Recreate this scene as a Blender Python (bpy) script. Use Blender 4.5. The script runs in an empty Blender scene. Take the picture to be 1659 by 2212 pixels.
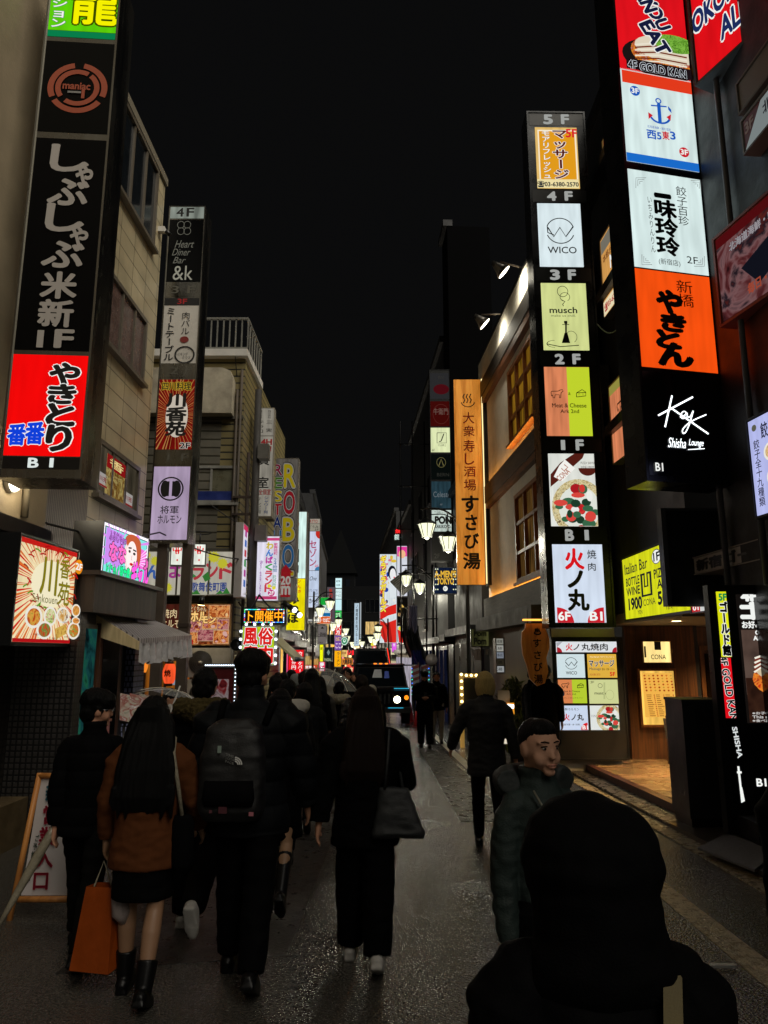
import bpy, bmesh, math, random
from mathutils import Vector, Matrix, noise
random.seed(7)
R = math.radians
SC = bpy.context.scene
COL = SC.collection
# ---------------------------------------------------------------- camera, world, exposure
F, CX, CY, H0, HZ = 1560.0, 829.5, 1106.0, 1.7, 1412.0      # focal length, centre, eye height and horizon (photo units)
PITCH = math.atan((HZ - CY) / F)
SL = 0.0256                                                 # the street falls away gently
cam = bpy.data.cameras.new('camera'); camo = bpy.data.objects.new('camera', cam); COL.objects.link(camo)
cam.sensor_fit = 'VERTICAL'; cam.sensor_height = 36; cam.lens = F / 2212 * 36
cam.clip_start = 0.05; cam.clip_end = 2000
camo.location = (0, 0, H0); camo.rotation_euler = (R(90) + PITCH, 0, 0)
SC.camera = camo
W = bpy.data.worlds.new('World'); SC.world = W; W.use_nodes = True
wb = W.node_tree.nodes['Background']; wb.inputs[0].default_value = (0.95, 0.96, 1.0, 1); wb.inputs[1].default_value = 0.0034
SC.view_settings.view_transform = 'Standard'; SC.view_settings.look = 'None'; SC.view_settings.exposure = 0.0; SC.view_settings.gamma = 1
SC.cycles.use_denoising = True
SC.cycles.max_bounces = 6; SC.cycles.diffuse_bounces = 3; SC.cycles.glossy_bounces = 3
SC.cycles.transmission_bounces = 6; SC.cycles.transparent_max_bounces = 12
SC.cycles.sample_clamp_indirect = 4.0
LIT = 1.0

sl = bpy.data.lights.new('sun', 'SUN'); sl.energy = 3.4; sl.angle = math.radians(60); sl.color = (1, .93, .8)      # very soft fill, added in place of the glow of the lit city
so_ = bpy.data.objects.new('sun', sl); COL.objects.link(so_); so_.rotation_euler = (math.radians(48), 0, math.radians(52))
def gz(y): return -SL * y
def ray(px, py):
    v = -(py - CY) / F; c, s = math.cos(PITCH), math.sin(PITCH)
    return Vector(((px - CX) / F, c - s * v, s + c * v))
def P(px, py, Y):
    d = ray(px, py); return Vector((0, 0, H0)) + d * (Y / d.y)
def G(px, py, z=0.0):
    d = ray(px, py); t = (z - H0) / (d.z + SL * d.y); return Vector((0, 0, H0)) + d * t
def lin(h):
    h = h.lstrip('#'); o = []
    for i in (0, 2, 4):
        c = int(h[i:i+2], 16) / 255; o.append(c / 12.92 if c <= .04045 else ((c + .055) / 1.055) ** 2.4)
    return tuple(o)
# ---------------------------------------------------------------- materials
MC = {}
def newmat(key):
    m = bpy.data.materials.new(key); m.use_nodes = True; nt = m.node_tree
    return m, nt, nt.nodes, nt.links
def em(h, s=1.0, glow=0.0, light=True):
    """something that gives off light; glow = unevenness of the tubes behind the face"""
    k = ('em', h, s, glow, light)
    if k in MC: return MC[k]
    m, nt, N, L = newmat('lit_' + h.lstrip('#'))
    N.remove(N['Principled BSDF']); e = N.new('ShaderNodeEmission'); c = lin(h)
    e.inputs[0].default_value = (*c, 1); e.inputs[1].default_value = s * LIT
    L.new(e.outputs[0], N['Material Output'].inputs[0])
    if glow:
        t = N.new('ShaderNodeTexCoord'); mp = N.new('ShaderNodeMapping'); mp.inputs['Scale'].default_value = (5.5, 5.5, .9)
        n = N.new('ShaderNodeTexNoise'); n.inputs['Scale'].default_value = 1.6; n.inputs['Detail'].default_value = 1
        r = N.new('ShaderNodeMapRange'); r.inputs[1].default_value = .3; r.inputs[2].default_value = .7
        r.inputs[3].default_value = s * LIT * (1 - min(.8, glow*1.6)); r.inputs[4].default_value = s * LIT * (1 + glow * .7)
        L.new(t.outputs['Object'], mp.inputs[0]); L.new(mp.outputs[0], n.inputs[0]); L.new(n.outputs[0], r.inputs[0]); L.new(r.outputs[0], e.inputs[1])
    if not light: m.cycles.emission_sampling = 'NONE'
    MC[k] = m; return m
def ink(h, s=1.0): return em(h, s, 0, False)
def sf(h, rough=.6, var=.0, scale=4, bump=0, metal=0, bscale=None, spec=.5, stretch=None):
    """painted, plastered or metal surface with a little dirt (var) and grain (bump)"""
    k = ('sf', h, rough, var, scale, bump, metal, bscale, spec, stretch)
    if k in MC: return MC[k]
    m, nt, N, L = newmat('surface_' + h.lstrip('#')); b = N['Principled BSDF']; c = lin(h)
    b.inputs['Base Color'].default_value = (*c, 1); b.inputs['Roughness'].default_value = rough; b.inputs['Metallic'].default_value = metal
    b.inputs['Specular IOR Level'].default_value = spec
    if var or bump:
        t = N.new('ShaderNodeTexCoord'); src = t.outputs['Object']
        if stretch:
            mp = N.new('ShaderNodeMapping'); mp.inputs['Scale'].default_value = stretch; L.new(src, mp.inputs[0]); src = mp.outputs[0]
    if var:
        n = N.new('ShaderNodeTexNoise'); n.inputs['Scale'].default_value = scale; n.inputs['Detail'].default_value = 6; n.inputs['Roughness'].default_value = .65
        L.new(src, n.inputs[0])
        r = N.new('ShaderNodeMapRange'); r.inputs[1].default_value = .3; r.inputs[2].default_value = .7; r.inputs[3].default_value = 1 - var; r.inputs[4].default_value = 1 + var * .6
        L.new(n.outputs[0], r.inputs[0])
        mx = N.new('ShaderNodeVectorMath'); mx.operation = 'SCALE'; mx.inputs[0].default_value = c; L.new(r.outputs[0], mx.inputs['Scale']); L.new(mx.outputs[0], b.inputs['Base Color'])
        r2 = N.new('ShaderNodeMapRange'); r2.inputs[1].default_value = .3; r2.inputs[2].default_value = .7; r2.inputs[3].default_value = max(.05, rough - .15); r2.inputs[4].default_value = min(1, rough + .15)
        L.new(n.outputs[0], r2.inputs[0]); L.new(r2.outputs[0], b.inputs['Roughness'])
    if bump:
        n2 = N.new('ShaderNodeTexNoise'); n2.inputs['Scale'].default_value = bscale or scale * 6; n2.inputs['Detail'].default_value = 4; L.new(src, n2.inputs[0])
        bp = N.new('ShaderNodeBump'); bp.inputs['Strength'].default_value = bump; bp.inputs['Distance'].default_value = .02
        L.new(n2.outputs[0], bp.inputs['Height']); L.new(bp.outputs[0], b.inputs['Normal'])
    MC[k] = m; return m
def brickmat(h, mortar, w, hh, rough=.45, gap=.012, off=0.0, bump=.4, key=''):
    """tiles / planks / siding courses: brick texture laid in object x,z"""
    k = ('br', h, mortar, w, hh, gap, off, key)
    if k in MC: return MC[k]
    m, nt, N, L = newmat('courses_' + h.lstrip('#')); b = N['Principled BSDF']; b.inputs['Roughness'].default_value = rough
    t = N.new('ShaderNodeTexCoord'); sp = N.new('ShaderNodeSeparateXYZ'); cb = N.new('ShaderNodeCombineXYZ'); ad = N.new('ShaderNodeMath'); ad.operation = 'ADD'
    L.new(t.outputs['Object'], sp.inputs[0]); L.new(sp.outputs[0], ad.inputs[0]); L.new(sp.outputs[1], ad.inputs[1]); L.new(ad.outputs[0], cb.inputs[0]); L.new(sp.outputs[2], cb.inputs[1])
    br = N.new('ShaderNodeTexBrick'); br.offset = off; br.inputs['Scale'].default_value = 1
    br.inputs['Color1'].default_value = (*lin(h), 1); br.inputs['Color2'].default_value = (*[x * .86 for x in lin(h)], 1); br.inputs['Mortar'].default_value = (*lin(mortar), 1)
    br.inputs['Mortar Size'].default_value = gap; br.inputs['Brick Width'].default_value = w; br.inputs['Row Height'].default_value = hh
    L.new(cb.outputs[0], br.inputs[0])
    n = N.new('ShaderNodeTexNoise'); n.inputs['Scale'].default_value = 1.7; n.inputs['Detail'].default_value = 7; L.new(t.outputs['Object'], n.inputs[0])
    r = N.new('ShaderNodeMapRange'); r.inputs[1].default_value = .3; r.inputs[2].default_value = .7; r.inputs[3].default_value = .72; r.inputs[4].default_value = 1.12; L.new(n.outputs[0], r.inputs[0])
    mx = N.new('ShaderNodeVectorMath'); mx.operation = 'SCALE'; L.new(br.outputs[0], mx.inputs[0]); L.new(r.outputs[0], mx.inputs['Scale']); L.new(mx.outputs[0], b.inputs['Base Color'])
    bp = N.new('ShaderNodeBump'); bp.inputs['Strength'].default_value = bump; bp.inputs['Distance'].default_value = .01; bp.invert = True
    L.new(br.outputs['Fac'], bp.inputs['Height']); L.new(bp.outputs[0], b.inputs['Normal'])
    MC[k] = m; return m
def wood(h1, h2, rough=.5, stretch=(14, 14, 1.2), emit=0.0, bump=.25):
    k = ('wd', h1, h2, rough, stretch, emit)
    if k in MC: return MC[k]
    m, nt, N, L = newmat('wood_' + h1.lstrip('#')); b = N['Principled BSDF']; b.inputs['Roughness'].default_value = rough
    t = N.new('ShaderNodeTexCoord'); mp = N.new('ShaderNodeMapping'); mp.inputs['Scale'].default_value = stretch
    n = N.new('ShaderNodeTexNoise'); n.inputs['Scale'].default_value = 1; n.inputs['Detail'].default_value = 8; n.inputs['Distortion'].default_value = 1.2
    L.new(t.outputs['Object'], mp.inputs[0]); L.new(mp.outputs[0], n.inputs[0])
    cr = N.new('ShaderNodeValToRGB'); e = cr.color_ramp.elements; e[0].position = .32; e[0].color = (*lin(h1), 1); e[1].position = .68; e[1].color = (*lin(h2), 1)
    L.new(n.outputs[0], cr.inputs[0]); L.new(cr.outputs[0], b.inputs['Base Color'])
    if emit: L.new(cr.outputs[0], b.inputs['Emission Color']); b.inputs['Emission Strength'].default_value = emit
    bp = N.new('ShaderNodeBump'); bp.inputs['Strength'].default_value = bump; bp.inputs['Distance'].default_value = .01; L.new(n.outputs[0], bp.inputs['Height']); L.new(bp.outputs[0], b.inputs['Normal'])
    MC[k] = m; return m
def picmat(cols, s=1.0, scale=9, seed=0.0, light=False, dist=1.5):
    """printed, backlit food picture: blotches of a few colours"""
    k = ('pic', tuple(cols), s, scale, seed)
    if k in MC: return MC[k]
    m, nt, N, L = newmat('printed_picture'); N.remove(N['Principled BSDF']); e = N.new('ShaderNodeEmission'); e.inputs[1].default_value = s * LIT
    t = N.new('ShaderNodeTexCoord'); mp = N.new('ShaderNodeMapping'); mp.inputs['Location'].default_value = (seed * 3.1, seed * 1.7, seed * 2.3)
    n = N.new('ShaderNodeTexNoise'); n.inputs['Scale'].default_value = scale; n.inputs['Detail'].default_value = 5; n.inputs['Distortion'].default_value = dist
    L.new(t.outputs['Object'], mp.inputs[0]); L.new(mp.outputs[0], n.inputs[0])
    cr = N.new('ShaderNodeValToRGB'); el = cr.color_ramp.elements
    while len(el) < len(cols): el.new(.5)
    for i, c in enumerate(cols): el[i].position = .3 + .4 * i / max(1, len(cols) - 1); el[i].color = (*lin(c), 1)
    L.new(n.outputs[0], cr.inputs[0]); L.new(cr.outputs[0], e.inputs[0]); L.new(e.outputs[0], N['Material Output'].inputs[0])
    if not light: m.cycles.emission_sampling = 'NONE'
    MC[k] = m; return m
def glassmat(h='#ffffff', rough=.05, alpha=.25):
    k = ('gl', h, rough, alpha)
    if k in MC: return MC[k]
    m, nt, N, L = newmat('clear_sheet'); b = N['Principled BSDF']; b.inputs['Base Color'].default_value = (*lin(h), 1); b.inputs['Roughness'].default_value = rough; b.inputs['Alpha'].default_value = alpha
    MC[k] = m; return m
BLACK = sf('#101112', .35); DARK = sf('#1c1d1f', .45, .15, 3); STEEL = sf('#7d7b74', .28, .2, 2, 0, 1, None, .5, (1, 1, .15)); DSTEEL = sf('#3a3a3c', .35, .2, 3, 0, .8); RUST = sf('#3a2c24', .7, .4, 6)
INK = sf('#0a0a0a', .6); WHITE = sf('#c9c6bf', .5, .12, 3)
# ---------------------------------------------------------------- mesh building
class MB:
    def __init__(s): s.v = []; s.f = []; s.m = []; s.mats = []; s.sm = []
    def mi(s, m):
        if m not in s.mats: s.mats.append(m)
        return s.mats.index(m)
    def add(s, vs, fs, m, smooth=False):
        o = len(s.v); i = s.mi(m); s.v += [tuple(q) for q in vs]
        for f in fs: s.f.append([o + j for j in f]); s.m.append(i); s.sm.append(smooth)
        return s
    def box(s, x0, x1, y0, y1, z0, z1, m):
        return s.add([(x0,y0,z0),(x1,y0,z0),(x1,y1,z0),(x0,y1,z0),(x0,y0,z1),(x1,y0,z1),(x1,y1,z1),(x0,y1,z1)],
                     [(0,3,2,1),(4,5,6,7),(0,1,5,4),(1,2,6,5),(2,3,7,6),(3,0,4,7)], m)
    def quad(s, a, b, c, d, m): return s.add([a, b, c, d], [(0, 1, 2, 3)], m)
    def prism(s, poly, y0, y1, m):            # outline in x,z given thickness along y (y0 = front)
        n = len(poly); vs = [(x, y0, z) for x, z in poly] + [(x, y1, z) for x, z in poly]
        return s.add(vs, [tuple(range(n)), tuple(range(2*n-1, n-1, -1))] + [(i, i + n, (i+1) % n + n, (i+1) % n) for i in range(n)], m)
    def slab(s, poly, z0, z1, m):              # outline in x,y given height
        n = len(poly); g = (lambda z: z if callable(z) else (lambda x, y: z)); a, b = g(z0), g(z1)
        vs = [(x, y, a(x, y)) for x, y in poly] + [(x, y, b(x, y)) for x, y in poly]
        return s.add(vs, [tuple(range(n-1, -1, -1)), tuple(range(n, 2*n))] + [(i, (i+1) % n, (i+1) % n + n, i + n) for i in range(n)], m)
    def tube(s, pts, rad, m, n=10, caps=True, sq=(1, 1)):
        pts = [Vector(p) for p in pts]; rr = rad if isinstance(rad, (list, tuple)) else [rad] * len(pts)
        vs = []; fs = []; up = None
        for i, p in enumerate(pts):
            t = (pts[min(i+1, len(pts)-1)] - pts[max(i-1, 0)]).normalized()
            if up is None: up = Vector((0, 1, 0)) if abs(t.y) < .9 else Vector((1, 0, 0))
            xx = up.cross(t)
            if xx.length < 1e-4: xx = Vector((1, 0, 0)).cross(t)
            xx.normalize(); yy = t.cross(xx).normalized(); up = yy
            r = rr[i]; rx, ry = r if isinstance(r, (list, tuple)) else (r * sq[0], r * sq[1])
            for j in range(n):
                q = 2 * math.pi * j / n; vs.append(p + xx * (math.cos(q) * rx) + yy * (math.sin(q) * ry))
        for i in range(len(pts) - 1):
            for j in range(n): a = i*n + j; b = i*n + (j+1) % n; fs.append((a, b, b + n, a + n))
        if caps: fs.append(tuple(range(n-1, -1, -1))); fs.append(tuple(range((len(pts)-1)*n, len(pts)*n)))
        return s.add(vs, fs, m, True)
    def rings(s, secs, m, n=16, caps=True):     # secs: (cx,cy,cz,rx,ry[,power])
        vs = []; fs = []
        for sec in secs:
            cx, cy, cz, rx, ry = sec[:5]; pw = sec[5] if len(sec) > 5 else 1
            for j in range(n):
                q = 2*math.pi*j/n; c, d = math.cos(q), math.sin(q)
                vs.append((cx + rx*math.copysign(abs(c)**pw, c), cy + ry*math.copysign(abs(d)**pw, d), cz))
        for i in range(len(secs) - 1):
            for j in range(n): a = i*n + j; b = i*n + (j+1) % n; fs.append((a, b, b + n, a + n))
        if caps: fs.append(tuple(range(n-1, -1, -1))); fs.append(tuple(range((len(secs)-1)*n, len(secs)*n)))
        return s.add(vs, fs, m, True)
    def ball(s, c, r, m, n=12, sq=(1, 1, 1)):
        vs = []; fs = []; h = n // 2
        for i in range(h + 1):
            t = math.pi * i / h
            for j in range(n): q = 2*math.pi*j/n; vs.append((c[0] + r*sq[0]*math.sin(t)*math.cos(q), c[1] + r*sq[1]*math.sin(t)*math.sin(q), c[2] - r*sq[2]*math.cos(t)))
        for i in range(h):
            for j in range(n): a = i*n + j; b = i*n + (j+1) % n; fs.append((a, b, b + n, a + n))
        return s.add(vs, fs, m, True)
    def mesh(s, name):
        me = bpy.data.meshes.new(name); me.from_pydata(s.v, [], s.f)
        for m in s.mats: me.materials.append(m)
        me.polygons.foreach_set('material_index', s.m); me.polygons.foreach_set('use_smooth', s.sm); me.update(); return me
    def build(s, name, parent=None, loc=None, rz=None):
        o = bpy.data.objects.new(name, s.mesh(name)); COL.objects.link(o)
        if parent: o.parent = parent
        if loc is not None: o.location = loc
        if rz is not None: o.rotation_euler = (0, 0, rz)
        return o
def tag(o, label, cat, group=None):
    o['label'] = label; o['category'] = cat
    if group: o['group'] = group
    return o
def thing(name, label, cat, loc=(0, 0, 0), rz=0, group=None):
    o = bpy.data.objects.new(name, None); COL.objects.link(o); o.location = loc; o.rotation_euler = (0, 0, rz); o.empty_display_size = .2
    return tag(o, label, cat, group)
def struct(o): o['kind'] = 'structure'; return o
def clone(root, loc, rz=None, label=None):
    def cp(o, par):
        c = o.copy(); COL.objects.link(c)
        if par: c.parent = par
        for ch in o.children: cp(ch, c)
        return c
    r = cp(root, None); r.location = loc
    if rz is not None: r.rotation_euler = (0, 0, rz)
    if label: r['label'] = label
    return r
TMP = bpy.data.scenes.new('workshop')
def evaluated(o):
    TMP.collection.objects.link(o); vl = TMP.view_layers[0]; vl.update(); dg = vl.depsgraph
    me = bpy.data.meshes.new_from_object(o.evaluated_get(dg), depsgraph=dg); TMP.collection.objects.unlink(o); return me
# ---------------------------------------------------------------- lettering
GC = {}
def glyphs(txt, off=0.0, shear=0.0):
    k = (txt, off, shear)
    if k in GC: return GC[k]
    if off: glyphs(txt, 0, shear)
    c = bpy.data.curves.new('lettering', 'FONT'); c.body = txt; c.resolution_u = 3; c.shear = shear
    o = bpy.data.objects.new('lettering', c); me = evaluated(o)
    vs = [(v.co.x, v.co.y) for v in me.vertices]; fs = [tuple(p.vertices) for p in me.polygons]
    bpy.data.objects.remove(o); bpy.data.curves.remove(c); bpy.data.meshes.remove(me)
    if off:                                    # bolder: the strokes repeated round a small circle
        v0, f0 = vs, fs; vs = []; fs = []; n = 8 if off >= .03 else 4
        for i in range(-1, n):
            q = 2*math.pi*i/n; r = off if i >= 0 else 0; o_ = len(vs); vs += [(x + r*math.cos(q), y + r*math.sin(q)) for x, y in v0]; fs += [tuple(o_ + j for j in f) for f in f0]
    GC[k] = (vs, fs); return GC[k]
def bbox(vs): xs = [v[0] for v in vs]; ys = [v[1] for v in vs]; return min(xs), max(xs), min(ys), max(ys)

class Fr:
    """an upright plane in the world; px,py of the photo are carried onto it by the camera ray"""
    def frame(s, px, py, Y, a):
        s.a = R(a); s.u = Vector((math.cos(s.a), math.sin(s.a), 0)); s.n = Vector((math.sin(s.a), -math.cos(s.a), 0)); s.pt = P(px, py, Y); s.O = s.pt
    def hit(s, px, py):
        d = ray(px, py); c = Vector((0, 0, H0)); return c + d * ((s.pt - c).dot(s.n) / d.dot(s.n))
    def uv(s, px, py): q = s.hit(px, py) - s.O; return q.dot(s.u), q.z
class Sign(Fr):
    def __init__(s, name, label, cat, xl, xr, yt, yb, Y, a=0, D=.2, hm=None, group=None, frame=.03, both=False, parent=None):
        ym = (yt + yb) / 2; s.frame(xl, ym, Y, a); xc = (xl + xr) / 2
        A, B, T, Bo = s.hit(xl, ym), s.hit(xr, ym), s.hit(xc, yt), s.hit(xc, yb)
        s.W = (B - A).length; s.H = T.z - Bo.z; s.O = (A + B) / 2; s.O.z = Bo.z; s.xc = xc; s.fr = frame; s.D = D
        s.root = thing(name, label, cat, s.O, s.a, group); s.hm = hm or DSTEEL; w = s.W / 2
        b = MB(); b.box(-w, w, 0, D, 0, s.H, s.hm)
        if frame:                      # raised rim round the face
            f = frame; e = -.018
            b.box(-w, -w + f*.6, e, -.001, 0, s.H, s.hm); b.box(w - f*.6, w, e, -.001, 0, s.H, s.hm)
            b.box(-w + f*.6, w - f*.6, e, -.001, s.H - f*.6, s.H, s.hm); b.box(-w + f*.6, w - f*.6, e, -.001, 0, f*.6, s.hm)
        b.build('housing', s.root); s.L = None; s.pan = None
    def flush(s):
        if s.L and s.L.v: s.clip(); s.L.build('lettering', s.pan)
        s.L = None
    def clip(s):
        u0, u1, v0, v1 = s.r; L = s.L; nf = []; nm = []; ns = []; e = 1e-5
        for f, m, sm in zip(L.f, L.m, L.sm):
            q = [L.v[i] for i in f]
            if all(u0-e <= p[0] <= u1+e and v0-e <= p[2] <= v1+e for p in q): nf.append(f); nm.append(m); ns.append(sm); continue
            for ax, lim, sg in ((0, u0, 1), (0, u1, -1), (2, v0, 1), (2, v1, -1)):
                o = []
                for i, p in enumerate(q):
                    r = q[i-1]; dp, dr = (p[ax]-lim)*sg, (r[ax]-lim)*sg
                    if (dp >= 0) != (dr >= 0): t = dr/(dr-dp); o.append(tuple(r[k]+(p[k]-r[k])*t for k in range(3)))
                    if dp >= 0: o.append(p)
                q = o
                if len(q) < 3: break
            if len(q) >= 3: k = len(L.v); L.v += q; nf.append(list(range(k, k+len(q)))); nm.append(m); ns.append(sm)
        L.f, L.m, L.sm = nf, nm, ns
        used = sorted({i for f in nf for i in f}); mp = {j: i for i, j in enumerate(used)}; L.v = [L.v[i] for i in used]; L.f = [[mp[i] for i in f] for f in nf]
    def panel(s, yt=None, yb=None, m=None, xl=None, xr=None, name='panel', y=-.004):
        s.flush(); f = s.fr
        v1 = s.uv(s.xc, yt)[1] if yt is not None else s.H - f; v0 = s.uv(s.xc, yb)[1] if yb is not None else f
        v0 = max(v0, f * .61); v1 = min(v1, s.H - f * .61); yc = ((yt or 0) + (yb or 0)) / 2
        u0 = s.uv(xl, yc)[0] if xl is not None else -s.W/2 + f; u1 = s.uv(xr, yc)[0] if xr is not None else s.W/2 - f
        s.pan = MB().quad((u0, y, v0), (u1, y, v0), (u1, y, v1), (u0, y, v1), m).build(name, s.root)
        s.L = MB(); s.lay = 0; s.r = (u0, u1, v0, v1); s.y0 = y; return s
    def rc(s, b):
        x0, y0, x1, y1 = b
        if max(map(abs, b)) <= 1.5:                      # fractions of the panel, v counted downwards
            u0, u1, v0, v1 = s.r; return u0 + (u1-u0)*(x0+x1)/2, v1 - (v1-v0)*(y0+y1)/2, (x1-x0)*(u1-u0), (y1-y0)*(v1-v0)
        cx, cy = (x0+x1)/2, (y0+y1)/2; u, v = s.uv(cx, cy)
        return u, v, s.uv(x1, cy)[0] - s.uv(x0, cy)[0], s.uv(cx, y0)[1] - s.uv(cx, y1)[1]
    def yl(s): s.lay += 1; return s.y0 - .002 - .0016 * s.lay
    def _put(s, vs, fs, m, y, fn, n0=0): s.L.add([(fn(a, b)[0], y - (.00012*(i//n0) if n0 else 0), fn(a, b)[1]) for i, (a, b) in enumerate(vs)], fs, m)
    def text(s, t, b, m, bold=0.0, ol=None, vert=False, rot=0, shear=0.0, gap=.06):
        u, v, w, h = s.rc(b)
        if t == '1': bold *= .15
        jobs = []
        if ol: jobs.append((bold + ol[1], ol[0]))
        jobs.append((bold, m)); cr, srr = math.cos(R(rot)), math.sin(R(rot))
        for off, mm in jobs:
            y = s.yl()
            if not vert:
                x0, x1, y0, y1 = bbox(glyphs(t, 0, shear)[0]); vs, fs = glyphs(t, off, shear)
                sx, sy = w / (x1-x0), h / max(y1-y0, .15)
                def fn(a, c): p, q = (a - (x0+x1)/2)*sx, (c - (y0+y1)/2)*sy; return u + p*cr - q*srr, v + p*srr + q*cr
                s._put(vs, fs, mm, y, fn, len(glyphs(t, 0, shear)[0]) if off else 0)
            else:
                n = len(t); ch = h / n
                for i, g in enumerate(t):
                    if g == ' ': continue
                    vs, fs = glyphs(g, off); x0, x1, y0, y1 = bbox(glyphs(g, 0)[0]); cyy = v + h/2 - ch*(i + .5)
                    if ord(g) < 128: sx = w*.62 / max(.45, x1-x0); sy = ch*(1-gap)/.72; ox, oy = (x0+x1)/2, .35
                    else: sx, sy, ox, oy = w / .92, ch*(1-gap)/.92, .5, .38
                    if g in 'ー-〜―': s._put(vs, fs, mm, y, lambda a, c: (u + (c - oy)*sx, cyy - (a - ox)*sy), len(glyphs(g, 0)[0]) if off else 0)
                    else: s._put(vs, fs, mm, y, lambda a, c: (u + (a - ox)*sx, cyy + (c - oy)*sy), len(glyphs(g, 0)[0]) if off else 0)
        return s
    def chars(s, lst, m, bold=0.0, ol=None):
        for t, b in lst: s.text(t, b, m, bold, ol)
        return s
    def rect(s, b, m):
        u, v, w, h = s.rc(b); y = s.yl(); w /= 2; h /= 2; s.L.quad((u-w, y, v-h), (u+w, y, v-h), (u+w, y, v+h), (u-w, y, v+h), m); return s
    def disc(s, b, m, n=24, a0=0, a1=360, inner=0.0):
        u, v, w, h = s.rc(b); y = s.yl(); w /= 2; h /= 2; vs = []; fs = []
        for i in range(n + 1):
            q = R(a0 + (a1-a0)*i/n); vs.append((u + w*math.cos(q), y, v + h*math.sin(q)))
            if inner: vs.append((u + inner*w*math.cos(q), y, v + inner*h*math.sin(q)))
        if inner: fs = [(2*i, 2*i+2, 2*i+3, 2*i+1) for i in range(n)]
        else: vs.append((u, y, v)); fs = [(i, i+1, n+1) for i in range(n)]
        s.L.add(vs, fs, m); return s
    def poly(s, pts, m):
        y = s.yl(); q = [s.rc((a, b, a, b))[:2] for a, b in pts]; s.L.add([(a, y, b) for a, b in q], [tuple(range(len(q)))], m); return s
    def line(s, pts, wd, m):
        y = s.yl(); q = [Vector(s.rc((a, b, a, b))[:2]) for a, b in pts]; vs = []
        for i, p in enumerate(q):
            t = (q[min(i+1, len(q)-1)] - q[max(i-1, 0)]); t = t.normalized() if t.length else Vector((1, 0)); nn = Vector((-t.y, t.x)) * wd / 2
            vs += [(p.x + nn.x, y, p.y + nn.y), (p.x - nn.x, y, p.y - nn.y)]
        s.L.add(vs, [(2*i, 2*i+1, 2*i+3, 2*i+2) for i in range(len(q)-1)], m); return s
    def rays(s, c, n, m, r0=.12, r1=1.0, seed=1):
        rnd = random.Random(seed); u0, u1, v0, v1 = s.r; cu, cv = u0 + (u1-u0)*c[0], v1 - (v1-v0)*c[1]; y = s.yl()
        def edge(q):
            dx, dy = math.cos(q), math.sin(q); ts = []
            if abs(dx) > 1e-6: ts += [((u1 if dx > 0 else u0) - cu) / dx]
            if abs(dy) > 1e-6: ts += [((v1 if dy > 0 else v0) - cv) / dy]
            return min(ts)
        for i in range(n):
            q = 2*math.pi*(i + rnd.random()*.6)/n; e = edge(q)*r1; a = e*(r0 + rnd.random()*.15); d = .35/n*rnd.uniform(.5, 1.6)*2
            s.L.add([(cu + a*math.cos(q), y, cv + a*math.sin(q)), (cu + min(e, edge(q-d))*math.cos(q-d), y, cv + min(e, edge(q-d))*math.sin(q-d)), (cu + min(e, edge(q+d))*math.cos(q+d), y, cv + min(e, edge(q+d))*math.sin(q+d))], [(0, 1, 2)], m)
        return s
    def dish(s, b, cols, seed, rim='#f4efe2', st=.9):
        s.disc(b, ink(rim, st)); x0, y0, x1, y1 = b; dx, dy = (x1-x0)*.12, (y1-y0)*.12
        s.disc((x0+dx, y0+dy, x1-dx, y1-dy), picmat(cols, st, 14, seed)); return s
# ================================================================ ground
def wet_asphalt():
    m, nt, N, L = newmat('wet_asphalt'); b = N['Principled BSDF']
    t = N.new('ShaderNodeTexCoord')
    def nz(sc, det=4, ro=.6):
        n = N.new('ShaderNodeTexNoise'); n.inputs['Scale'].default_value = sc; n.inputs['Detail'].default_value = det; n.inputs['Roughness'].default_value = ro; L.new(t.outputs['Object'], n.inputs[0]); return n
    def rng(n, a, b_, lo=.3, hi=.7):
        r = N.new('ShaderNodeMapRange'); r.inputs[1].default_value = lo; r.inputs[2].default_value = hi; r.inputs[3].default_value = a; r.inputs[4].default_value = b_; L.new(n.outputs[0], r.inputs[0]); return r
    big = nz(.9, 5); grit = nz(48, 4, .75); v = N.new('ShaderNodeTexVoronoi'); v.inputs['Scale'].default_value = 62; L.new(t.outputs['Object'], v.inputs[0])
    cr = N.new('ShaderNodeValToRGB'); e = cr.color_ramp.elements; e[0].position = .3; e[0].color = (.028, .026, .022, 1); e[1].position = .72; e[1].color = (.08, .074, .064, 1); L.new(grit.outputs[0], cr.inputs[0])
    L.new(cr.outputs[0], b.inputs['Base Color'])
    ad = N.new('ShaderNodeMath'); ad.operation = 'ADD'; L.new(rng(big, .06, .26).outputs[0], ad.inputs[0]); L.new(rng(grit, -.06, .1).outputs[0], ad.inputs[1]); L.new(ad.outputs[0], b.inputs['Roughness'])
    b.inputs['Specular IOR Level'].default_value = 1.0
    bp = N.new('ShaderNodeBump'); bp.inputs['Strength'].default_value = .6; bp.inputs['Distance'].default_value = .010; L.new(v.outputs['Distance'], bp.inputs['Height'])
    bp2 = N.new('ShaderNodeBump'); bp2.inputs['Strength'].default_value = .3; bp2.inputs['Distance'].default_value = .05; L.new(big.outputs[0], bp2.inputs['Height']); L.new(bp2.outputs[0], bp.inputs['Normal'])
    L.new(bp.outputs[0], b.inputs['Normal']); return m
ASPH = wet_asphalt()
g = MB(); g.slab([(-400, -30), (400, -30), (400, 900), (-400, 900)], lambda x, y: gz(y) - .5, lambda x, y: gz(y), ASPH)
struct(g.build('ground'))
PAINT = sf('#d2cdc0', .4, .4, 9, .4, 0, 60)
def strip(poly, lift, m, name):
    b = MB(); b.slab(poly, lambda x, y: gz(y) - .2, lambda x, y: gz(y) + lift, m); return b.build(name)
b = MB()
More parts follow.
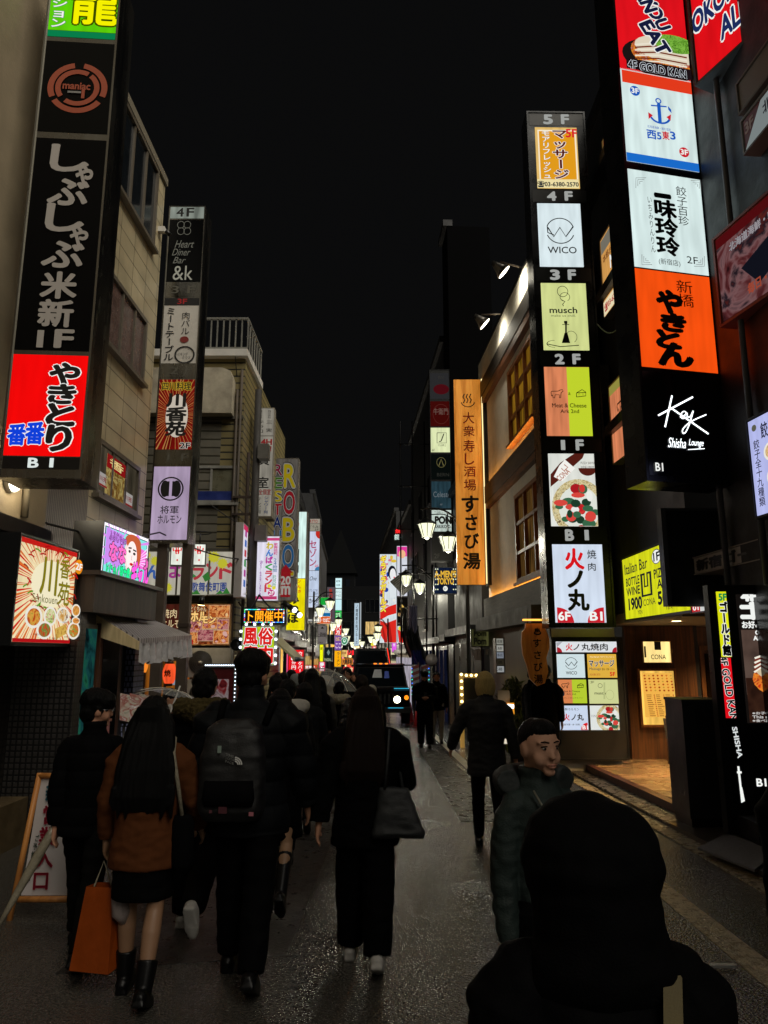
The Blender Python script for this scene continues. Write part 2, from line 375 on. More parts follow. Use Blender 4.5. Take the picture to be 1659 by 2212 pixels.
for (x0, y0, x1, y1, w) in ((1.60, 12.7, 1.27, 27, .16), (1.15, 31, .5, 52, .16)):
    b.slab([(x0 - w/2, y0), (x0 + w/2, y0), (x1 + w/2, y1), (x1 - w/2, y1)], lambda x, y: gz(y) - .05, lambda x, y: gz(y) + .004, PAINT)
struct(b.build('road_line'))
struct(strip([(2.06, 1), (2.30, 1), (2.33, 7.2), (2.16, 7.2)], .006, sf('#c4b799', .3, .4, 14, .7, 0, 60), 'gutter'))
struct(strip([(3.0, 1), (3.2, 1), (3.2, 14.3), (3.0, 14.3)], .014, sf('#9a8c6c', .3, .4, 12, .8, 0, 70), 'gutter'))
struct(strip([(3.2, 1), (7, 1), (7, 8.6), (3.2, 8.6)], .06, brickmat('#4b443d', '#1b1917', .3, .3, .28, .006, .5, key='pv'), 'pavement'))
struct(strip([(3.2, 8.6), (3.5, 8.6), (3.5, 14.3), (3.2, 14.3)], .05, sf('#3d3733', .3, .3, 9, .5, 0, 70), 'pavement'))
struct(strip([(3.5, 8.6), (3.62, 8.6), (3.62, 14.3), (3.5, 14.3)], .15, brickmat('#5a3835', '#191211', .2, .4, .3, .006, key='kb'), 'kerb'))
def tilefloor():
    m, nt, N, L = newmat('floor_tiles'); b = N['Principled BSDF']
    t = N.new('ShaderNodeTexCoord'); br = N.new('ShaderNodeTexBrick'); br.offset = 0; br.inputs['Scale'].default_value = 1; br.inputs['Brick Width'].default_value = .6; br.inputs['Row Height'].default_value = .6; br.inputs['Mortar Size'].default_value = .008
    br.inputs['Color1'].default_value = (*lin('#a08260'), 1); br.inputs['Color2'].default_value = (*lin('#8a7053'), 1); br.inputs['Mortar'].default_value = (*lin('#2b221a'), 1); L.new(t.outputs['Object'], br.inputs[0]); L.new(br.outputs[0], b.inputs['Base Color'])
    n = N.new('ShaderNodeTexNoise'); n.inputs['Scale'].default_value = 1.6; n.inputs['Detail'].default_value = 5; L.new(t.outputs['Object'], n.inputs[0])
    r = N.new('ShaderNodeMapRange'); r.inputs[1].default_value = .35; r.inputs[2].default_value = .65; r.inputs[3].default_value = .16; r.inputs[4].default_value = .40; L.new(n.outputs[0], r.inputs[0]); L.new(r.outputs[0], b.inputs['Roughness'])
    bp = N.new('ShaderNodeBump'); bp.inputs['Strength'].default_value = .5; bp.inputs['Distance'].default_value = .006; bp.invert = True; L.new(br.outputs['Fac'], bp.inputs['Height']); L.new(bp.outputs[0], b.inputs['Normal']); return m
struct(strip([(3.62, 8.6), (8.5, 8.6), (8.5, 14.6), (3.62, 14.6)], .154, tilefloor(), 'forecourt'))
b = MB(); b.slab([(3.12, 6.55), (3.62, 7.15), (3.58, 8.0), (2.98, 7.35)], lambda x, y: gz(y) + .062, lambda x, y: gz(y) + .082, sf('#7a7b80', .8, .3, 30, .7, 0, 140))
tag(b.build('door_mat'), 'flat grey ribbed mat lying on the pavement beside the black podium', 'mat')
b = MB(); b.slab([(-1.9, 4.6), (-.6, 4.9), (-.5, 9.5), (-1.7, 9.2)], lambda x, y: gz(y) - .05, lambda x, y: gz(y) + .003, sf('#2a2826', .35, .35, 8, .8, 0, 90)); b.slab([(.9, 9), (1.5, 9), (1.3, 18), (.8, 18)], lambda x, y: gz(y) - .05, lambda x, y: gz(y) + .0035, sf('#35322d', .3, .35, 8, .8, 0, 90)); struct(b.build('road_patch'))

# ================================================================ buildings
class Facade(Fr):
    def __init__(s, name, label, xa, ya, xb, yb, H, depth, wall, cat='building', base=-1.5):
        s.O = Vector((xa, ya, 0)); s.pt = s.O; d = Vector((xb - xa, yb - ya, 0)); s.W = d.length; s.u = d.normalized(); s.a = math.atan2(d.y, d.x)
        s.n = Vector((math.sin(s.a), -math.cos(s.a), 0)); s.H = H; s.root = thing(name, label, cat, s.O, s.a)
        MB().box(0, s.W, 0, depth, base, H, wall).build('wall', s.root)
    def mb(s, fn, name): b = MB(); fn(b); return b.build(name, s.root)
    def window(s, u0, u1, v0, v1, fm, pm, nx=2, ny=1, fw=.05, out=.05, sill=True):
        b = MB(); y = -out
        b.box(u0, u0+fw, y, -.001, v0, v1, fm); b.box(u1-fw, u1, y, -.001, v0, v1, fm); b.box(u0+fw, u1-fw, y, -.001, v0, v0+fw, fm); b.box(u0+fw, u1-fw, y, -.001, v1-fw, v1, fm)
        for i in range(1, nx): x = u0 + (u1-u0)*i/nx; b.box(x-fw*.4, x+fw*.4, y+.012, -.001, v0+fw, v1-fw, fm)
        for j in range(1, ny): z = v0 + (v1-v0)*j/ny; b.box(u0+fw, u1-fw, y+.016, -.001, z-fw*.4, z+fw*.4, fm)
        o = b.build('window', s.root)
        MB().quad((u0+fw, -.006, v0+fw), (u1-fw, -.006, v0+fw), (u1-fw, -.006, v1-fw), (u0+fw, -.006, v1-fw), pm).build('pane', o)
        if sill: MB().box(u0-.05, u1+.05, y-.06, -.001, v0-.06, v0-.002, fm).build('sill', o)
        return o
    def win(s, x0, y0, x1, y1, *a, **k):
        u0, v1 = s.uv(x0, y0); u1, v0 = s.uv(x1, y1); return s.window(u0, u1, v0, v1, *a, **k)
GLASS = sf('#0b0e12', .08, .0); GLASSB = sf('#14181c', .12, .4, 2); PANEW = em('#6d6350', .35, .4); PANEA = em('#b98542', .35, .5); PANEC = em('#93a7a4', .3, .5)
BEIGE = sf('#8d7f66', .75, .25, 1.5, .15, 0, 30); GREY = sf('#4b4b4e', .7, .25, 1.5, .1, 0, 20); DGREY = sf('#232427', .6, .25, 2); CONC = sf('#5d5a54', .85, .3, 2, .2, 0, 25)

# left, nearest
f = Facade('stucco_building', 'beige plastered building at the left edge behind the tall shop sign tower', -4.08, -4, -4.08, 8.55, 14, 6, BEIGE)
f.mb(lambda b: b.tube([(11.95, -.05, 3.2), (11.95, -.05, 14)], .04, sf('#6d6452', .6, .2, 5), 8), 'drainpipe')
f.mb(lambda b: [b.box(11.5, 11.75, -.08, -.001, z, z+.35, sf('#8b8780', .6, .2)) for z in (7.6, 4.9)], 'junction_box')
f.mb(lambda b: b.box(0, 12.4, -.16, -.001, 2.95, 3.12, DARK), 'ledge')
def lattice(b):
    m = brickmat('#2b2620', '#0b0a09', .075, .075, .5, .012, key='lat'); b.box(0, 12.45, -.12, -.001, -.6, 2.94, m)
f.mb(lattice, 'cladding')
f.mb(lambda b: b.box(0, 12.5, -.4, -.121, -.6, .25, sf('#4b3c22', .7, .3, 6)), 'planter_ledge')
NEAR = f
# left, tiled
TILE = brickmat('#b5a888', '#4d4636', .62, .30, .35, .008, 0)
f = Facade('tiled_building', 'cream tiled building with three rows of dark windows left of the street', -4.2, 8.6, -4.2, 12.4, 10.5, 5, TILE)
for (x0, y0, x1, y1, pm) in ((262, 205, 328, 540, GLASSB), (236, 585, 305, 830, sf('#5b4640', .25, .4, 3)), (210, 945, 291, 1115, PANEW)):
    o = f.win(x0, y0, x1, y1, sf('#5a5348', .4, .2), pm, 3, 1, .07)
f.mb(lambda b: b.box(-.02, f.W + .01, -.05, 5, 10.5, 10.65, sf('#6b6455', .6)), 'parapet')
f.mb(lambda b: b.box(0, 1.35, -.03, -.001, 2.3, 4.6, brickmat('#75695a', '#2a251f', .05, 20, .4, .012, key='rb')), 'ribbed_panel')
f.mb(lambda b: (b.box(3.55, 3.65, -.12, -.001, 9.4, 9.5, WHITE), b.tube([(3.6, -.13, 9.44), (3.66, -.2, 9.38)], .04, BLACK)), 'security_camera')
TILEB = f
# left, sided house facing down the street
SIDE = brickmat('#877b52', '#2a2618', 30, .17, .5, .02, 0, .9, key='sd'); SIDEG = brickmat('#6e6a5e', '#2c2713', 30, .2, .5, .02, 0, .7, key='sg')
f = Facade('siding_house', 'narrow house clad in stained yellow siding above the grilled meat shop', -6.4, 16.2, -3.3, 16.2, 8.75, 7, SIDE)
S16 = f
u0, v1 = f.uv(416, 806); u1, v0 = f.uv(506, 902)
f.mb(lambda b: (b.box(u0-1, u1, -.35, -.002, v0, v1 - .25, sf('#a9a08c', .6, .45, 2.5, .1, 0, 12)), b.prism([(u0-1, v1-.25), (u1, v1-.25), (u1-.06, v1-.08), (u1-.25, v1), (u0-1, v1)], -.35, -.002, sf('#a9a08c', .6, .45, 2.5))), 'plaster_box')
f.win(402, 1007, 511, 1087, sf('#8b8a84', .4, .3), sf('#6d6b58', .3, .5, 2), 2, 1, .06)
a, b_ = f.uv(404, 1062), f.uv(510, 1085)
f.mb(lambda b: b.box(a[0], b_[0]-.08, -.045, -.02, b_[1]+.04, a[1], sf('#1c2f78', .5, .3, 4)), 'window_film')
uL, uR = f.uv(430, 770)[0], f.W + .06
def rail(b):
    z0, z1 = 8.78, f.uv(460, 692)[1]; m = sf('#77766f', .4, .2)
    for i in range(9): x = uL + (uR-uL)*i/8; b.box(x-.015, x+.015, -.14, -.11, z0+.05, z1-.04, m)
    b.box(uL, uR, -.16, -.09, z1-.04, z1, m); b.box(uL, uR, -.16, -.09, z0, z0+.05, m)
    for i in range(1, 7): y = -.1 + 1.9*i/6; b.box(uR-.03, uR, y-.015, y+.015, z0+.05, z1-.04, m)
    b.box(uR-.05, uR+.01, -.09, 1.85, z1-.04, z1, m)
f.mb(rail, 'railing')
f.mb(lambda b: b.box(0, f.W+.08, -.2, 2, 8.6, 8.77, WHITE), 'eaves')
f.mb(lambda b: [b.tube([(f.W-.06-.09*i, -.06, -.3), (f.W-.06-.09*i, -.06, 8.3-.5*i)], .035, sf('#4a4034', .6, .3), 7) for i in range(2)], 'drainpipe')
for v in (f.uv(450, 903)[1], f.uv(450, 1190)[1], f.uv(450, 1295)[1], f.uv(450, 1398)[1]):
    f.mb(lambda b: b.box(0, f.W, -.07, -.001, v-.04, v+.05, sf('#4d4a42', .6, .3)), 'trim')
def shopfront(b):
    v = f.uv(450, 1400)[1]; b.box(0, f.W, -.03, -.001, -1, v-.05, wood('#2a1a10', '#4a2c17', .5))
f.mb(shopfront, 'shop_wall')
# street-side flank of the same house with small windows
g2 = Facade('side_house', 'grey sided wall with small windows running away behind the siding house', -3.3, 16.22, -3.55, 22.5, 7.4, 4, SIDEG)
for (y, z) in ((1.0, 4.6), (2.6, 4.6), (4.4, 4.6), (1.2, 2.4), (3.6, 2.5)): g2.window(y, y+.9, z, z+1.0, sf('#7d7c76', .5), PANEC if y > 3 and z < 3 else GLASSB, 2, 1, .05)
g2.mb(lambda b: [b.tube([(k*1.9+.4, -.09, -.4), (k*1.9+.4, -.09, 6.4)], .04, RUST, 7) for k in range(3)], 'drainpipe')

def street_building(side, label, y0, y1, H, wall, wins, seed, cols=None, lit=.3, depth=8):
    xl = lambda y: -3.3 - .045*(y-16); xr = lambda y: 3.0 - .054*(y-13)
    if side < 0: q = Facade('street_building', label, xl(y0), y0, xl(y1), y1, H, depth, wall)
    else: q = Facade('street_building', label, xr(y1), y1, xr(y0), y0, H, depth, wall)
    rnd = random.Random(seed); nx = max(1, int(q.W / 1.9)); nz = int((H - 3.2) / 2.7)
    for i in range(nx):
        for j in range(nz):
            if rnd.random() > wins: continue
            x = q.W*(i+.5)/nx; z = 3.4 + 2.7*j - SL*y0
            q.window(x-.55, x+.55, z, z+1.35, DSTEEL, rnd.choice((PANEW, PANEA, PANEC)) if rnd.random() < lit else GLASS, 2, 1, .05)
    q.mb(lambda b: b.box(-.02, q.W+.02, -.15, .2, H, H+.25, DGREY), 'parapet')
    z = 2.75 - SL*y0
    q.mb(lambda b: b.box(.03, q.W-.03, -.35, -.001, z, z+.22, DARK), 'canopy')
    sh = q.mb(lambda b: b.box(.15, q.W-.15, -.03, -.001, -SL*y0-.8, z-.1, DSTEEL), 'shopfront')
    n = max(1, int(q.W/1.1)); b = MB(); opts = cols or tuple(em(h, k*1.5, .5) for h, k in (('#e8b25a', 1.0), ('#b9c4d4', .8), ('#e0703c', .9), ('#1a1a1c', .2), ('#e85a8a', .8), ('#f0d8a0', 1.0), ('#2a2420', .2)))
    for i in range(n): pm = rnd.choice(opts); b.quad((q.W*(i+.12)/n, -.036, -SL*y0-.5), (q.W*(i+.88)/n, -.036, -SL*y0-.5), (q.W*(i+.88)/n, -.036, z-.25), (q.W*(i+.12)/n, -.036, z-.25), pm)
    b.build('shop_glass', sh); return q
street_building(-1, 'grey building with lit ground floor behind the tall multicoloured restaurant sign', 22.6, 29, 6.8, GREY, .8, 1)
street_building(-1, 'dark building behind the white and yellow skewer restaurant sign', 29.1, 37, 9.0, DGREY, .8, 2)
street_building(-1, 'concrete building behind the stacked floor signs on the left', 37.1, 46, 8.4, CONC, .7, 3, (em('#d9b56c', .9, .4),))
street_building(-1, 'dark building left of the far street beyond the convenience shop sign', 46.1, 58, 12, DGREY, .6, 4, (em('#e0a75a', 1, .4),))
street_building(-1, 'farthest dim building on the left side of the street', 58.1, 74, 11, GREY, .6, 5, (em('#e8b25e', 1.1, .4),))
street_building(1, 'black shuttered building just beyond the lit wooden plank sign', 19.6, 24.5, 7.0, sf('#2b2a2b', .6, .2, 2), .0, 6, (sf('#55524c', .6, .3, 3),), 0)
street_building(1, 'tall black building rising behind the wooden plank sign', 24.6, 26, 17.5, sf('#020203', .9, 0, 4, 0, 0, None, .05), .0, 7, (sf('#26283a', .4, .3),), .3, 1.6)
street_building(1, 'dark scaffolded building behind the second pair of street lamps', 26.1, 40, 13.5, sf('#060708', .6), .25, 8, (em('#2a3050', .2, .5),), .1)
street_building(1, 'dark building behind the red and white comic mural', 40.1, 52, 10, DGREY, .5, 9, (em('#c9c2d2', .9, .5),))
street_building(1, 'farthest dark building on the right side of the street', 52.1, 74, 12, DGREY, .6, 10, (em('#e0d0a8', 1, .4),))
# across the end of the street
q = Facade('end_building', 'dark office block closing the far end of the street', -22, 96, 22, 96, 10.5, 8, sf('#101113', .8, 0, 4, 0, 0, None, .1))
rnd = random.Random(4)
for i in range(14):
    for j in range(3):
        x = 1.5 + i*3.0; q.window(x, x+1.9, 1.2+2.9*j, 3.0+2.9*j, DSTEEL, em('#e8c27a', .9, .3) if rnd.random() < (.75 if j == 0 else .25) else GLASS, 3, 1, .08, sill=False)
t = thing('spire_tower', 'dim pale tower with a pointed roof far beyond the left row of signs', 'tower', (P(735, 1300, 110).x, 110, 0))
b = MB(); b.box(-2.2, 2.2, -2, 2, -4, 13.5, sf('#131416', .9, 0, 4, 0, 0, None, .1)); b.build('wall', t)
b = MB(); b.add([(-2.6, -2.4, 13.5), (2.6, -2.4, 13.5), (2.6, 2.4, 13.5), (-2.6, 2.4, 13.5), (0, 0, 20.5)], [(0, 1, 4), (1, 2, 4), (2, 3, 4), (3, 0, 4), (0, 3, 2, 1)], sf('#08090a', .9, 0, 4, 0, 0, None, .1)); b.build('roof', t)
b = MB(); [b.box(x-.3, x+.3, -2.06, -2.001, 11.2, 12.6, em('#59616c', .05)) for x in (-1.2, 0, 1.2)]; b.build('window', t)

# ---------------------------------------------------------------- right: timber sushi tavern
PL = sf('#dbd4c4', .8, .2, 2, .15, 0, 25); OLDW = wood('#171310', '#3a332c', .6, (2, 20, 20)); BRW = wood('#3a1f0e', '#6b3d1c', .5, (2, 18, 18)); ORW = wood('#5a2f0c', '#96571c', .45, (9, 9, 2))
xr = lambda y: 3.0 - .054*(y - 13)
f = Facade('timber_tavern', 'plastered tavern with dark timber beams and orange lattice windows', xr(18.6), 18.6, xr(13.1), 13.1, 1, 1.15, PL)
TAV = f; W_ = f.W
vt = f.uv(1157, 548)[1]; f.root.children[0].data = MB().box(0, W_, 0, 1.15, -1.2, vt, PL).mesh('wall')
def beam(px, yt, yb, ybb, nm='beam', pr=.12):
    v1, v0, v2 = f.uv(px, yt)[1], f.uv(px, yb)[1], f.uv(px, ybb)[1]
    o = f.mb(lambda b: b.box(-.12, W_-.03, -pr, -.001, v0, v1, OLDW), nm)
    f.mb(lambda b: b.box(-.12, W_-.03, -pr+.015, -.001, v2, v0-.002, BRW), 'soffit_board'); return v0, v1
b1 = beam(1157, 619, 664, 684, 'beam', .14); f.mb(lambda b: b.box(-.12, W_-.03, -.1, -.001, b1[1]+.002, vt, PL), 'upper_band'); b2 = beam(1171, 929, 970, 986); b3 = beam(1186, 1256, 1304, 1312)
f.mb(lambda b: b.box(-.14, W_, -.115, .3, vt+.002, vt+.08, BLACK), 'roof_edge')
f.mb(lambda b: b.box(-.1, W_, -.35, -.001, f.uv(1184, 1345)[1], b3[0]-.02, sf('#39393b', .6, .3, 3)), 'fascia')
for (x0, y0, x1, ymx, ymn) in ((1106, 0, 1163, 705, 896), (1112, 0, 1176, 1020, 1240)):
    u0 = f.uv(x0, 900)[0]; u1 = f.uv(x1, 900)[0]; z1 = f.uv(1163 if ymx < 900 else 1176, ymx)[1]; z0 = f.uv(1163 if ymx < 900 else 1176, ymn)[1]
    f.window(u0, u1, z0, z1, ORW, em('#a0741e' if ymx < 900 else '#6a4c24', .45, .8), 3, 3, .085, .09)
for bb, s_ in ((b2, 3.2), (b3, 3.6)):       # warm light strips on top of the two lower beams
    f.mb(lambda b: (b.box(.02, W_-.1, -.08, -.03, bb[1]+.004, bb[1]+.022, em('#ffa840', s_*7)), b.box(-.12, W_-.03, -.12, -.095, bb[1]+.001, bb[1]+.085, OLDW)), 'light_strip')
f.mb(lambda b: b.box(-.05, W_, -.02, -.0015, -1.2, f.uv(1184, 1346)[1], wood('#120d0a', '#2b2019', .5)), 'shop_wall')
# spot lamps reaching out over the roof edge
for i, (px, py, Y, lab) in enumerate(((1076, 577, 13.65, 'nearer chrome spot lamp on a long arm above the timber tavern'), (1036, 690, 15.6, 'farther chrome spot lamp on a long arm above the timber tavern'))):
    p = P(px, py, Y); w = Vector((xr(Y) - p.x, .0, 0)); t = thing('spot_lamp', lab, 'spot lamp', p, 0, 'spot lamps above the timber tavern')
    MB().tube([(.05, 0, .12), (w.x+.1, .1, vt - p.z + .05)], .018, sf('#8b8177', .4, 0, 4, 0, .6), 8).build('arm', t)
    d = Vector((.74, .05, -.67)).normalized()
    MB().tube([-d*.16, -d*.05, d*.02, d*.16], [.04, .08, .1, .17], sf('#77736c', .3, .2, 4, 0, .7), 16).build('shade', t)
    MB().tube([d*.163, d*.17], [.155, .15], em('#fff6dc', 6), 16).build('bulb', t)
    l = bpy.data.lights.new('spot_light', 'SPOT'); l.energy = 100; l.color = (1, .93, .75); l.spot_size = R(150); l.spot_blend = 1; l.shadow_soft_size = .2
    lo = bpy.data.objects.new('spot_light', l); COL.objects.link(lo); lo.parent = t; lo.location = d*.22; lo.rotation_euler = Vector(d).to_track_quat('-Z', 'Y').to_euler()
# ---------------------------------------------------------------- right: dark building with the wine bar
GF = sf('#2c2d31', .5, .2, 2)
f = Facade('corner_building', 'dark grey building above the wine bar between the two sign towers', 4.25, 16.4, 4.25, 10.0, 12.2, 7, GF, base=gz(13.9)+.154+2.61)
CB = f
for (v0, v1) in ((3.6, 4.35), (6.2, 7.3), (8.6, 9.7)): f.window(.8, 2.6, v0, v1, DSTEEL, GLASS, 2, 1, .06)
f.mb(lambda b: [b.box(0, f.W, -.25, -.001, z, z+.18, DARK) for z in (5.55, 8.15, 10.6)], 'ledge')
f.mb(lambda b: b.box(-.1, f.W, -.1, 7, 12.2, 12.4, DARK), 'parapet')
# wine bar: timber wall set back under a soffit
WDK = wood('#3b220f', '#6d4420', .45, (16, 16, .8)); zf = gz(13.9)+.154
t = thing('wine_bar', 'wood panelled wine bar entrance under a pale soffit on the right', 'bar entrance', (4.62, 13.9, zf))
MB().box(-.05, 1.25, 0, .15, 0, 2.42, WDK).build('wall', t)
b = MB(); b.quad((1.25, 0, 0), (1.32, .0, 0), (1.32, .0, 2.42), (1.25, 0, 2.42), DARK); b.box(1.26, 3.6, .35, .5, 0, 2.42, WDK); b.build('wall', t)
b = MB(); b.box(1.45, 1.53, .26, .349, 0, 2.05, wood('#4a2c12', '#7d4e22', .4)); b.box(2.5, 2.58, .26, .349, 0, 2.05, wood('#4a2c12', '#7d4e22', .4)); b.box(1.53, 2.5, .26, .349, 1.97, 2.05, wood('#4a2c12', '#7d4e22', .4)); b.box(1.98, 2.05, .27, .349, 0, 1.97, wood('#4a2c12', '#7d4e22', .4)); d_ = b.build('door', t)
b = MB(); b.quad((1.56, .3, .25), (1.96, .3, .25), (1.96, .3, 1.9), (1.56, .3, 1.9), sf('#1b120b', .1)); b.quad((2.08, .3, .25), (2.48, .3, .25), (2.48, .3, 1.9), (2.08, .3, 1.9), em('#6b421a', .35, .6)); b.build('door_glass', d_)
b = MB(); b.box(1.93, 1.96, .2, .26, .9, 1.3, STEEL); b.build('handle', d_)
b = MB(); b.box(-.37, 3.6, -3.5, .6, 2.425, 2.6, sf('#a5957c', .7, .1)); so = b.build('soffit', t)
for (x, y) in ((.15, -2.0), (.35, -2.85), (1.9, -1.0)):  # the last one, over the door, is an extra added for more light
    b = MB(); b.tube([(x, y, 2.418), (x, y, 2.424)], .07, em('#ffdca0', 8), 14); b.build('downlight', so)
    l = bpy.data.lights.new('downlight', 'SPOT'); l.energy = 300; l.color = (1, .66, .3); l.spot_size = R(125); l.spot_blend = .7; l.shadow_soft_size = .06
    lo = bpy.data.objects.new('downlight', l); COL.objects.link(lo); lo.parent = t; lo.location = (x, y, 2.4)
# ---------------------------------------------------------------- right, nearest
NB = sf('#110e10', .55, .2, 2, .1, 0, 20)
f = Facade('dark_building', 'black brick building at the right edge carrying slanted signboards', 4.05, 8.6, 4.05, -3, 14, 6, NB)
RB = f
f.mb(lambda b: [b.tube([(x, -.07, 2.4), (x, -.07, 13)], .035, sf('#55555a', .4, .1), 8) for x in (.25, 1.1)], 'drainpipe')
f.mb(lambda b: b.box(0, f.W, -.03, -.001, -1, 2.3, sf('#0c0d10', .25, .2)), 'shopfront')
b = MB(); v0 = P(1440, 1310, 9.35).z; v1 = P(1440, 1100, 9.35).z
b.box(3.62, 5.2, 9.3, 9.42, v0, v1, sf('#15171c', .4, .2)); b.box(3.62, 3.68, 9.27, 9.299, v0, v1, sf('#3a3d44', .4)); b.box(3.68, 5.2, 9.27, 9.299, v1-.03, v1, sf('#3a3d44', .4)); b.box(3.68, 5.2, 9.27, 9.299, v0, v0+.03, sf('#3a3d44', .4))
o = b.build('unlit_sign_box'); tag(o, 'blank black sign box hanging in front of the yellow wine bar board', 'sign')
# ================================================================ shop signs
ALLS = []
def S(*a, **k): s = Sign(*a, **k); ALLS.append(s); return s
K = INK; KW = ink('#f2f4f0'); RED = ink('#d8101c'); BLU = ink('#1a57b8'); WL = em('#d9ecea', 1.0, .10)
TW = 'sign towers of stacked shop panels'
# ---- left tower
s = S('sign_tower', 'tallest left sign tower, red grilled chicken panel at the bottom and green panel on top', 'sign tower', 53, 221, -60, 1034, 7.0, 4, .5, STEEL, TW)
s.panel(-60, 66, em('#5fd20a', 1.0, .1)).chars([('龍', (158, -32, 256, 54))], ink('#f6f000'), .02, (ink('#3a4a00'), .035)).text('ーション', (112, -24, 146, 62), KW, .02, (ink('#184a5a'), .03), True)
s.panel(67, 80, em('#0a8a52', .8))
s.panel(90, 286, sf('#060707', .3, 0, 4, 0, 0, None, .12))
OR = sf('#a34a2c', .6)
for a, b in ((100, 205), (215, 325), (340, 440)): s.disc((103, 137, 233, 245), OR, 30, a, b, .80)
for a, b in ((60, 215), (235, 410)): s.disc((120, 152, 216, 230), OR, 30, a, b, .76)
s.text('maniac', (137, 181, 196, 195), OR, .03).rect((147, 199, 176, 203), sf('#8a8a86', .5)).rect((177, 196, 184, 215), OR)
s.panel(300, 758, sf('#050506', .35, 0, 4, 0, 0, None, .1)); LG = sf('#aea8a2', .55)
s.chars([(c, b) for c, b in zip('しゃぶしゃぶ米新1F', ((113, 315, 190, 370), (165, 360, 200, 402), (106, 389, 190, 443), (103, 443, 180, 500), (153, 494, 190, 532), (94, 524, 180, 578), (91, 590, 166, 645), (86, 650, 158, 706), (82, 715, 95, 752), (122, 715, 158, 752)))], LG, .035)
s.panel(768, 986, em('#f40808', 1.0, .06)).chars([(c, b) for c, b in zip('やきとり', ((110, 786, 171, 832), (107, 832, 163, 872), (104, 874, 160, 920), (104, 921, 153, 974)))], K, .05, (KW, .035)).chars([('番', (19, 918, 58, 962)), ('番', (58, 914, 97, 960))], ink('#0f3fd8'), .04, (KW, .035))
s.panel(988, 1014, sf('#08080a', .3)).chars([('B', (62, 990, 83, 1010)), ('1', (108, 990, 116, 1010))], ink('#e6efec', .9), .03)
# ---- left column
s = S('sign_tower', 'slim steel sign tower on two poles with a lavender panel lowest, left side', 'sign tower', 343, 425, 446, 1174, 12.6, 0, .5, STEEL, TW, .025)
s.panel(447, 472, em('#a9b2a6', .55, .3)).chars([('4', (382, 450, 397, 468)), ('F', (404, 450, 419, 468))], INK, .02)
GRY = sf('#7f837f', .6); s.panel(475, 609, sf('#08090a', .3, 0, 4, 0, 0, None, .12))
for i in range(4): s.disc((383 + 14*(i % 2), 478 + 14*(i//2), 399 + 14*(i % 2), 494 + 14*(i//2)), GRY, 16, 0, 360, .86)
s.text('Heart', (378, 520, 420, 536), GRY, 0, shear=.4).text('Diner', (372, 538, 412, 553), GRY, 0, shear=.4).text('Bar', (374, 556, 402, 570), GRY, 0, shear=.4).text('&k', (374, 575, 417, 606), sf('#b9bdb8', .6), .0)
s.panel(612, 640, STEEL).text('3 F', (370, 618, 422, 634), sf('#5a584f', .5), .01)
s.panel(644, 785, sf('#c9c5be', .5, .06)).rect((355, 644, 432, 660), INK).text('3F', (384, 646, 404, 657), sf('#b01a20', .5), .02).text('ミートテーブル', (357, 664, 377, 780), INK, .02, None, True).text('肉バル', (392, 674, 410, 724), INK, 0, None, True).disc((389, 727, 408, 741), sf('#7d2420', .5)).disc((377, 748, 421, 786), INK, 28, 0, 360, .84).text('ハイキング', (379, 762, 406, 769), INK).text('クラブ', (394, 770, 412, 776), INK)
s.panel(789, 815, STEEL).text('2 F', (368, 794, 414, 808), sf('#5a584f', .5), .01)
s.panel(820, 971, em('#8f1712', .55, .25)).rays((.5, .5), 56, em('#e8a35c', .45, 0, False), .08).disc((358, 852, 406, 945), ink('#efe2cf', .6)).text('四川料理', (351, 826, 413, 843), INK, .02, (ink('#d6b52e', .6), .06)).text('川香苑', (360, 848, 402, 942), INK, .04, None, True).text('2F', (389, 957, 411, 969), INK, .02, (ink('#e9e4da', .6), .05))  # red panel is not backlit; its glow stands in for street light
s.panel(974, 1003, STEEL).text('1 F', (362, 980, 408, 996), sf('#5a584f', .5), .01)
s.panel(1008, 1166, em('#c6b0cf', .72, .15)).disc((341, 1030, 397, 1082), INK, 36, 0, 360, .88).disc((347, 1038, 366, 1074), INK).disc((372, 1038, 391, 1074), INK).rect((351, 1040, 367, 1072), INK).rect((371, 1040, 387, 1072), INK).rect((366, 1036, 372, 1078), ink('#c6b0cf', .7)).text('将軍', (347, 1093, 386, 1110), INK, .01).text('ホルモン', (341, 1113, 392, 1131), INK, .01)  # lavender panel glows in place of the light reaching it from below
b = MB()
for px in (341, 396):
    u = s.uv(px, 1300)[0]; zb = gz(12.7) - s.O.z - .1; b = MB(); b.box(u-.085, u+.085, .06, .22, zb, -.002, sf('#4a3f36', .6, .3, 4)); b.box(u-.1, u+.1, .045, .235, zb*.36, zb*.36+.06, RUST); b.build('post', s.root)
# ---- left wall: spicy food lightbox
s = S('light_box', 'red and cream lightbox of bowls and chillies on the left wall', 'lightbox sign', 29, 161, 1166, 1396, 6.72, 88, .3, BLACK, None, .035)
s.panel(None, None, em('#f4e3b4', .95, .08)).rays((.52, .42), 60, ink('#d8281c', .9), .34, 1, 3).rays((.5, .42), 40, ink('#e9732c', .85), .3, 1, 5)
s.rect((0, 0, 1, .05), ink('#c8201a', .9)).rect((0, .965, 1, 1), ink('#b5151a', .9)).disc((.2, .16, .9, .64), em('#f6ecc8', .95, 0, False), 30)
rnd = random.Random(5)
for i in range(46):
    q = rnd.uniform(0, 6.28); r = rnd.uniform(.36, .5); x, y = .5 + r*math.cos(q)*.95, .36 + r*math.sin(q)*.75
    if not (.03 < x < .95 and .03 < y < .95): continue
    t = rnd.uniform(0, 3); dx, dy = .05*math.cos(t), .03*math.sin(t); s.line([(x-dx, y-dy), (x, y-.008), (x+dx, y+dy)], .016, ink(rnd.choice(('#b00d12', '#8f0a10', '#c41a14', '#5f9a1c')), .9))
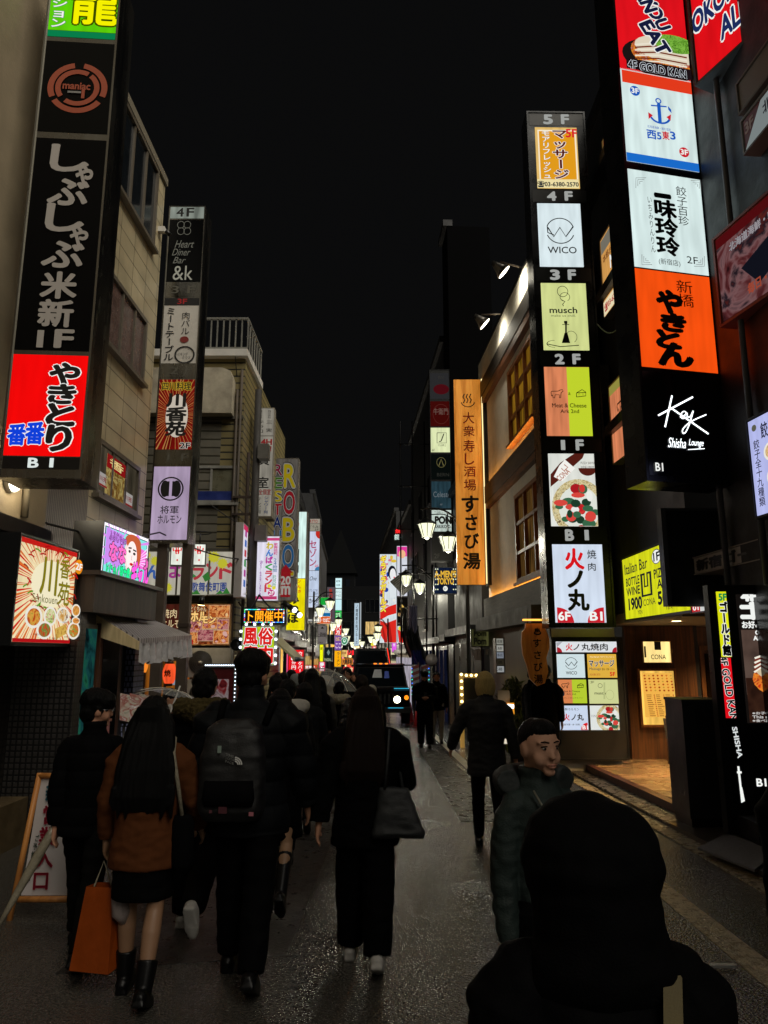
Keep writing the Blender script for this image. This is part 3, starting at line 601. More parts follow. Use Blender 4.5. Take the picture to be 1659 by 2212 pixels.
OLV = ink('#8d8418', .8); s.text('川', (.24, .16, .52, .52), OLV, .03).text('香', (.56, .13, .74, .33), OLV, .02).text('苑', (.55, .37, .77, .61), OLV, .02).text('Senkouen', (.12, .53, .55, .61), ink('#6f6a20', .8)).disc((.78, .52, .85, .57), OLV, 16, 0, 360, .8).text('R', (.797, .53, .833, .56), OLV)
s.disc((.82, .09, .98, .25), ink('#e88a12')).text('2F', (.835, .135, .965, .205), KW, .03)
for i, (b_, c) in enumerate((((.02, .65, .3, .87), ('#8f2a12', '#c85a1e', '#e0a848', '#6b8a2a')), ((.32, .64, .54, .84), ('#4f8a2a', '#b8c86a', '#e8e0b8', '#c03a20')), ((.53, .63, .78, .8), ('#a0521e', '#e0b060', '#f0e4c8', '#6b2a12')), ((.8, .58, .98, .72), ('#c87a28', '#e8a850', '#a04a1a')), ((.2, .79, .47, .97), ('#a02a18', '#c8502a', '#5a8a3a', '#e0a070')), ((.74, .77, .99, .96), ('#b83a1a', '#e0702a', '#7a9a3a', '#f0c080')), ((.8, .72, .97, .8), ('#d8702a', '#f0a850', '#b04a1a')))): s.dish(b_, c, i + 1)
s.poly([(.5, .86), (.7, .8), (.72, .9), (.53, .97)], picmat(('#b8862a', '#e0b858', '#9a641c'), .9, 9, 3))
for i, (x, y) in enumerate(((.36, .77), (.62, .79), (.86, .76), (.13, .93), (.44, .96), (.66, .94), (.88, .97))): s.text('本格四川'[:3 + i % 2], (x, y-.012, x+.1, y+.006), ink('#4a2a1a'))
# posters in the lowest window of the tiled building
for (x0, y0, x1, y1, k) in ((209, 1016, 226, 1056, 0), (265, 1060, 281, 1098, 0), (228, 978, 261, 1100, 1)):
    ua, vb = TILEB.uv(x0, y0); uc, va = TILEB.uv(x1, y1 - (y1-y0)*.0); q = MB(); y = -.03
    q.quad((ua, y, va), (uc, y, va), (uc, y, vb), (ua, y, vb), picmat(('#c8a850', '#7a4a1c', '#e0c878', '#3a2a18'), .45, 5, 3) if k else em('#cfc9c4', .5))
    q.quad((ua, y-.003, va if not k else vb-(vb-va)*.3), (uc, y-.003, va if not k else vb-(vb-va)*.3), (uc, y-.003, va+(vb-va)*.14 if not k else vb), (ua, y-.003, va+(vb-va)*.14 if not k else vb), ink('#a01a1c', .6)); o = q.build('window_poster', TILEB.root)
    q = MB(); vs, fs = glyphs('川苑' if not k else '香', .02); a0, a1, b0, b1 = bbox(vs); q.add([(ua + (uc-ua)*(.12 + .76*(u-a0)/(a1-a0)), y-.006, va + (vb-va)*(.35 + .4*(v-b0)/(b1-b0)) if not k else vb - (vb-va)*(.25 - .2*(v-b0)/(b1-b0))) for u, v in vs], fs, ink('#8a1a1c', .7) if not k else ink('#f0d890', .8)); q.build('lettering', o)
# ---- left LED screen
s = S('video_screen', 'bright pink and turquoise video screen above the dark awning booth', 'screen', 217, 318, 1142, 1272, 8.42, 86, .35, BLACK, None, .012)
s.panel(None, None, em('#f6f2fb', 1.25)).rect((.03, .05, .97, .95), ink('#1a1420')).rect((.045, .065, .955, .935), ink('#7fe3de', 1.1)).rays((.3, .35), 18, ink('#d98ae8', 1.1), .1, 1, 2).poly([(.05, .07), (.4, .1), (.44, .3), (.4, .6), (.28, .72), (.16, .62), (.05, .7)], ink('#c889ea', 1.1)).poly([(.62, .2), (.95, .25), (.95, .6), (.7, .6)], ink('#ef6fd6', 1.1))
for i in range(6): s.poly([(.68, .5), (.95, .2+.07*i), (.95, .225+.07*i)], ink('#fbd3f4', 1.2))
# generic comic face
s.disc((.42, .1, .74, .74), ink('#f6d8d8', 1.1)).disc((.6, .06, .8, .62), ink('#c9603a')).disc((.42, .04, .78, .3), ink('#c9603a')).disc((.46, .16, .7, .7), ink('#fbe6e4', 1.15)).disc((.5, .33, .55, .38), K).disc((.6, .35, .66, .4), K).line([(.49, .3), (.56, .29)], .02, K).line([(.59, .31), (.67, .32)], .02, K).disc((.53, .55, .61, .6), RED).line([(.57, .42), (.56, .49), (.58, .5)], .01, ink('#b06a6a'))
s.text('ふるむゃem', (.07, .12, .42, .28), ink('#c070e0'), .02, (K, .05)).text('なな', (.09, .31, .42, .6), ink('#f46ac0', 1.2), .05, (K, .05)).text('とにかく努力家の', (.04, .66, .6, .92), ink('#1fe08a', 1.2), .05, (K, .05)).text('ギャル', (.57, .52, .96, .93), ink('#fa5ad8', 1.2), .06, (K, .05)).text('♪', (.84, .4, .94, .6), ink('#f46ac0'), .02, (K, .04))
# ---- playroom sign board across the siding house
YB = 15.98
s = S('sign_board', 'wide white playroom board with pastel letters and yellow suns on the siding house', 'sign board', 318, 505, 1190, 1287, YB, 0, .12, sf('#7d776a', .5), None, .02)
s.panel(None, None, em('#d8d2c0', .6, .08)); PA = ['#3a63b0', '#a43a8a', '#3a8a4a', '#b83a44']  # board and letters glow, standing in for spill light falling on them
for c, b, i in (('ん', (317, 1218, 347, 1250), 0), ('ぱ', (356, 1216, 392, 1248), 1), ('く', (404, 1218, 426, 1250), 2), ('ラ', (414, 1218, 440, 1252), 3), ('ン', (445, 1218, 470, 1250), 3), ('ド', (475, 1216, 502, 1250), 3)): s.text(c, b, ink(PA[i], .75), .035)
s.text('歌舞伎町園', (414, 1258, 489, 1278), ink('#1f3f8a', .75), .02)
for x, y, r in ((336, 1212, 9), (463, 1204, 11), (482, 1218, 10), (364, 1270, 9), (322, 1200, 6)):
    s.disc((x-r, y-r, x+r, y+r), ink('#d8d23a', .7), 12); [s.line([(x, y), (x + r*1.25*math.cos(k*.52), y + r*1.25*math.sin(k*.52))], .02, ink('#d8d23a', .7)) for k in range(12)]
s.poly([(408, 1285), (412, 1274), (420, 1281), (428, 1275), (436, 1285)], ink('#3f8a3c', .6)).poly([(468, 1285), (478, 1276), (484, 1282), (492, 1270), (500, 1284)], ink('#3f8a3c', .6)).poly([(440, 1246), (452, 1236), (458, 1252), (446, 1258)], ink('#3f8a3c', .6))
u = MB(); [u.box(s.uv(x, 1240)[0]-.02, s.uv(x, 1240)[0]+.02, -.03, -.02, .02, s.H-.02, sf('#8a857a', .5)) for x in (345, 383, 404, 452, 503)]; u.build('frame_bar', s.root)
s = S('sign_board', 'brown grilled offal shop board with cream lettering behind the two poles', 'sign board', 318, 403, 1304, 1392, YB, 0, .12, sf('#6a4a30', .5), None, .015)
s.panel(None, None, em('#53241a', .7, .3)); CR = ink('#e8cfa0', .8)
s.text('恵比寿', (320, 1318, 334, 1362), CR, .0, None, True).text('焼肉', (350, 1316, 382, 1335), CR, .01).text('ホルモン', (348, 1339, 404, 1356), CR, .01).text('ちゃん', (345, 1362, 400, 1396), CR, .03)
s = S('sign_board', 'grilled meat photo board with orange lettering under the playroom board', 'sign board', 404, 498, 1304, 1394, YB, 0, .12, sf('#b08a55', .5), None, .02)
s.panel(None, None, picmat(('#2a100a', '#7a3418', '#b86a34', '#4a1c10'), .8, 5, 2, True, 3))
for i, b in enumerate(((452, 1308, 496, 1334), (411, 1342, 440, 1365), (438, 1336, 472, 1358), (470, 1338, 494, 1360), (404, 1366, 428, 1390), (428, 1360, 466, 1384), (462, 1362, 494, 1390))):
    s.rect((b[0]-1, b[1]-1, b[2]+1, b[3]+1), ink('#d8b890', .7)); s.rect(b, picmat((('#5a1e0e', '#c05a28', '#f0a860', '#8a3218'), ('#5a2430', '#a05058', '#d08c88', '#6a2c34'))[i % 2], .8, 6, i, False, 3))
for i in range(46):
    b = ((452, 1308, 496, 1334), (411, 1342, 440, 1365), (438, 1336, 472, 1358), (470, 1338, 494, 1360), (428, 1360, 466, 1384), (462, 1362, 494, 1390))[i % 6]; rr = random.Random(i); w, h = rr.uniform(2, 5), rr.uniform(1.5, 4); x, y = rr.uniform(b[0]+w, b[2]-w), rr.uniform(b[1]+h, b[3]-h)
    s.disc((x-w, y-h, x+w, y+h), ink(rr.choice((('#e8a060', '#b85a24', '#f4c890', '#7a2a10'), ('#c87878', '#8a3a44', '#e0b0a8', '#a04a58'))[(0, 0, 1, 0, 1, 1)[i % 6]]), .8), 9)
s.text('とくちゃん', (415, 1310, 448, 1322), CR, .02, (ink('#3a1a0c'), .04)).text('ホル', (416, 1322, 448, 1342), ink('#f6c87a'), .05, (ink('#3a1a0c'), .05)).text('モン', (438, 1332, 468, 1346), ink('#f6c87a'), .05, (ink('#3a1a0c'), .05)).rect((404, 1382, 420, 1392), ink('#b01414', .8))
# lantern boxes with a red flame face
for px, lab in ((383, 'white lantern box hanging left of the steel pole'), (430, 'white lantern box hanging under a hoop right of the steel pole')):
    s = S('lantern_box', lab, 'lantern', px-15, px+15, 1174, 1222, 15.4, 12, .22, sf('#4a4640', .5), 'white lantern boxes over the meat shop', .02)
    s.panel(None, None, em('#eef2e6', 1.1, .2))
    for k in (-1, 1): s.line([(px+k*2, 1197), (px+k*4, 1188), (px+k*8, 1190), (px+k*9, 1184)], .03, RED); s.line([(px+k, 1192), (px+k*3, 1180)], .025, RED)
    s.disc((px-2, 1208, px+2, 1212), RED)
    b = MB(); b.tube([(0, .1, s.H), (0, .1, s.H+.25)], .015, DSTEEL, 6); b.tube([(.22*math.cos(k*.52), .1+.22*math.sin(k*.52), s.H+.25) for k in range(13)], .012, DSTEEL, 6, False); b.build('hanger', s.root)
s = S('corner_sign', 'pale blank-faced sign box on the corner of the siding house', 'sign', 507, 523, 1128, 1290, 15.5, 0, .55, sf('#b9b3b0', .5, .1), None, 0)
b = MB(); w = s.W/2 + .003; b.quad((w, .03, .03), (w, .53, .03), (w, .53, s.H-.03), (w, .03, s.H-.03), em('#eee9f4', .9, .2)); o = b.build('panel', s.root)
b = MB(); w += .003; b.quad((w, .03, s.H-.15), (w, .53, s.H-.15), (w, .53, s.H-.03), (w, .03, s.H-.03), ink('#c0305a')); [b.quad((w, .2, .25+.22*k), (w, .42, .25+.22*k), (w, .42, .4+.22*k), (w, .2, .4+.22*k), ink(PA[k % 4])) for k in range(6)]; b.build('lettering', o)
# ---- rental room sign
IV = em('#c9c2b2', .42, .2)  # unlit sign face; weak glow stands in for light from its neighbours
s = S('projecting_sign', 'tall ivory room rental sign with red 24H lettering projecting over the street', 'sign', 549, 590, 881, 1116, 17, 2, .28, sf('#8f897c', .5), None, .015)
s.panel(None, None, IV); s.text('株式会社', (579, 886, 586, 904), K, 0, None, True).text('三 実', (575, 908, 588, 934), K, .01, None, True).text('株式会社', (560, 886, 567, 904), K, 0, None, True).text('テラコ', (558, 908, 570, 936), K, .01, None, True)
s.line([(549, 942), (590, 942)], .02, sf('#6a655a', .5)).text('24H', (555, 949, 587, 961), sf('#b01a22', .5), .04).text('OK!', (558, 964, 586, 975), sf('#b01a22', .5), .03).text('貸', (558, 981, 582, 1005), K, .02).text('室', (556, 1031, 580, 1054), K, .02).text('完全個室', (550, 1057, 585, 1069), sf('#b01a22', .5), .02).text('テレビ有', (555, 1074, 565, 1110), K, 0, None, True).text('シャワー有', (570, 1072, 580, 1110), sf('#1c3f8a', .5), .01, None, True)
# ---- restaurant sign
s = S('projecting_sign', 'tall grey restaurant sign with outlined multicoloured capitals and a red arrow', 'sign', 588, 642, 990, 1298, 21.4, 0, .4, sf('#6d675f', .5, .2), None, .02)
s.panel(None, None, em('#8f877d', .32, .3)); cc = {'r': '#a8222c', 'y': '#c9b21c', 'b': '#2f6aa0', 'g': '#4a7a2a', 'n': '#1c2f6a', 'm': '#8a2442'}
for i, (c, k) in enumerate(zip('ROBOT', 'yrybY'.lower())):
    x = 614 - i*1.2; s.text(c, (x, 1004 + i*58, x + 24, 1052 + i*58), em(cc[k], .6, 0, False), .02, (ink('#d8d4cc', .5), .05)) if False else None
    s.text(c, (x, 1004 + i*58, x + 24, 1052 + i*58), INK, .09); s.text(c, (x, 1004 + i*58, x + 24, 1052 + i*58), ink('#b9b4aa', .35), .06); s.text(c, (x, 1004 + i*58, x + 24, 1052 + i*58), ink(cc[k], .42), .02)
for i, (c, k) in enumerate(zip('RESTAURANT', 'mgyrnbynby')):
    x = 593 - i*.5; y = 1004 + i*28.5
    if y < 1255: s.text(c, (x, y, x + 17, y + 23), INK, .09); s.text(c, (x, y, x + 17, y + 23), ink('#b9b4aa', .4), .055); s.text(c, (x, y, x + 17, y + 23), ink(cc[k], .4), .02)
AR = ink('#a01c24', .6); s.poly([(603, 1238), (618, 1220), (633, 1238)], AR).rect((607, 1238, 628, 1290), AR).text('20', (607, 1246, 628, 1263), ink('#c9c4ba', .5), .04).text('m', (609, 1267, 627, 1284), ink('#c9c4ba', .5), .04)
# ---- pink playroom sign
s = S('projecting_sign', 'glowing white and pink playroom sign with a column of phone digits', 'sign', 547, 604, 1157, 1299, 16.3, 0, .25, sf('#8a8580', .5), None, .02)
s.panel(None, None, em('#e4e0f0', 1.0, .15)).rect((552, 1162, 606, 1168), ink('#c8407a')).rect((545, 1288, 598, 1295), ink('#b83a6a'))
for i, (c, h) in enumerate(zip('わんぱくランド', ('#c9b236', '#3f7ac8', '#b83a9a', '#3a9a4a', '#c83a4a', '#c83a4a', '#c83a4a'))): s.text(c, (576 - i*.6, 1172 + i*15.4, 590 - i*.6, 1186 + i*15.4), ink(h), .05)
s.text('歌舞伎町', (592, 1173, 600, 1199), ink('#c8307a'), .02, None, True).text('24時間', (590, 1206, 599, 1236), ink('#2f6a9a'), .01, None, True).text('託児所', (589, 1242, 597, 1268), ink('#2f9a6a'), .01, None, True).text('☎03-6457-3978', (560, 1211, 566, 1286), ink('#8a3f9a'), .01, None, True).disc((579, 1274, 594, 1288), ink('#c02a7a')).text('2F', (581, 1277, 592, 1285), KW, .02).disc((578, 1262, 586, 1270), ink('#d8d23a')).disc((588, 1266, 596, 1274), ink('#d8d23a'))
# ---- LED ticker and lime board
s = S('ticker_sign', 'orange dot matrix ticker in a frame of coloured bulbs above the lime board', 'sign', 524, 618, 1312, 1349, 15.0, 0, .25, BLACK, None, .02)
s.panel(None, None, sf('#120c06', .3)); s.text('ト開催中', (536, 1319, 610, 1342), ink('#ffa01e', 1.6), .01); b = MB(); rnd = random.Random(2)
hw, hh = s.W/2 - .045, s.H - .045
for i in range(34):
    for z in (.045, hh): b.ball((-hw + 2*hw*i/33, -.022, z), .012, ink(rnd.choice(('#5cf08a', '#f04a3a', '#e8f4ff', '#4a6af0', '#38e0d0')), 1.6), 6)
for i in range(10):
    for x in (-hw, hw): b.ball((x, -.022, .06 + (hh-.06)*i/9), .012, ink(rnd.choice(('#5cf08a', '#f04a3a', '#e8f4ff', '#4a6af0')), 1.6), 6)
b.build('bulb', s.root)
s = S('lime_board', 'lime green board with four big red characters ringed by white bulbs', 'sign', 522, 594, 1352, 1438, 15.0, 0, .3, sf('#c9cdd0', .4), None, .02)
s.panel(None, None, em('#b7d811', 1.0, .12))
for c, b in zip('風俗案内', ((527, 1357, 556, 1392), (559, 1357, 589, 1392), (527, 1395, 556, 1432), (559, 1395, 589, 1432))): s.text(c, b, INK, .11); s.text(c, b, KW, .085); s.text(c, b, ink('#dc1a16'), .035)
b = MB(); w = s.W/2
for i in range(5):
    for x in (-w-.02, w+.02): b.ball((x, -.03, s.H*(i+.3)/5), .03, em('#e6f2ff', 3), 8)
for i in range(4): b.ball((-w + 2*w*(i+.5)/4, -.03, s.H+.03), .03, em('#e6f2ff', 3), 8)
b.build('bulb', s.root)
s = S('lime_strip', 'narrow lime lightbox post with white bulbs below the four character board', 'sign', 507, 523, 1441, 1540, 14.6, 0, .3, sf('#c9cdd0', .4), None, .015)
s.panel(None, None, em('#b0e010', 1.05, .15)).text('無料', (510, 1480, 520, 1510), RED, .04, (KW, .05), True)
b = MB(); [b.ball((s.W/2+.02, -.02, s.H*(i+.3)/6), .022, em('#d6ecff', 3), 8) for i in range(6)]; b.build('bulb', s.root)
# ---- skewer restaurant
s = S('projecting_sign', 'white over yellow skewer restaurant sign, brightest of the left row', 'sign', 620, 661, 1105, 1362, 26.4, -2, .4, sf('#77736c', .4), None, .02)
s.panel(1106, 1249, em('#d3efe8', 1.05, .2)).text('名物串カツ', (630, 1113, 646, 1182), ink('#b81a20'), .02, None, True).text('田中', (628, 1184, 646, 1246), K, .03, None, True)
s.panel(1250, 1361, em('#ecdc0a', 1.0, .1)).text('ルモン', (625, 1252, 650, 1259), RED, .02).text('さとん', (625, 1263, 650, 1271), RED, .02).text('つ焼き', (625, 1274, 650, 1281), RED, .02).text('みつぼ', (622, 1284, 645, 1346), K, .05, None, True)
# ---- stacked floor signs
s = S('projecting_sign', 'stacked pale floor signs with a red sun shape beside the yellow skewer sign', 'sign', 667, 690, 1120, 1345, 36, -2, .45, sf('#77736c', .4), None, .02)
s.panel(1121, 1131, em('#c9bfae', .55)).text('GATTO', (664, 1123, 686, 1130), ink('#a02a20', .7), .01)
s.panel(1132, 1147, em('#bfb9a6', .55)).text('どうみ', (667, 1135, 688, 1141), K, .01).text('5F', (680, 1142, 689, 1146), K)
s.panel(1148, 1232, em('#cfd6ee', .95, .1)).disc((682, 1140, 702, 1164), ink('#c02a20')).text('セゾン', (668, 1166, 684, 1224), ink('#a8345a'), .02, None, True).text('4F', (680, 1220, 688, 1226), RED).disc((680, 1224, 696, 1240), ink('#3a7aa8'))
s.panel(1233, 1288, em('#c4d2ea', .95, .1)).text('One', (669, 1245, 684, 1254), K, 0, shear=.4).text('3F', (680, 1280, 687, 1285), ink('#6a7a9a')).text('272-0781', (666, 1273, 687, 1278), ink('#6a7a9a'))
s.panel(1289, 1312, em('#cddaf0', .95, .1)).text('カペペ', (668, 1293, 686, 1303), K, .03).text('2F', (679, 1305, 687, 1310), K)
s.panel(1313, 1344, sf('#0d0c0d', .4)).disc((676, 1321, 686, 1332), KW).text('2F', (678, 1324, 684, 1329), K).text('moon walk', (666, 1336, 688, 1342), KW, .01)
s = S('projecting_sign', 'convenience shop sign in green, white, blue and orange left of the street', 'sign', 686, 714, 1290, 1348, 37, 0, .3, sf('#77736c', .4), None, .015)
s.panel(1291, 1307, em('#18a83a', .9)); s.panel(1307, 1324, em('#cfe6e2', .9)).text('FamilyMart', (687, 1312, 713, 1319), ink('#0a6a9a'), .02); s.panel(1324, 1331, em('#0d6aa8', .9)); s.panel(1332, 1347, em('#e2622a', .9)).text('酒・たばこ', (688, 1335, 712, 1344), KW, .03)
# ---------------------------------------------------------------- far signs, left row
def far(label, xl, xr, yt, yb, Y, panels, name='projecting_sign', a=0, D=.3):
    s = S(name, label, 'sign', xl, xr, yt, yb, Y, a, D, sf('#55524d', .4), None, .02)
    for (y0, y1, m, tx) in panels:
        s.panel(y0, y1, m)
        for t in tx: s.text(*t)
    return s
V = True
far('unlit grey sign with a black kite mark and vertical script', 686, 706, 1351, 1392, 33, [(1351, 1392, em('#a9a09c', .35), [('Dogenzig', (693, 1359, 702, 1383), K, .02, None, False, -90), ('▲', (693, 1353, 700, 1358), K), ('161', (689, 1386, 697, 1390), K)])])  # unlit face; light falling on it is put in as a weak glow
far('glowing red karaoke bar sign with white lettering', 622, 657, 1403, 1457, 24, [(1403, 1457, em('#e6101c', 1.05, .1), [('カラオケバー', (644, 1407, 653, 1452), KW, .03, None, V), ('5F', (630, 1408, 640, 1415), KW, .03), ('60', (629, 1418, 640, 1426), KW, .03), ('分', (630, 1428, 639, 1435), KW, .02), ('円', (630, 1438, 639, 1446), KW, .02)])])
far('dim red lettered vertical sign behind the near left lamps', 706, 724, 1268, 1344, 44, [(1268, 1344, em('#8a7a86', .35), [('ROBO', (710, 1272, 720, 1310), ink('#b83a2a', .7), .06, None, V), ('RESTA', (710, 1312, 720, 1342), ink('#8a3a4a', .5), .03, None, V)])])
far('tall sign of white, green, red and purple panels down the left row', 723, 738, 1248, 1442, 47, [
    (1249, 1270, em('#cdeef2', 1.1), [('歌舞', (726, 1253, 735, 1258), K), ('会館', (726, 1261, 735, 1266), K)]), (1272, 1294, em('#d6eef0', 1.0), [('バーン', (725, 1276, 736, 1281), K, .01), ('サービス', (725, 1284, 736, 1289), K, .01)]), (1295, 1318, em('#c4e8ee', 1.1), []), (1319, 1344, em('#12c04a', 1.0), [('緑酒場', (726, 1322, 735, 1334), KW)]),
    (1350, 1371, em('#d8141c', 1.1), [('八方', (726, 1352, 735, 1370), KW, .04, None, V)]), (1373, 1404, em('#7a4aa8', .9), [('たばこ', (725, 1376, 736, 1384), ink('#f0c860'), .03), ('ここ', (725, 1390, 736, 1400), ink('#f0d8e8'), .03)]), (1406, 1440, em('#f0a80e', 1.1), [('ラーメン', (727, 1408, 734, 1438), K, .02, None, V)])])
s = S('round_sign', 'round green and white coffee shop sign on the left row', 'sign', 736, 752, 1375, 1394, 50, 0, .15, BLACK, None, 0); s.panel(None, None, sf('#15211c', .4)).disc((736.5, 1376, 751.5, 1393.5), em('#cfe9dc', 1.0, 0, False), 24, 0, 360, .78).disc((738.5, 1378, 749.5, 1391.5), ink('#1d8a58')).disc((741, 1380, 747, 1388), ink('#d6efe2')).disc((742.5, 1381, 745.5, 1385), ink('#1d8a58'))
far('tall pale blue sign of black characters standing over the far street', 765, 776, 1302, 1396, 66, [(1303, 1395, em('#bcd2e2', .95, .1), [('ノ焼肉叙々苑ブルース', (768, 1306, 773, 1392), K, .02, None, V)])])
far('narrow white sign just right of the tall pale blue one', 777, 780.5, 1300, 1392, 72, [(1301, 1391, em('#cfdbe2', .6), [])])
far('red neon characters over a restaurant at the far end', 746, 766, 1404, 1415, 70, [(1404, 1415, sf('#140606', .4), [('遊ノ金', (746, 1404.5, 766, 1414.5), ink('#f01a26', 1.5), .06)])])
far('lit yellow vertical banner on the left side of the street', 690, 699, 1392, 1430, 30, [(1392, 1430, em('#e6ea0c', 1.05), [('屋', (692, 1398, 697, 1404), INK)])])
s = far('pink glowing capsule sign above the crowd', 688, 703, 1429, 1450, 29, [(1429, 1450, em('#e83a6a', 1.1, .2), [('夢', (691, 1431, 700, 1440), KW, .03), ('店', (691, 1441, 700, 1449), KW, .03)])])
far('dark sign with pale bottle drawing on the left row', 699, 718, 1398, 1430, 40, [(1398, 1430, em('#1c2a2a', .5), [('PASSAL', (701, 1422, 716, 1428), ink('#c9d2a8', .7), .02), ('◆', (706, 1403, 713, 1416), ink('#9ab8b0', .5))])])
far('orange lit menu board low on the left row', 736, 750, 1404, 1420, 52, [(1404, 1420, em('#f2c878', 1.0, .3), [('居酒屋', (738, 1408, 748, 1413), ink('#8a4a1a'), .02)])])
far('amber lit shop board under the red neon', 737, 763, 1422, 1436, 60, [(1422, 1436, em('#f0923a', .8, .5), [('大衆酒場', (740, 1424, 760, 1434), K, .04)])])
far('yellow lit sign beside the red flag sign', 801, 809, 1376, 1395, 62, [(1376, 1395, em('#f0e23a', 1.1), [('占い', (803, 1378, 807, 1393), K, .02, None, V)])])
far('small red sign in the middle of the far street', 803, 813, 1395, 1408, 60, [(1395, 1408, em('#e8201c', 1.0), [('酒', (805, 1397, 811, 1406), KW, .02)])])
far('green lit board across the far street', 795, 832, 1419, 1427, 60, [(1419, 1427, em('#3fae4a', .9, .3), [('GAME', (805, 1420.5, 822, 1425.5), KW, .03)])])
far('pale yellow lit sign with an arrow on the far right row', 843, 860, 1400, 1416, 54, [(1400, 1416, em('#efe6b8', .9), [('→', (847, 1403, 856, 1412), K, .04)])])
far('magenta lit strip under the mural', 846, 857, 1385, 1408, 50, [(1385, 1408, em('#e25ae8', 1.0), [('夜', (849, 1390, 854, 1396), KW, .02)])])
far('row of small red and orange lit shop boards at street level left', 655, 686, 1436, 1446, 40, [(1436, 1446, em('#f04a1e', .9, .5), [('営業中', (660, 1438, 680, 1444), KW, .03)])])
far('red lit board near the end of the left row', 741, 768, 1440, 1452, 64, [(1440, 1452, em('#e82a3a', .9, .5), [('激安', (746, 1442, 762, 1450), ink('#f8e0a8'), .04)])])
# ---------------------------------------------------------------- right row
s = S('neon_sign', 'red and white neon barbecue sign high above the mural', 'sign', 850, 885, 1142, 1168, 48, 0, .15, BLACK, None, 0); s.panel(None, None, sf('#0a0a0c', .5)).text('焼 肉', (854, 1143, 882, 1152), ink('#ff2a2a', 1.3), .03).text('叙々苑', (852, 1154, 884, 1166), ink('#cfe6dc'), .03)
s = S('mural_sign', 'tall backlit comic style mural in red, white and blue on the right row', 'mural', 820, 857, 1197, 1389, 46, 0, .35, DSTEEL, None, .01)
s.panel(None, None, em('#dce6ea', .95, .1)); rnd = random.Random(9)
for i in range(26):
    x, y = rnd.uniform(822, 855), rnd.uniform(1200, 1310); w, h = rnd.uniform(2, 7), rnd.uniform(2, 6); s.disc((max(820.5, x-w), y-h, min(856.5, x+w), y+h), ink(rnd.choice(('#1c3fa8', '#e8c23a', '#d83a2a', '#f4f0e8', '#e07a9a', '#2a2a6a')), .9), 10)
s.poly([(838, 1225), (856, 1222), (856, 1290), (842, 1292)], ink('#e6eef2', .9)).disc((838, 1222, 856, 1252), ink('#141420')).disc((842, 1228, 855, 1254), ink('#f0f0f2', .95)).disc((850, 1246, 853, 1249), RED)
s.poly([(821, 1322), (840, 1310), (856, 1305), (856, 1325), (838, 1330), (821, 1340)], ink('#d8261e')).poly([(821, 1340), (835, 1346), (856, 1338), (856, 1388), (832, 1388), (821, 1370)], ink('#dc2a20')).poly([(838, 1345), (842, 1345), (848, 1388), (840, 1388)], ink('#a01a16')).poly([(824, 1350), (827, 1350), (836, 1388), (830, 1388)], ink('#a81c18'))
s.text('ギラギラガールズ', (822, 1200, 834, 1322), ink('#f2e24a'), .06, (ink('#b02a20'), .06), True)
s = S('side_mural', 'lower side piece of the comic style mural with a red swirl', 'mural', 858, 871, 1352, 1389, 45.6, 0, .2, DSTEEL, None, .01); s.panel(None, None, em('#d6dfe6', .9, .1)).poly([(858.5, 1360), (864, 1362), (870.5, 1380), (870.5, 1388), (862, 1388)], ink('#d8261e')).disc((860, 1353, 870, 1362), ink('#e8d23a'))
s = S('projecting_sign', 'pink and white lit poster panel beside the mural', 'sign', 857, 880, 1179, 1288, 42, 0, .25, BLACK, None, .015); s.panel(None, None, em('#dfe3ee', .9, .1)).rect((858, 1181, 879, 1202), ink('#e23a9a')).disc((861, 1188, 876, 1206), ink('#f0b88a')).text('STREET', (864, 1206, 868, 1232), ink('#c03a6a'), .02, None, V).text('D', (863, 1278, 869, 1286), K)
s = S('projecting_sign', 'black sign with a gold ace of spades below the pink poster panel', 'sign', 858, 881, 1290, 1346, 40, 0, .25, BLACK, None, .015); s.panel(None, None, em('#15120e', .5)).text('♠', (864, 1306, 874, 1322), ink('#d8b25a'), .02).text('KADONE', (860, 1324, 879, 1331), ink('#d8a86a'), .03)
# tall sign column on the right
s = S('sign_tower', 'dark far sign tower with one glowing cream panel, right of the lamps', 'sign tower', 930, 974, 798, 1212, 24.5, 0, .5, BLACK, TW, .02)
s.panel(806, 862, em('#4a4a4c', .3)).disc((936, 830, 970, 852), ink('#5a1018', .6)).text('SIN', (946, 812, 958, 819), INK, .0)
s.panel(867, 921, em('#5a120e', .45)).text('牛衛門', (936, 882, 968, 896), ink('#8a6a60', .5), .01).disc((935, 873, 970, 916), ink('#7a3a34', .5), 24, 0, 360, .96)
s.panel(924, 977, em('#dfe8b4', 1.0, .1)).line([(944, 935), (964, 935), (964, 957), (944, 957), (944, 935)], .02, K).text('J', (948, 937, 960, 955), K, 0, shear=.3).text('CLUB J', (946, 960, 962, 965), K).text('6F', (933, 970, 939, 975), K)
s.panel(981, 1036, em('#101614', .4)).disc((943, 988, 963, 1010), ink('#8a8250', .6), 24, 0, 360, .92).line([(948, 1006), (953, 992), (958, 1006)], .03, ink('#8a8250', .6)).text('BERN', (944, 1022, 970, 1029), ink('#3a3a34', .6))
s.panel(1040, 1098, em('#33505c', .5, .3)).text('Celeste', (936, 1062, 972, 1074), ink('#8a949a', .5)).text('4F', (950, 1088, 956, 1092), ink('#8a949a', .5))
s.panel(1102, 1148, em('#d6e6dc', .85, .2)).text('三人がいーしゃん', (938, 1104, 972, 1112), K, .01).text('PON', (940, 1116, 974, 1131), K, .06).text('-KABUKICHO-', (938, 1134, 974, 1141), K, .03)
s.panel(1152, 1208, sf('#0a0a0b', .4)).text('2F', (938, 1196, 950, 1206), sf('#5a5a58', .5))
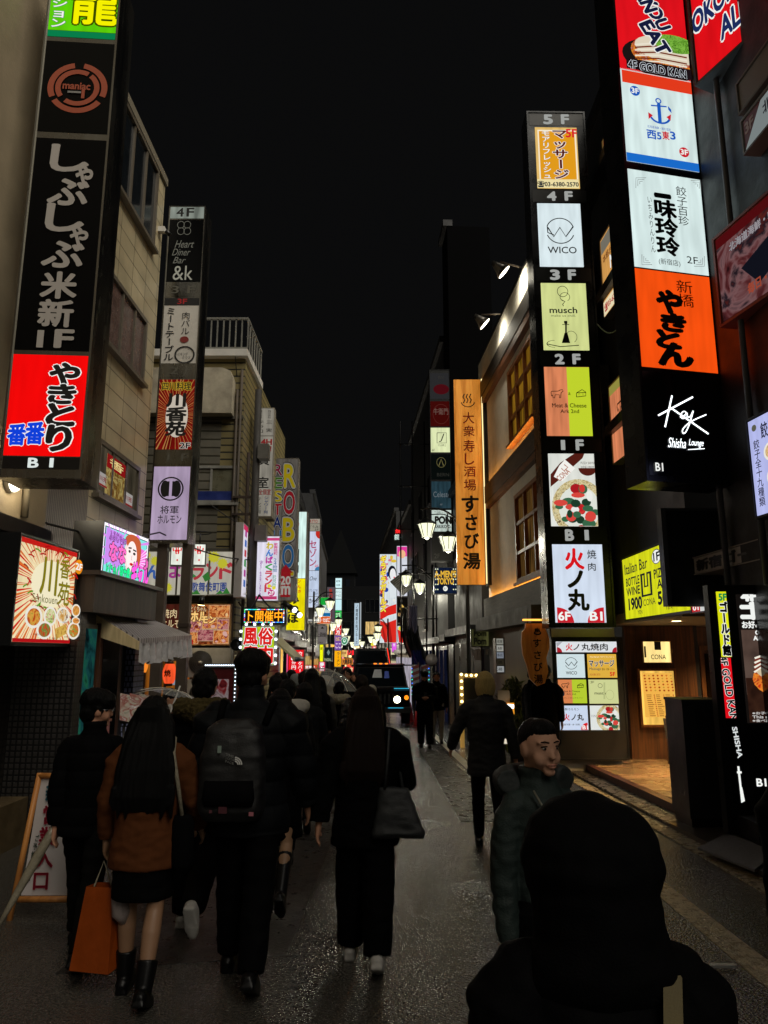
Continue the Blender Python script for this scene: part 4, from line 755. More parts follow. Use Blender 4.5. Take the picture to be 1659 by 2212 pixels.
s = S('projecting_sign', 'dark blue sign with gold capitals and rows of pale bulbs', 'sign', 937, 987, 1225, 1283, 23.3, 0, .3, BLACK, None, .02)
s.panel(None, None, em('#14203a', .8, .3)).text("A-MEN'S", (939, 1233, 985, 1247), ink('#e2b23a'), .04).text('TOKYO', (944, 1249, 980, 1262), ink('#e2b23a'), .04).disc((957, 1266, 967, 1277), KW).text('B1F', (959, 1269, 965, 1274), K)
for i in range(5):
    for x in (939.5, 944, 978, 983): s.disc((x, 1228 + i*11, x + 3, 1231 + i*11), ink('#dfe6c8', 1.1), 8)
# wooden plank sign
PLK = wood('#a8641c', '#d8903a', .5, (7, 7, .7), .8)  # wood given its own glow, in place of the side light on it
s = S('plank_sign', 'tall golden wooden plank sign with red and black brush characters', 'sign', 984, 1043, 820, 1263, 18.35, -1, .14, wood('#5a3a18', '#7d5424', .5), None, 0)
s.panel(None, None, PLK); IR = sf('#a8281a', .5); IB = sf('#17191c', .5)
for i in range(3): s.line([(1001 + i*7, 871), (1004 + i*7, 864), (1000 + i*7, 858), (1003 + i*7, 851)], .03, IB)
s.disc((995, 855, 1026, 880), IB, 20, 190, 350, .86)
s.chars([(c, b) for c, b in zip('大衆寿し酒場', ((1000, 891, 1024, 915), (1001, 920, 1025, 943), (1001, 951, 1025, 977), (1004, 980, 1024, 1004), (1002, 1008, 1027, 1030), (1002, 1036, 1028, 1060)))], IR, .01)
s.chars([(c, b) for c, b in zip('すさび湯', ((998, 1072, 1033, 1106), (1006, 1113, 1030, 1145), (1004, 1153, 1034, 1185), (1001, 1195, 1037, 1229)))], IB, .03)
b = MB(); w = s.W/2; b.box(w+.012, w+.035, -.1, -.06, .02, s.H-.02, em('#ffe2a0', 1.6)); b.build('light_strip', s.root); b = MB(); b.box(w+.055, w+.16, -.12, .3, -.02, s.H+.03, BLACK); b.build('side_post', s.root)
# ---- second tower (massage, bars)
s = S('sign_tower', 'black sign tower of five floors with an orange massage panel on top', 'sign tower', 1161, 1296, 242, 1356, 12.0, 1, .45, sf('#26282a', .3, .1, 3, 0, .5), TW, .05)
def hd(a, b, t, x): s.panel(a, b, sf('#191b1c', .4)); s.chars([(t[0], (x+(5 if t[0]=='1' else 0), a+4, x+(13 if t[0]=='1' else 17), b-4)), (t[1], (x+38, a+4, x+52, b-4))], ink('#b4b6b2', .75), .05)  # floor letters are no lamps; weak glow added to brighten them
hd(245, 272, '5F', 1175)
s.panel(276, 408, em('#e9c070', .95, .1), 1158, 1249).rect((1163, 281, 1246, 387), ink('#f6ead0')).rect((1166, 284, 1243, 390), ink('#e09a1c')).rect((1160, 388, 1250, 407), ink('#f2e2a8', .95)).text('マッサージ', (1194, 279, 1226, 388), ink('#5a1f1a'), .03, (KW, .04), True).text('モアリフレッシュ', (1171, 282, 1189, 387), KW, .02, (ink('#8a5a14'), .02), True).text('5F', (1222, 281, 1245, 298), ink('#d81a2a'), .03).text('☎03-6380-2570', (1160, 393, 1249, 406), ink('#14202c'), .03)
hd(411, 437, '4F', 1183)
s.panel(440, 577, em('#d9e8ec', 1.0, .08), 1163, 1257).disc((1179, 471, 1241, 527), K, 30, 20, 160, .93).disc((1179, 471, 1241, 527), K, 30, 200, 340, .93).line([(1182, 490), (1183, 503), (1196, 508)], .02, K).line([(1183, 492), (1196, 512), (1209, 492), (1222, 512), (1238, 490)], .025, K).text('WICO', (1183, 534, 1245, 548), K, .01)
hd(580, 608, '3F', 1190)
s.panel(612, 757, em('#d5dd92', .95, .08), 1171, 1269).disc((1203, 618, 1227, 642), K, 24, 0, 360, .9).disc((1209, 632, 1231, 652), K, 24, -60, 270, .9).line([(1212, 648), (1220, 652), (1215, 658), (1217, 662)], .015, K).text('musch', (1187, 664, 1246, 677), ink('#242a1c'), .02).text('make us chill.', (1190, 680, 1243, 685), ink('#5a6040'))
s.rect((1218, 694, 1225, 700), K).line([(1214, 702), (1229, 702)], .012, K).line([(1222, 700), (1222, 722)], .03, K).poly([(1219, 720), (1225, 720), (1231, 742), (1213, 742)], K).disc((1221, 716, 1246, 742), K, 24, -60, 180, .93).line([(1180, 744), (1210, 750), (1250, 747)], .015, K).disc((1180, 736, 1215, 752), K, 20, 90, 270, .9)
hd(762, 790, '2F', 1200)
s.panel(793, 942, em('#e58a5e', .9, .2), 1178, 1276).rect((1227, 793, 1279, 942), em('#c3d62e', .95, 0, False))
COW = [(0, .35), (.05, .2), (.6, .18), (.75, .05), (.95, 0), (1, .2), (.85, .35), (.82, .6), (.8, 1), (.7, 1), (.68, .62), (.35, .62), (.3, 1), (.18, 1), (.12, .6), (.05, .8), (0, .35)]
def cow(x, y, w, h, lw=.012): s.line([(x + a*w, y + b*h) for a, b in COW], lw, K)
def cheese(x, y, w, h, lw=.012): s.line([(x, y+h), (x, y+h*.45), (x+w*.6, y), (x+w, y+h*.35), (x+w, y+h*.85), (x, y+h)], lw, K); s.line([(x, y+h*.45), (x+w, y+h*.4)], lw, K); s.disc((x+w*.2, y+h*.55, x+w*.38, y+h*.78), K, 10, 0, 360, .8); s.disc((x+w*.6, y+h*.55, x+w*.78, y+h*.78), K, 10, 0, 360, .8)
cow(1190, 842, 26, 18); cheese(1245, 842, 20, 16); s.text('&', (1227, 848, 1232, 854), K).text('Meat & Cheese', (1192, 872, 1266, 881), K, .01).text('Ark 2nd', (1210, 885, 1250, 893), K, .01)
hd(947, 976, '1F', 1207)
def pizza(b, st):
    x0, y0, x1, y1 = b; W_, H_ = x1-x0, y1-y0
    s.disc((x0, y0, x1, y1), picmat(('#3a2a18', '#c9b27a', '#e6dcae', '#5a4020'), st, 16, 4), 30); s.disc((x0+W_*.12, y0+H_*.12, x1-W_*.12, y1-H_*.12), ink('#e8ece2', st), 28); r = random.Random(3)
    for i in range(30):
        q = r.uniform(0, 6.28); d = r.uniform(0, .38); cx, cy = x0+W_*(.5+d*math.cos(q)), y0+H_*(.5+d*math.sin(q)); w = W_*r.uniform(.05, .13); h = H_*r.uniform(.04, .09); s.disc((cx-w, cy-h, cx+w, cy+h), ink(r.choice(('#d83a34', '#c8242a', '#e04a40', '#b01c24', '#3a6a4a', '#1f3f2c', '#f4f6f0')), st), 12)
s.panel(980, 1137, em('#e4e6de', .95, .08), 1187, 1287).poly([(1240, 980), (1262, 980), (1258, 990), (1238, 1008), (1216, 1030), (1189, 1052), (1189, 1025), (1210, 1000)], ink('#5a2018', .8)).poly([(1208, 1006), (1220, 993), (1242, 1012), (1214, 1040), (1196, 1030)], ink('#f2f0ea')).disc((1249, 995, 1288, 1028), ink('#5a2018', .8), 20, 180, 360).text('PIZZA 500YEN', (1254, 998, 1286, 1003), ink('#4a3a34')).text('WINE 1900YEN', (1254, 1007, 1287, 1012), ink('#4a3a34')).text('CONA', (1200, 1020, 1232, 1032), ink('#a85a3a'), .01, None, False, 40).line([(1218, 1004), (1226, 1010), (1218, 1018), (1212, 1012)], .015, ink('#a85a3a'))
pizza((1192, 1035, 1310, 1160), .9)
s.panel(1139, 1172, sf('#191b1c', .4)); s.chars([('B', (1222, 1145, 1238, 1167)), ('1', (1263, 1145, 1271, 1167))], ink('#b4b6b2', .75), .05)  # floor letters brightened by the same added glow
s.panel(1176, 1345, em('#d3dff0', 1.0, .08), 1196, 1305).text('火', (1221, 1186, 1260, 1229), ink('#d8141c'), .04).text('ノ', (1227, 1234, 1258, 1268), K, .05).text('丸', (1227, 1274, 1271, 1318), K, .04).text('焼', (1268, 1188, 1287, 1207), K, .01).text('肉', (1270, 1216, 1286, 1233), K, .01)
s.disc((1168, 1312, 1240, 1380), ink('#c81e2a'), 24, 0, 90).disc((1269, 1312, 1342, 1380), ink('#c81e2a'), 24, 90, 180).text('6F', (1206, 1322, 1231, 1340), KW, .03).text('B1', (1274, 1322, 1300, 1340), KW, .03)
# ---- directory box under it
s = S('directory_box', 'black floor directory box with six glowing panels standing on the forecourt', 'directory sign', 1196, 1352, 1376, 1642, 13.0, 1, .5, sf('#1c1e20', .4, .1), None, .04)
s.panel(1386, 1409, em('#e2e6ea', .95), 1201, 1332).poly([(1201, 1388), (1215, 1386), (1203, 1398)], ink('#a8aab0')).text('火', (1222, 1390, 1236, 1405), ink('#d8141c'), .03).text('ノ丸焼肉', (1238, 1390, 1312, 1405), K, .02).disc((1192, 1398, 1214, 1420), ink('#a81e2a'), 16, 0, 90).disc((1322, 1398, 1342, 1420), ink('#a81e2a'), 16, 90, 180)
s.panel(1413, 1464, em('#d3e4e8', .95), 1203, 1263).disc((1220, 1420, 1247, 1446), K, 24, 20, 160, .92).disc((1220, 1420, 1247, 1446), K, 24, 200, 340, .92).line([(1221, 1430), (1228, 1438), (1234, 1430), (1240, 1438), (1247, 1429)], .015, K).text('WICO', (1222, 1450, 1246, 1457), K, .01)
s.panel(1413, 1464, em('#e8b644', .9), 1269, 1332).text('マッサージ', (1272, 1426, 1326, 1440), K, .03, (KW, .03)).text('Massage', (1273, 1442, 1298, 1449), ink('#1f4a5a'), .0).text('整体・足裏・オイル', (1300, 1443, 1327, 1448), K).text('Mori Refresh  モアリフレッシュ', (1274, 1417, 1326, 1421), ink('#fff2c8')).text('03-6380-2570', (1274, 1455, 1296, 1459), ink('#a81e2a')).text('5F', (1317, 1452, 1328, 1460), RED, .03)
s.panel(1468, 1519, em('#e58a55', .85), 1206, 1267).rect((1236, 1468, 1267, 1519), em('#bcd434', .9, 0, False)); cow(1213, 1475, 16, 11, .01); cheese(1247, 1476, 13, 10, .01); s.text('Meat & Cheese', (1215, 1491, 1252, 1495), K).text('Ark 2nd', (1223, 1497, 1243, 1501), K).text('スプレンダムアルファ', (1212, 1506, 1258, 1509), K).disc((1207, 1491, 1219, 1505), ink('#1c2430'))
s.panel(1468, 1520, em('#d6dc9a', .9), 1272, 1335).text('3F', (1275, 1471, 1283, 1476), K).text('musch', (1284, 1494, 1308, 1500), K, .01).disc((1291, 1476, 1301, 1486), K, 16, 0, 360, .85).disc((1308, 1490, 1326, 1512), ink('#a8ae74'), 16, 0, 360, .92).line([(1305, 1474), (1305, 1510)], .03, ink('#b4ba80'))
s.panel(1524, 1577, em('#cfdcf2', .95), 1209, 1270).text('新鮮ホルモン', (1214, 1529, 1251, 1535), K).text('火', (1217, 1542, 1230, 1556), ink('#d8141c'), .03).text('ノ丸', (1234, 1542, 1260, 1556), K, .03).text('個室完備・食べ放題', (1215, 1563, 1252, 1567), K).disc((1255, 1561, 1284, 1592), ink('#d8141c'), 20, 90, 180).text('B1', (1258, 1567, 1269, 1575), KW, .03)
s.panel(1524, 1577, em('#e4e8e4', .95), 1275, 1337).text('CONA', (1277, 1544, 1289, 1549), ink('#8a8a88')); pizza((1288, 1521, 1346, 1582), .9)
# ---- signs flat on the corner building, seen edge on
s = S('wall_sign', 'slanted orange massage board on the corner building between the towers', 'wall sign', 1302, 1349, 470, 664, 12.4, -88, .15, sf('#8a8478', .5), None, .03)
s.panel(None, None, em('#e6a85a', .85, .15)).rect((.02, .02, .98, .2), ink('#8f8a7c', .6)).text('本格台湾式', (.08, .24, .8, .34), ink('#6a3a1a'), .02).text('More', (.4, .36, .95, .52), KW, .03, (ink('#8a5a14'), .03)).text('モアリフレ', (.08, .6, .95, .78), ink('#f6f0e2'), .04, (ink('#6a3a1a'), .04)).rect((0, .82, 1, 1), ink('#efe0b8', .9)).text('☎03-6380-2570', (.04, .86, .96, .96), ink('#a81e2a'), .03)
s = S('wall_sign', 'slanted orange board with a cow outline on the corner building', 'wall sign', 1320, 1366, 806, 992, 12.45, -88, .15, sf('#a8a266', .5), None, .03)
s.panel(None, None, em('#e58a5e', .85, .2)).rect((0, 0, 1, .12), ink('#a8a04a', .7)).line([(.35 + a*.5, .28 + b*.16) for a, b in COW], .03, K).text('Meat & Cheese', (.4, .52, 1.4, .62), K, .02).text('Ark 2nd', (.7, .68, 1.3, .77), K, .02)
s = S('wall_sign', 'small red and white slanted floor board high on the corner building', 'wall sign', 1303, 1332, 268, 336, 11.9, -88, .12, DSTEEL, None, .02); s.panel(None, None, em('#8a6a3a', .45)).text('5F', (.1, .1, .9, .5), ink('#b02a2a', .7), .03)
s = S('wall_sign', 'yellow wine bar board with prices over the panelled entrance', 'wall sign', 1346, 1492, 1174, 1334, 12.8, -90.6, .1, sf('#3a3a3c', .4), None, .04)
s.panel(None, None, em('#d9dc1c', 1.0, .12)); N = ink('#1c2026')
s.text('Italian Bar', (.04, .1, .44, .27), N, .01).disc((.52, .04, .66, .26), KW).disc((.52, .04, .66, .26), N, 24, 0, 360, .9).text('1F', (.55, .09, .64, .21), N, .03).text('BOTTLE', (.06, .34, .3, .47), N, .02).text('WINE', (.06, .5, .3, .63), N, .02).text('1900', (.09, .68, .32, .86), N, .04).text('YEN', (.24, .89, .32, .95), N).text('CONA', (.35, .74, .54, .84), N)
s.rect((.33, .34, .36, .7), N).rect((.33, .67, .5, .7), N).rect((.48, .34, .51, .7), N).rect((.33, .34, .41, .37), N).rect((.44, .34, .5, .37), N).rect((.39, .34, .41, .56), N).rect((.44, .34, .46, .56), N).rect((.39, .54, .46, .56), N)
s.text('PIZZA', (.56, .34, .78, .47), N, .02).text('ALL', (.6, .5, .78, .63), N, .02).text('500', (.6, .68, .8, .86), N, .04).text('YEN', (.7, .89, .79, .95), N)
s = S('wall_sign', 'narrow red and white board beside the yellow wine bar board', 'wall sign', 1494, 1560, 1298, 1322, 9.85, -90.6, .1, DSTEEL, None, .02); s.panel(None, None, em('#dfe2de', .8)).rect((0, 0, .3, 1), ink('#c01e28')).text('01', (.05, .1, .25, .8), KW, .03)
# ---- right tower, nearest
s = S('sign_tower', 'nearest right sign tower with an orange brush panel above a black lounge panel', 'sign tower', 1357, 1526, -80, 1042, 8.0, 12.5, .42, sf('#242528', .3, .15, 3, 0, .6), TW, .045)
s.panel(-78, 168, em('#e0121c', 1.0, .06)).disc((1346, 88, 1520, 172), ink('#1a1414'), 30).disc((1364, 82, 1520, 160), picmat(('#c8401a', '#f0a030', '#a8281a', '#e8d8b8'), .95, 10, 5)).disc((1372, 82, 1520, 138), ink('#e8dcc4', .9))
for i in range(7): s.line([(1370, 98 + i*6), (1420, 94 + i*7), (1482, 106 + i*7)], .022, ink('#7a3018' if i % 2 else '#f4ecd8', .9))
s.disc((1410, 80, 1500, 118), picmat(('#2a4a12', '#5f9a2a', '#8ac84a', '#1a2a0c'), .9, 22, 6))
for i, (t, x, y, r) in enumerate((('YOU', 1414, 32, -62), ('CAN', 1385, -6, -62), ('EAT', 1412, 86, -58))): s.text(t, (x-36, y-14, x+36, y+14), ink('#151a3a'), .05, (KW, .05), False, r)
s.rect((1352, 142, 1490, 168), ink('#1a1014')).text('4F GOLD KAN', (1355, 146, 1478, 164), K, .03, (ink('#dfe6ee'), .04))
s.panel(166, 362, WL).rect((1345, 166, 1500, 192), ink('#e23a1c')).rect((1350, 342, 1510, 364), ink('#1a6ac8')).disc((1360, 187, 1381, 208), BLU).text('3F', (1363, 192, 1378, 203), KW, .03).disc((1466, 320, 1487, 341), ink('#c81e2c')).text('3F', (1469, 325, 1484, 336), KW, .03)
s.disc((1414, 214, 1427, 226), BLU, 20, 0, 360, .6).line([(1421, 226), (1424, 266)], .05, BLU).line([(1404, 230), (1438, 233)], .02, BLU).disc((1399, 232, 1447, 270), BLU, 24, 200, 340, .8).poly([(1398, 245), (1408, 252), (1399, 260)], ink('#c81e2c')).poly([(1447, 250), (1446, 264), (1437, 256)], ink('#c81e2c')).poly([(1440, 232), (1447, 240), (1448, 248), (1441, 240)], BLU)
s.text('北海道海鮮・離れ個室', (1396, 277, 1446, 283), BLU).text('西5', (1395, 286, 1425, 304), BLU, .03).text('東', (1428, 288, 1442, 305), ink('#c81e2c'), .03).text('3', (1445, 289, 1455, 305), BLU, .03)
s.panel(378, 585, WL).text('一', (1414, 420, 1447, 428), K, .06).text('味玲玲', (1416, 432, 1462, 552), K, .04, None, True).text('餃子百珍', (1462, 404, 1484, 488), K, .0, None, True).text('いちみりんりん', (1401, 424, 1411, 546), ink('#3a3a3a'), 0, None, True).text('(新宿店)', (1422, 561, 1468, 576), K, .0).text('2F', (1482, 556, 1506, 571), K, .0)
for x0, y0, dx, dy in ((1372, 386, 1, 1), (1512, 392, -1, 1), (1384, 574, 1, -1), (1518, 578, -1, -1)):
    for k in (0, 4, 8): s.line([(x0 + dx*(22-k), y0 + dy*k), (x0 + dx*k, y0 + dy*k), (x0 + dx*k, y0 + dy*(22-k))], .006, ink('#5a5a5a'))
s.panel(588, 797, em('#f5500f', 1.0, .08)).text('新橋', (1462, 606, 1496, 664), K, .0, None, True).chars([(c, b) for c, b in zip('やきとん', ((1420, 630, 1470, 676), (1430, 680, 1478, 716), (1420, 716, 1466, 752), (1424, 744, 1492, 790)))], K, .07)
s.panel(806, 1028, sf('#0c0f14', .15)); N = em('#f4fbff', 2.2, 0, False)
def kz(pts, n=6):
    q = [Vector(((2048 + x/1.62)*.54, (1024 + y/1.62)*.54)) for x, y in pts]; o = []
    for a, p0 in enumerate(q[:-1]):
        pm, p1, p2 = q[max(0, a-1)], q[a+1], q[min(len(q)-1, a+2)]
        for k in range(n): t = k/n; o.append(.5*((2*p0) + (p1-pm)*t + (2*pm - 5*p0 + 4*p1 - p2)*t*t + (3*p0 - pm - 3*p1 + p2)*t**3))
    return [tuple(p) for p in o] + [tuple(q[-1])]
for pts, wd in (([(1035, 905), (990, 1110)], .02), ([(945, 1035), (1170, 915)], .02), ([(1025, 985), (1270, 1155)], .02), ([(1085, 1045), (1105, 1040), (1122, 1028), (1122, 1013), (1107, 1010), (1093, 1025), (1091, 1044), (1104, 1055), (1128, 1046)], .013), ([(1130, 1018), (1132, 1040), (1142, 1048), (1156, 1035), (1170, 1006), (1155, 1060), (1140, 1105), (1120, 1145), (1104, 1150), (1102, 1128), (1130, 1095), (1175, 1065), (1255, 1030)], .014)): s.line(kz(pts), wd, N)
s.text('Shisha', (1441, 947, 1480, 968), N, 0, shear=.4).text('Lounge', (1486, 950, 1518, 968), N, 0, shear=.4).line([(1484, 972), (1520, 970)], .008, N).text('B1', (1414, 1001, 1430, 1018), KW, .02)
b = MB(); w = s.W/2
for py in (700, 925): z = s.uv(1460, py)[1]; b.box(w+.001, w+.62, .06, .32, z-.16, z+.16, sf('#6a6a58', .35, .3, 3, 0, .7))
b.build('bracket', s.root)
# ---- slanted boards at the right edge
s = S('wall_sign', 'red board with white letters cut off by the top right corner', 'wall sign', 1516, 1720, -190, 84, 7.4, -67, .35, sf('#5c6264', .4, .15), None, .05); s.panel(None, None, em('#e01018', 1.0, .08)).text('OKONOMIYAKI', (-.0, .35, 1.0, .55), ink('#1c2a5a'), .04, (KW, .06)).text('ALL YOU', (.25, .64, .85, .84), ink('#1c2a5a'), .04, (KW, .06)).text('4F', (.72, .86, .85, .97), KW, .05)
s = S('wall_sign', 'dim white board with a red corner triangle near the top right', 'wall sign', 1612, 1730, 172, 262, 6.75, -86, .25, sf('#77726c', .5), None, .04); s.panel(None, None, em('#a9b4b4', .45)).poly([(0, 0), (.34, 0), (0, 1)], sf('#7a1420', .4)).text('3F', (.03, .15, .18, .5), sf('#c9b0b0', .5), .04).text('北海道', (.36, .2, .8, .6), sf('#1c2a5a', .5), .03)
s = S('wall_sign', 'grey blank shutter board above the red cornered board', 'wall sign', 1604, 1730, 76, 160, 6.7, -86, .2, sf('#6d6862', .6, .2), None, .04); s.panel(None, None, sf('#857d76', .6, .2))
s = S('wall_sign', 'framed seafood photo board with opening hours at the right edge', 'wall sign', 1554, 1730, 428, 652, 7.6, -79, .2, sf('#8a4a44', .4), None, .05)
s.panel(None, None, picmat(('#3a1a1e', '#7a3a3c', '#a8787a', '#2a2630', '#8a3428'), .42, 2.2, 7, True)).rect((0, 0, 1, .12), ink('#6a1418', .5)).poly([(.3, .55), (1, .3), (1, .62), (.5, .85)], ink('#1a1c28', .5)).text('北海道海鮮・朝', (.18, .17, .75, .27), ink('#c9c2c8', .5), .03, (ink('#3a2a40', .5), .03)).text('毎日・16:00', (.36, .78, .82, .9), ink('#c0543a', .6), .03)
s = S('wall_sign', 'pale blue lit dumpling menu board with a column of characters, right edge', 'wall sign', 1622, 1740, 872, 1108, 7.3, -84, .2, BLACK, None, .03)
s.panel(None, None, em('#b9bff2', .95, .08)).text('餃子全十九種類', (.08, .22, .2, .92), ink('#1c1c34'), .01, None, True).text('餃子', (.26, .08, .55, .24), ink('#1c1c34'), .02).disc((.08, .06, .18, .13), ink('#5a5a4a')).dish((.28, .3, .6, .5), ('#c9924a', '#e8c890', '#8a5a2a'), 3).dish((.3, .56, .62, .76), ('#c9924a', '#e8c890', '#8a5a2a'), 5)
s = S('name_band', 'steel name band with raised metal characters over the right shopfront', 'sign', 1497, 1770, 1166, 1212, 9.3, -88, .35, sf('#8d857e', .45, .2), None, .02); s.panel(None, None, sf('#a59c95', .4, .25, 5)).text('新宿ゴールド', (.03, .14, .8, .88), sf('#2a2725', .35), .05)
# ---- pylon sign by the forecourt
s = S('pylon_sign', 'dark pylon with a yellow over red strip and a glowing pancake poster', 'pylon sign', 1549, 1800, 1264, 1800, 7.9, 0, .1, sf('#2a2b2e', .35, .15, 3, 0, .5), None, .02)
s.panel(1278, 1419, em('#e3e612', 1.0, .05), 1552, 1574).text('5F', (1552, 1283, 1568, 1297), ink('#0a8a4a'), .05).text('ゴールド館', (1557, 1300, 1574, 1416), K, .06, (KW, .06), True)
s.panel(1421, 1551, em('#e2101c', 1.0, .05), 1562, 1584).text('4F GOLD KAN', (1505, 1478, 1641, 1494), K, .03, (KW, .04), False, -85)
s.panel(1554, 1736, sf('#0c0d10', .2), 1576, 1606).text('SHISHA', (1560, 1598, 1624, 1609), ink('#d8dcdc'), .03, None, False, -84).line([(1594, 1655), (1602, 1728)], .022, KW).line([(1591, 1668), (1601, 1668)], .022, KW).poly([(1598, 1700), (1602, 1700), (1608, 1730), (1600, 1734)], KW)
s.panel(1284, 1562, em('#15110f', .9), 1601, 1790).text('4F・5F', (1601, 1279, 1702, 1298), KW, .07).text('ゴールド館', (1600, 1302, 1784, 1338), KW, .08).text('お好み焼き食べ放題', (1602, 1342, 1732, 1357), KW, .04)
s.rect((1606, 1360, 1780, 1500), picmat(('#4a3a34', '#6a544a', '#7d675c'), .55, 1.5, 8)).rect((1614, 1464, 1780, 1560), picmat(('#2a1812', '#3d241a', '#4a2e20'), .6, 3, 9)).text('GOLD KAN', (1630, 1362, 1700, 1371), KW, .05).text('ALL YOU CAN EAT', (1626, 1374, 1736, 1383), KW, .05)
s.disc((1624, 1424, 1790, 1510), picmat(('#c8301a', '#f09030', '#a8281a', '#f0c860'), .95, 9, 5)).disc((1628, 1410, 1784, 1476), ink('#d8c6a4', .9))
for i in range(7): s.line([(1627, 1452 - i*5), (1660, 1428 - i*3), (1720, 1424 - i*4)], .02, ink('#7a2a16' if i % 2 else '#f6f0e0', .95))
for i in range(3): s.text(('※お子様は2名様以上', 'This restaurant is', '※食べ放題は2名から')[i], (1622, 1537 + i*8, 1720, 1543 + i*8), ink('#d6d2ce', .8), .03)
s.panel(1566, 1742, sf('#08090a', .3), 1620, 1800).text('B1', (1634, 1682, 1654, 1698), KW, .03)
rnd = random.Random(12); TL = 'tiny lit shop boards at the far end of the street'
for i in range(44):
    px = rnd.uniform(690, 805) if i < 30 else rnd.uniform(834, 868); py = rnd.uniform(1388, 1444); w, h = rnd.choice(((3, 14), (9, 6), (12, 5), (5, 5), (7, 9), (4, 18)))
    c = rnd.choice(('#f0b040', '#f04a30', '#ffe0a0', '#f06a9a', '#e8f0f4', '#f08a20', '#c03020')); Y = rnd.uniform(66, 90)
    far('tiny lit shop board in the glowing cluster at the end of the street', px, px+w, py, py+h, Y, [(py, py+h, em(c, 2.0, .3), [])]); ALLS[-1].root['group'] = TL; ALLS[-1].root.name = 'shop_board'
for s in ALLS: s.flush()
# ================================================================ street lamps
LG_ = em('#eff0c8', 1.5)
def lantern(t, p, r=.25, drop=.12):
    b = MB(); x, y, z = p
    b.rings([(x, y, z+r*.75, r*1.12, r*1.12), (x, y, z+r*.95, r*.95, r*.95), (x, y, z+r*1.25, r*.45, r*.45), (x, y, z+r*1.5, r*.12, r*.12)], BLACK, 12)
    b.tube([(x, y, z+r*1.5), (x, y, z+r*1.5+drop)], .016, BLACK, 6)
    b.rings([(x, y, z-r*.95, .012, .012), (x, y, z-r*.8, r*.4, r*.4), (x, y, z-r*.72, r*.5, r*.5)], BLACK, 8)
    for k in range(8): q = k*math.pi/4; c, s_ = math.cos(q), math.sin(q); b.tube([(x+c*r*.5, y+s_*r*.5, z-r*.74), (x+c*r*1.0, y+s_*r*1.0, z+r*.76)], .011, BLACK, 5)
    o = b.build('lantern', t)
    MB().rings([(x, y, z-r*.72, r*.44, r*.44), (x, y, z+r*.74, r*.93, r*.93)], LG_, 8).build('glass', o)
    l = bpy.data.lights.new('lantern_light', 'POINT'); l.energy = 85; l.color = (1, .95, .76); l.shadow_soft_size = .15
    lo = bpy.data.objects.new('lantern_light', l); COL.objects.link(lo); lo.parent = t; lo.location = (x, y, z - r*1.35)
def lamp(label, polex, Y, lans, r=.25):
    base = Vector((P(polex, 1400, Y).x, Y, gz(Y))); t = thing('street_lamp', label, 'street lamp', base, 0, 'lantern street lamps along the street')
    L3 = [P(x, y, Y) - base for x, y in lans]; zt = max(p.z for p in L3) + r*1.5 + .28; x1 = L3[0].x; sg = 1 if x1 > 0 else -1
    IR = sf('#1d1c1a', .4, .2, 4, 0, .5)
    MB().tube([(0, 0, -.2), (0, 0, .5), (0, 0, .55), (0, 0, zt-.5), (0, 0, zt)], [.09, .085, .06, .05, .045], IR, 10).build('pole', t)
    b = MB(); n = 10; pts = [(x1*1.15*i/n, 0, zt - .55 + .55*math.sin(math.pi*.5*min(1, i/(n*.7))) - .04*(i/n)) for i in range(n+1)]
    b.tube(pts, .028, IR, 7); b.tube([(p[0]*.8, 0, p[2]-.16) for p in pts], .014, IR, 6); b.build('arm', t)
    for p in L3: lantern(t, p, r, max(.05, zt - .05 - p.z - r*1.5 - .1))
    return t
lamp('nearest pair of lit lanterns on a curved arm beside the wooden plank sign', 1012, 19.4, [(922, 1147), (968, 1176)])
lamp('second pair of lit lanterns on the right, under the dark scaffolding', 936, 29.5, [(877, 1254), (907, 1271)])
lamp('third lamp on the right, half hidden by the comic mural', 838, 44, [(817, 1360), (815, 1375)])
lamp('nearest pair of lit lanterns on the left beside the convenience shop sign', 676, 35.5, [(713, 1307), (692, 1322)])
lamp('second pair of lit lanterns on the left, in front of the green sign panel', 712, 45, [(731, 1345), (719, 1354)])
lamp('third pair of lit lanterns on the left near the round coffee sign', 733, 55, [(747, 1364), (737, 1374)], .27)
lamp('small lit lanterns in front of the coffee sign, fourth on the left', 738, 64, [(750, 1380), (741, 1386)], .3)
lamp('small lit lanterns right of the tall pale blue sign', 822, 58, [(810, 1386), (801, 1381)], .27)
lamp('tiny lit lanterns at the foot of the tall pale blue sign', 752, 76, [(767, 1396), (761, 1392)], .3)
lamp('tiny lit lanterns in the middle of the far street', 790, 72, [(775, 1387), (782, 1391)], .3)
p = P(30, 1040, 7.65); p.x = -4.08; t = thing('wall_lamp', 'round glowing bulkhead lamp under the tall left sign tower', 'lamp', p)
MB().rings([(0.0, 0, -.02, .02, .02)] , BLACK, 6, False) if False else None
MB().tube([(0, 0, 0), (.05, 0, 0)], .125, WHITE, 18).build('rim', t); MB().ball((.05, 0, -.01), .105, em('#fff6e2', 5), 16, (.75, 1, 1)).build('globe', t)
l = bpy.data.lights.new('wall_light', 'POINT'); l.energy = 14; l.color = (1, .86, .62); l.shadow_soft_size = .1; lo = bpy.data.objects.new('wall_light', l); COL.objects.link(lo); lo.parent = t; lo.location = (.22, 0, -.02)
